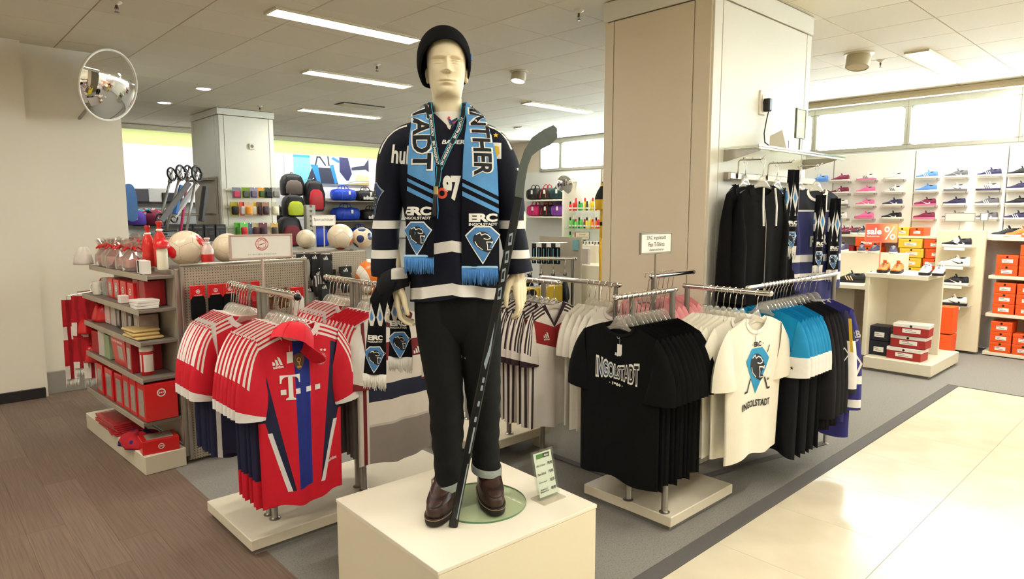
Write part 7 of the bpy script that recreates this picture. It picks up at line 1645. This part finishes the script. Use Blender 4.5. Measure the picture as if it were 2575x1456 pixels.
for r_, (z, cs) in enumerate([(1.66, (0, 0, 0, 1, 1, 2, 5, 2, 2, 0, 2, 0)), (1.335, (3, 1, 3, 1, 3, 5, 2, 2, 4, 4, 0, 4)), (1.04, (3, 5, 3, 1, 3, 5))]):
    for k, c in enumerate(cs):
        y = 8.40 - .068 * k; t = thing('care_bottle', '%s care bottle on the %s glass shelf, %s from the left' % (['red', 'green', 'yellow', 'light green', 'orange', 'dark'][c], ['top', 'middle', 'lowest'][r_], ORD[k]), 'bottle', (9.33 + .02 * (k % 2), y, z), 0, 'care bottles')
        h = .17 + .03 * ((k * 7 + r_) % 3); b = MB(); b.lathe([(.022, 0), (.026, .006), (.026, h * .62), (.014, h * .74)], 10); part('bottle_body', b, mat('care_%d' % c, BT[c], .35, noise=.04, layers=[((232, 228, 214), lambda q_: q_.z.rng(.03, .06))]), t, smooth=50); b = MB(); b.lathe([(.016, h * .70), (.016, h), (.001, h)], 10); part('cap', b, [BLACKP, WHITE, INKR][i % 3], t); i += 1
def convex_mirror(label, loc, R, aim, arm_to):
    t = thing('convex_mirror', label, 'mirror', loc, V(aim).to_track_quat('Z', 'Y').to_euler()); n = 48
    b = MB(); b.lathe([(max(R * i / 14, .001), R * (math.sqrt(2.0 ** 2 - (i / 14) ** 2) - math.sqrt(2.0 ** 2 - 1))) for i in range(15)][::-1], n, cap=False); part('mirror_dome', b, mat('mirror_silver', (242, 242, 240), .02, 1., noise=.0), t, smooth=True)
    b = MB(); b.tube([(R * 1.005 * cos(2 * PI * k / n), R * 1.005 * sin(2 * PI * k / n), 0) for k in range(n + 1)], R * .035, 8); part('rim', b, WHITE, t, smooth=True); b = MB(); b.lathe([(.001, -.02), (R * .9, -.02), (R, 0)], n, cap=False); part('back_plate', b, WHITE, t)
    inv = (Matrix.Translation(loc) @ t.rotation_euler.to_matrix().to_4x4()).inverted(); b = MB(); b.tube([(0, 0, -.02), inv @ V(arm_to)], .014, 8); part('wall_arm', b, STEEL, t)
convex_mirror('large round convex mirror on the cream pier at the left', onY(274, 215, 6.75), .30, (.54, -.82, -.24), (1.30, 7.12, 2.45))
convex_mirror('small round convex mirror on the far wall under the windows', onX(1420, 465, 9.25), .18, (-1, -.15, -.2), (9.55, 8.45, 2.2))
# tall yellow and black outfit behind the column
MYE = mat('yellow_black_jersey', (222, 178, 30), .7, noise=.06, bump=.3, layers=[((24, 20, 18), lambda c: (c.v.rng(-.34, -.20)) | (c.v > -.165) | c.v.rng(-.62, -.58))])
KYE = Kind('football_jersey', 'jersey', MYE, MYE, MYE, n=1, sw=.21, cw=.21, hw=.21, L=.62, slen=.26, D=.05)
yp = onY(1522, 450, 4.6); hanger((yp.x + .12, 4.6, yp.z + .12), .1, 'above the yellow and black jersey behind the column'); yt, _ = KYE.put((yp.x + .12, 4.6, yp.z + .12), .1, 'yellow and black jersey hung high behind the column edge')
b = MB(); b.loft([[(x * (.10 + .02 * sin(z * 9)), y * .04, -z) for x, y in ((-1, -.6), (-.3, -1), (.5, -.8), (1, 0), (.5, .8), (-.5, 1))] for z in (.70, .9, 1.1, 1.28)]); solo('yellow_trousers', b, mat3('yellow_cloth', (214, 166, 24), .75), 'long yellow trousers under the yellow and black jersey', 'trousers', (yp.x + .04, 4.62, yp.z + .12), smooth=40)
t = thing('display_pole', 'chrome pole carrying the yellow outfit behind the column', 'pole', (yp.x + .12, 4.75, 0)); b = MB(); b.tube([(0, 0, 0), (0, 0, yp.z + .115), (0, -.2, yp.z + .115)], .014, 8); part('pole', b, CHROME, t); b = MB(); b.box((0, 0, .015), (.4, .4, .03)); part('foot', b, STEEL, t)
# hosiery fixture, sign, low shelf with shoe
t = thing('hosiery_stand', 'grey rounded counter panel below the bottles', 'counter', (8.2, 7.45, 0)); b = MB(); b.box((0, 0, .53), (.06, 1.0, 1.06), ch=.02); part('panel', b, mat('lilac_grey_panel', (186, 176, 172), .5, noise=.03), t)
for k, px in enumerate((1343, 1356, 1368, 1380, 1392, 1403)):
    p = onX(px, 612, 7.5); t = thing('sock_pack', 'black hanging sock pack beside the jersey sleeve, %s from the left' % ORD[k], 'socks', p, -PI / 2, 'black socks on the far fixture'); b = MB(); b.box((0, 0, -.03), (.09, .012, .06)); part('header_card', b, CARDW if k % 2 else BLK, t); b = MB(); b.box((0, 0, -.19), (.085, .03, .26), ch=.008); part('contents', b, SOCK, t); b = MB(); b.tube([(0, -.02, .008), (0, .3, .008)], .003, 5); part('hook', b, CHROME, t)
    b = MB(); b.box((.01, -.017, -.19), (.018, .003, .22)); part('stripe', b, mat3('teal_label', (90, 150, 160)), t)
t = thing('sock_display', 'grey perforated panel behind the far sock packs', 'panel', (7.82, 7.25, 0)); b = MB(); b.box((0, 0, .62), (.03, .9, 1.24)); part('panel', b, PEG, t); b = MB(); b.box((-.04, -.36, 1.12), (.02, .11, .16)); part('label', b, mat3('teal_card', (110, 160, 160)), t)
b = MB(); b.box((8.75, 7.55, .54), (.55, 1.0, 1.08), ch=.004); solo('low_cabinet', b, CREAM, 'cream cabinet below the care bottles', 'cabinet'); b = MB(); b.box((8.3, 6.95, .40), (.5, .7, .78), ch=.004); solo('low_table', b, CREAM, 'cream low table with a white shoe', 'table')
sign_board('shelf_sign', 'small beige sign on the cream cabinet under the bottles', (8.55, 7.42, 1.16), .24, .14, [(fit(text2d('Damen', 1, .01), .10, None, (0, .025)), INKG), (fit(text2d('Fußballschuhe', 1, .01), .18, None, (0, -.02)), INKG)], mat('dark_thin_frame', (96, 90, 80), .5, noise=.02), .08, -.8, mat('beige_card', (214, 202, 178), .6, noise=.01))
for k in range(4): b = MB(); b.box((0, 0, .03), (.14, .18, .06), ch=.004); solo('patterned_box', b, mat('zigzag_box', (228, 222, 210), .5, noise=.04, layers=[((70, 70, 84), lambda c: ((c.y * 14).mod(1.0) < .4) & (c.z > .02))]), 'cream and grey patterned box on the cream cabinet, %s from the left' % ORD[k], 'box', (8.62, 7.65 - .2 * k, 1.08), 0, 'patterned boxes on the cabinet')
p = onX(1478, 722, 3.9)
t = thing('merchandise_rack', 'low black and yellow merchandise display behind the white t-shirts', 'rack', (3.55, 3.55, 0)); b = MB(); b.box((0, 0, .55), (.5, .12, 1.02), ch=.006); part('panel', b, mat('yellow_black_cards', (222, 190, 50), .6, noise=.05, layers=[((28, 26, 24), lambda c: (c.noise(8, 0) > .52) & (c.z > .8))]), t); b = MB(); b.tube([(-.28, -.08, 1.12), (.28, -.08, 1.12)], .010, 8); part('rail', b, CHROME, t); b = MB(); b.box((0, 0, .02), (.5, .3, .04)); part('foot', b, STEEL, t)
for s in (-1, 1): b = MB(); b.tube([(s * .24, -.08, 1.12), (s * .24, 0, .98)], .008, 6); part('arm', b, CHROME, t)
# ------------------------------------------------------------------ shoe department on the right
SW = mat('white_slat_wall', (242, 240, 234), .45, noise=.01)
sy_ = [3.95 + .99 * 1, 3.95 + .0, 3.72, 2.73, 1.77, .80, -.2]
sy_ = [6.7, 5.7, 4.71, 3.72, 2.73, 1.77, .80, -.2, -1.2]
for k, (a, c) in enumerate(zip(sy_, sy_[1:])):
    b = MB(); b.box((9.515, (a + c) / 2, 1.40), (.05, a - c - .012, 2.0), ch=.003); solo('wall_panel', b, SW, 'white shoe wall panel, %s from the far end' % ORD[k], 'panel')
def shoe_meshes():
    """low sports shoe, toe along +X, origin under the middle of the sole"""
    st = [(-.142, .022, .078, .0), (-.134, .032, .100, .0), (-.108, .037, .098, .0), (-.07, .038, .082, .0), (-.04, .038, .088, .0), (-.008, .040, .097, 0), (.035, .044, .074, 0), (.075, .047, .056, 0), (.105, .044, .048, 0), (.130, .034, .042, .003), (.146, .016, .034, .006)]
    R = []; n = 18
    for x, w, h, lift in lerp_rows(st, 22):
        R.append([(x, w * math.copysign(abs(cos(a)) ** .75, cos(a)) * (1 - .28 * max(0, sin(a))), .016 + lift + (h - .016) * (.5 + .5 * math.copysign(abs(sin(a)) ** .8, sin(a)))) for a in [2 * PI * j / n for j in range(n)]])
    u = MB(); u.loft(R); um = fix(u.mesh('upper', BLK)); shade(um, 50)
    s = MB(); so = []
    for z, k in ((0, .94), (.004, 1.0), (.018, 1.03), (.024, 1.0)):
        so.append([(x * (1.02 if z else 1), w * 1.05 * k * sd, z + l * .6 + (.004 if x < -.06 else 0) * (z > .01)) for sd in (1, -1) for x, w, h, l in (st if sd > 0 else st[::-1])])
    s.loft(so); sm = fix(s.mesh('sole', WHITE)); shade(sm, 50)
    l = MB()
    for k in range(5): x = -.005 + .017 * k; z = .098 - .0098 * k; l.tube([(x, -.022, z - .010), (x + .004, 0, z + .002), (x, .022, z - .010)], .003, 5)
    lm = fix(l.mesh('laces', INKW)); o = MB(); o.ell((-.082, 0, .087), (.046, .022, .010), 14, 6); om = fix(o.mesh('opening', BLACKP)); shade(om, True)
    tg = MB(); tg.box((-.024, 0, .104), (.012, .034, .046), ch=.004, ry=rad(25)); tm = fix(tg.mesh('tongue', BLK))
    sw_ = {}
    for side in (1, -1):
        for nm, sh in (('swoosh', swoosh(.13, (-.02, .045), 1)), ('bars', join(*[stroke([(-.035 + .024 * i, .026), (-.012 + .024 * i, .066)], .010) for i in range(3)]))):
            q = MB(); f2 = fine(sh, .02); q.add([(x * 1.0, side * (float(np.interp(x, [a[0] for a in st], [a[1] for a in st])) * (1.012 - .20 * max(0, (z - .045) / .045)) + .0016), z) for x, z in f2[0]], f2[1]); sw_[nm, side] = q.mesh('side_print', INKW)
    return um, sm, lm, om, tm, sw_
SHM = shoe_meshes()
def shoe(label, loc, rot, up, sole, mark='swoosh', mm=INKW, lace=INKW, sc=1., grp=None):
    t = thing('sports_shoe', label, 'shoe', loc, rot, grp); t.scale = (sc,) * 3
    for nm, me, m in (('upper', SHM[0], up), ('sole', SHM[1], sole), ('laces', SHM[2], lace), ('lining', SHM[3], BLACKP), ('tongue', SHM[4], up)) + ((('side_print', SHM[5][mark, 1], mm), ('side_print', SHM[5][mark, -1], mm)) if mark else ()):
        o = bpy.data.objects.new(nm, me); COL.objects.link(o); own(o, t)
        if me.materials[0] is not m: o.material_slots[0].link = 'OBJECT'; o.material_slots[0].material = m
    return t
cm = lambda n, c: mat('shoe_' + n, c, .6, noise=.05)
BLKS, WHS, NVS, PKS, BLS, GRS, DRS, ORS, LGS = cm('black', (30, 28, 32)), cm('white', (236, 234, 230)), cm('navy', (52, 48, 84)), cm('pink', (226, 110, 160)), cm('blue', (96, 146, 220)), cm('grey', (104, 102, 108)), cm('wine', (120, 30, 64)), cm('orange', (228, 110, 40)), cm('lime', (120, 190, 60))
ZR, YC = (2.045, 1.88, 1.712, 1.545), (3.60, 3.27, 2.94, 2.57, 2.26, 1.93, 1.64)
TBL = [[(DRS, WHS, None, 'wine and white'), (WHS, PKS, 'bars', 'white and pink'), (WHS, WHS, None, 'all white'), (BLS, WHS, 'bars', 'light blue'), (GRS, WHS, 'swoosh', 'grey and white'), (NVS, WHS, 'bars', 'navy three striped'), (BLKS, WHS, None, 'black')],
       [(DRS, WHS, 'bars', 'wine striped'), (PKS, WHS, None, 'pale pink'), (WHS, WHS, 'bars', 'plain white'), (BLS, WHS, None, 'pale blue'), (WHS, GRS, 'swoosh', 'white and grey'), (WHS, NVS, 'bars', 'white and navy'), (NVS, WHS, None, 'violet')],
       [(WHS, GRS, None, 'white grey soled'), (PKS, WHS, 'swoosh', 'pink'), (NVS, WHS, 'swoosh', 'navy with white mark'), (DRS, PKS, 'swoosh', 'dark magenta'), (NVS, WHS, None, 'slate blue'), (GRS, WHS, 'bars', 'grey striped'), (BLKS, WHS, None, 'dark patterned')],
       [(WHS, WHS, 'swoosh', 'white'), (PKS, PKS, None, 'bright pink'), (BLKS, WHS, 'swoosh', 'black with white mark'), (DRS, PKS, None, 'magenta'), (GRS, WHS, None, 'plain grey'), (GRS, WHS, 'swoosh', 'grey'), (NVS, WHS, 'bars', 'dark violet')]]
for r_, z in enumerate(ZR):
    for k, y in enumerate(YC):
        up, so, mk, nm_ = TBL[r_][k]; wh = 'row %s, column %s of the shoe wall' % (ORD[r_], ORD[k])
        t = thing('shoe_shelf', 'clear little shoe wall shelf, %s row from the top, %s from the far end' % (ORD[r_], ORD[k]), 'shelf', (9.49, y, z), 0, 'little shoe shelves')
        b = MB(); b.box((-.07, 0, -.003), (.14, .24, .005)); part('ledge', b, CLEAR, t); b = MB(); b.box((-.14, 0, -.012), (.004, .24, .022)); part('price_strip', b, CLEAR, t); b = MB(); b.box((-.05, -.12, -.014), (.10, .008, .024)); part('bracket', b, STEEL, t)
        shoe('%s shoe on the shoe wall, %s row, %s from the far end' % (nm_, ['top', 'second', 'third', 'lowest'][r_], ORD[k]), (9.42, y, z), PI / 2 - .1, up, so, mk, INKW if up is not WHS else GRS, INKW if up is not WHS else GRS, .82, 'shoes on the shoe wall')
shoe('blue shoe at the far end of the shoe wall above the jerseys', (9.42, 3.88, 2.045), PI / 2, BLS, BLS, None, INKW, INKW, .82)
# light strip and lower shelf
b = MB(); b.box((9.30, 2.0, 1.325), (.44, 4.6, .03), ch=.003); solo('shoe_shelf_board', b, CREAM, 'long cream shelf board under the shoe wall', 'shelf')
for k, (y, up, so, nm_) in enumerate([(3.46, DRS, WHS, 'dark red'), (3.36, DRS, BLKS, 'wine'), (3.22, BLKS, WHS, 'black'), (3.12, GRS, WHS, 'grey blue'), (3.02, GRS, WHS, 'pale grey')]): shoe(nm_ + ' shoe on the long cream shelf board beside the jerseys', (9.22, y, 1.342), PI / 2 + .5, up, so, 'swoosh', INKW, INKW, .9)
YB, OBX = mat('yellow_shoe_box', (240, 190, 60), .5, noise=.03), mat('orange_shoe_box', (228, 84, 24), .5, noise=.03); DRX = mat('wine_shoe_box', (150, 30, 40), .5, noise=.04)
def shoebox(label, loc, d, m, rot=0., lab='x', lid=None, grp=None, mark=True):
    t = thing('shoe_box', label, 'shoe box', loc, rot, grp); b = MB(); b.box((0, 0, d[2] * .40), (d[0] - .004, d[1] - .004, d[2] * .80), ch=.002); part('carton', b, m, t); b = MB(); b.box((0, 0, d[2] * .84), (d[0], d[1], d[2] * .30), ch=.003); part('lid', b, lid or m, t)
    F = LEFTF(-d[0] / 2 - .001, 0, d[2] * .42) if lab == 'x' else FRONT(-d[1] / 2 - .001, 0, d[2] * .42); w = d[1] if lab == 'x' else d[0]
    if mark: printed('box_label', [(rect(w * .5, d[2] * .34, (w * .02, -.0)), PAPER), (join(rect(w * .2, .006, (-.02, .01)), rect(w * .3, .005, (0, -.008))), INKG)], F, t); printed('thumb_hole', [(disc(.012, (0, d[2] * .40)), INKB)], F, t)
    return t
for k, (y, m, nm_) in enumerate([(2.50, YB, 'yellow'), (2.36, YB, 'yellow'), (2.20, OBX, 'orange')]): shoebox(nm_ + ' shoe box on the long shelf board behind the sale sign, %s from the left' % ORD[k], (9.24, y + .35, 1.341), (.28, .15, .10), m, 0, 'x', None, 'boxes on the shelf board')
for k in range(5): shoebox('wine red shoe box under the shelf board beside the jerseys, %s from the bottom' % ORD[k], (9.2, 3.42, .62 + .115 * k), (.30, .34, .11), DRX, 0, 'x', None, 'wine boxes')
for c_, (y, m, nm_) in enumerate([(2.58, YB, 'yellow'), (2.30, OBX, 'orange'), (3.08, OBX, 'orange far')]):
    for k in range(6): shoebox('%s shoe box under the shelf board, %s from the bottom of its stack' % (nm_, ORD[k]), (9.2, y + .02 * (k % 2), .62 + .115 * k), (.30, .26, .11), m, 0, 'x', None, nm_ + ' boxes under the board')
b = MB(); b.box((9.3, 2.9, .31), (.44, 1.9, .60), ch=.004); solo('lower_cabinet', b, CREAM, 'cream cabinet under the coloured shoe boxes', 'cabinet')
# table with riser, canvas shoes and sale sign
t = thing('display_table', 'cream display table with a riser in front of the shoe wall', 'table'); b = MB(); b.box((7.95, 2.88, .845), (1.25, .80, .04), ch=.004); part('tabletop', b, CREAM, t); b = MB(); b.box((8.0, 2.95, .41), (1.0, .6, .82), ch=.004); part('pedestal', b, mat('dark_beige', (170, 160, 140), .6, noise=.02), t)  # pedestal in a darker beige than the tabletop
b = MB(); b.box((8.42, 2.86, 1.01), (.30, .80, .29), ch=.004); part('riser', b, CREAM, t)
for k, y in enumerate((3.14, 2.92, 2.78, 2.58)): shoe('navy canvas shoe with a white sole on the riser, %s from the left' % ORD[k], (8.40, y, 1.156), PI + .3 * (k % 2), NVS, WHS, None, INKW, INKW, .88)
tp = onX(2145, 708, 7.62); shoe('black shoe with three cream stripes on the display table', (tp.x, tp.y + .04, .866), PI / 2 + .25, BLKS, BLKS, 'bars', mat('cream_ink', (222, 190, 150), .6, noise=.02), LGS, 1.05); shoe('black and lime shoe behind the striped one on the table', (tp.x + .12, tp.y - .12, .866), PI / 2 + .5, BLKS, LGS, None, INKW, LGS, 1.0)
sc_ = onX(2218, 586, 8.2); g = mat('sale_card_red', (226, 74, 54), .5, noise=.02, layers=[((240, 178, 110), lambda c: (c.x * 4.5 + c.z * 1.2 - .05))])
sg = sign_board('sale_sign', 'red and orange sale percent sign on a pole over the display table', (8.18, sc_.y, 1.285), .335, .215, [(fit(text2d('sale', 1, .03), .15, None, (-.075, .02)), INKW), (fit(text2d('%', 1, .0), .115, .15, (.085, 0)), INKW), (fit(text2d('Reduziertes', 1, .0), .13, None, (-.085, -.035)), INKW)], mat('sale_frame', (226, 120, 90), .4, noise=.02), .40, -PI / 2 + .55, g, .012, .006)
# corner cube with base
t = thing('display_cube', 'cream open display cube on a low base with shoes on top', 'display cube'); b = MB(); b.box((7.76, 2.14, .085), (.98, .62, .115), ch=.004); part('base', b, CREAM, t); b = MB(); b.box((7.76, 2.14, .015), (.92, .56, .03)); part('base_recess', b, RECESS, t)
b = MB(); b.box((7.62, 2.21, .985), (.62, .56, .045), ch=.003); part('top_board', b, CREAM, t); b = MB(); b.box((7.62, 2.47, .553), (.60, .04, .82), ch=.003); part('side_board', b, CREAM, t); b = MB(); b.box((7.90, 2.21, .553), (.035, .55, .82), ch=.003); part('back_board', b, CREAM, t)
for k, (px, py, up, so, ac) in enumerate([(2223, 678, ORS, BLKS, 'left orange'), (2257, 680, ORS, BLKS, 'right orange'), (2328, 682, WHS, BLKS, 'left white and black'), (2362, 683, WHS, BLKS, 'right white and black')]):
    p = onX(px, py, 7.50); shoe(ac + ' running shoe on the display cube, toe towards the aisle', (p.x, p.y, 1.009), PI + .12, up, so, None, INKW, BLKS, 1.0)
RWB = mat('red_shoe_box', (160, 40, 38), .5, noise=.04)
for k in range(3): shoebox('red shoe box with a cream lid in the display cube, %s from the bottom' % ORD[k], (7.46 + .02 * (k % 2), 2.10 - .02 * k, .144 + .125 * k), (.20, .32, .12), RWB, .06 * (k - 1), 'x', CARDW, 'red boxes in the cube')
for k in range(2): shoebox('dark navy shoe box in the display cube, %s one' % ('lower' if k == 0 else 'upper'), (7.52, 2.36, .144 + .155 * k), (.2, .19, .15), mat('navy_shoe_box', (26, 28, 40), .5, noise=.04), 0, 'x', None, 'navy boxes in the cube')
# tall panel with four shoes and the orange box gondola
t = thing('shoe_rack', 'tall cream end panel with four small shoe ledges', 'panel'); b = MB(); b.box((9.0, 2.06, .725), (.06, .48, 1.39), ch=.004); part('panel', b, mat('cream_end_panel', (228, 216, 184), .5, noise=.02), t)
for k, z in enumerate((1.235, 1.02, .80, .565)):
    b = MB(); b.box((8.87, 2.07, z - .004), (.20, .34, .008), ch=.001); part('ledge', b, CLEAR, t); b = MB(); b.box((8.768, 2.07, z - .02), (.004, .2, .03)); part('price_strip', b, PAPER, t); up, so = ((BLKS, WHS), (WHS, WHS), (BLKS, WHS), (WHS, BLKS))[k]
    shoe('%s leather shoe on the cream end panel, %s from the top' % ('black' if up is BLKS else 'white', ORD[k]), (8.86, 2.07, z + .001), PI / 2, up, so, 'swoosh', INKW if up is BLKS else BLKS, BLKS, 1.0)
b = MB(); b.lathe([(.001, -.003), (.03, -.003), (.03, .003), (.001, .003)], 18); solo('round_tag', b, PAPER, 'round white tag leaning on the top black shoe of the end panel', 'tag', (8.80, 2.06, 1.31), (0, PI / 2, 0))
sign_board('blank_sign', 'pale grey blank framed sign above the cream end panel', (9.0, 2.09, 1.52), .30, .10, [], mat('grey_frame', (156, 150, 140), .5, noise=.02), .12, -PI / 2, mat('grey_card', (206, 198, 186), .6, noise=.02)); sign_board('blank_sign', 'small white blank card right of the grey sign', (9.02, 1.86, 1.53), .08, .09, [], STEEL, .13, -PI / 2)
t = thing('shoe_gondola', 'low cream gondola stacked with orange shoe boxes', 'gondola'); OX, OY = 9.02, 1.60
for k, z in enumerate((1.33, .90, .47, .03)): b = MB(); b.box((OX + .24, 1.28, z), (.46, 1.0, .04), ch=.004); part('shelf', b, CREAM, t)
b = MB(); b.box((OX + .44, 1.28, .7), (.04, 1.0, 1.32)); part('back_board', b, CREAM, t)
for s_, z in enumerate((.92, .49, .05)):
    for c_ in range(4):
        for k in range(3 if (c_ + s_) % 3 else 2): shoebox('orange shoe box, cream gondola %s shelf, column %s, %s from the bottom' % (['top', 'middle', 'bottom'][s_], ['one', 'two', 'three', 'four'][c_], ORD[k]), (OX + .15, 1.62 - .21 * c_, z + .118 * k), (.28, .20, .116), OBX, 0, 'x', None, 'orange boxes on the gondola')
for k, (y, up, so, nm_) in enumerate([(1.68, BLKS, WHS, 'black'), (1.55, ORS, WHS, 'orange'), (1.40, WHS, ORS, 'white and orange'), (1.24, DRS, WHS, 'wine')]): shoe(nm_ + ' shoe lying on top of the orange box gondola', (OX + .2, y, 1.352), PI / 2 + .6, up, so, None, INKW, INKW, 1.)
for k in range(2): shoebox('orange shoe box on the floor behind the display cube, %s one' % ('lower' if k == 0 else 'upper'), (8.35, 1.98, .02 + .30 * k), (.22, .14, .29), OBX, 0, 'x', None, 'orange boxes by the cube', False)
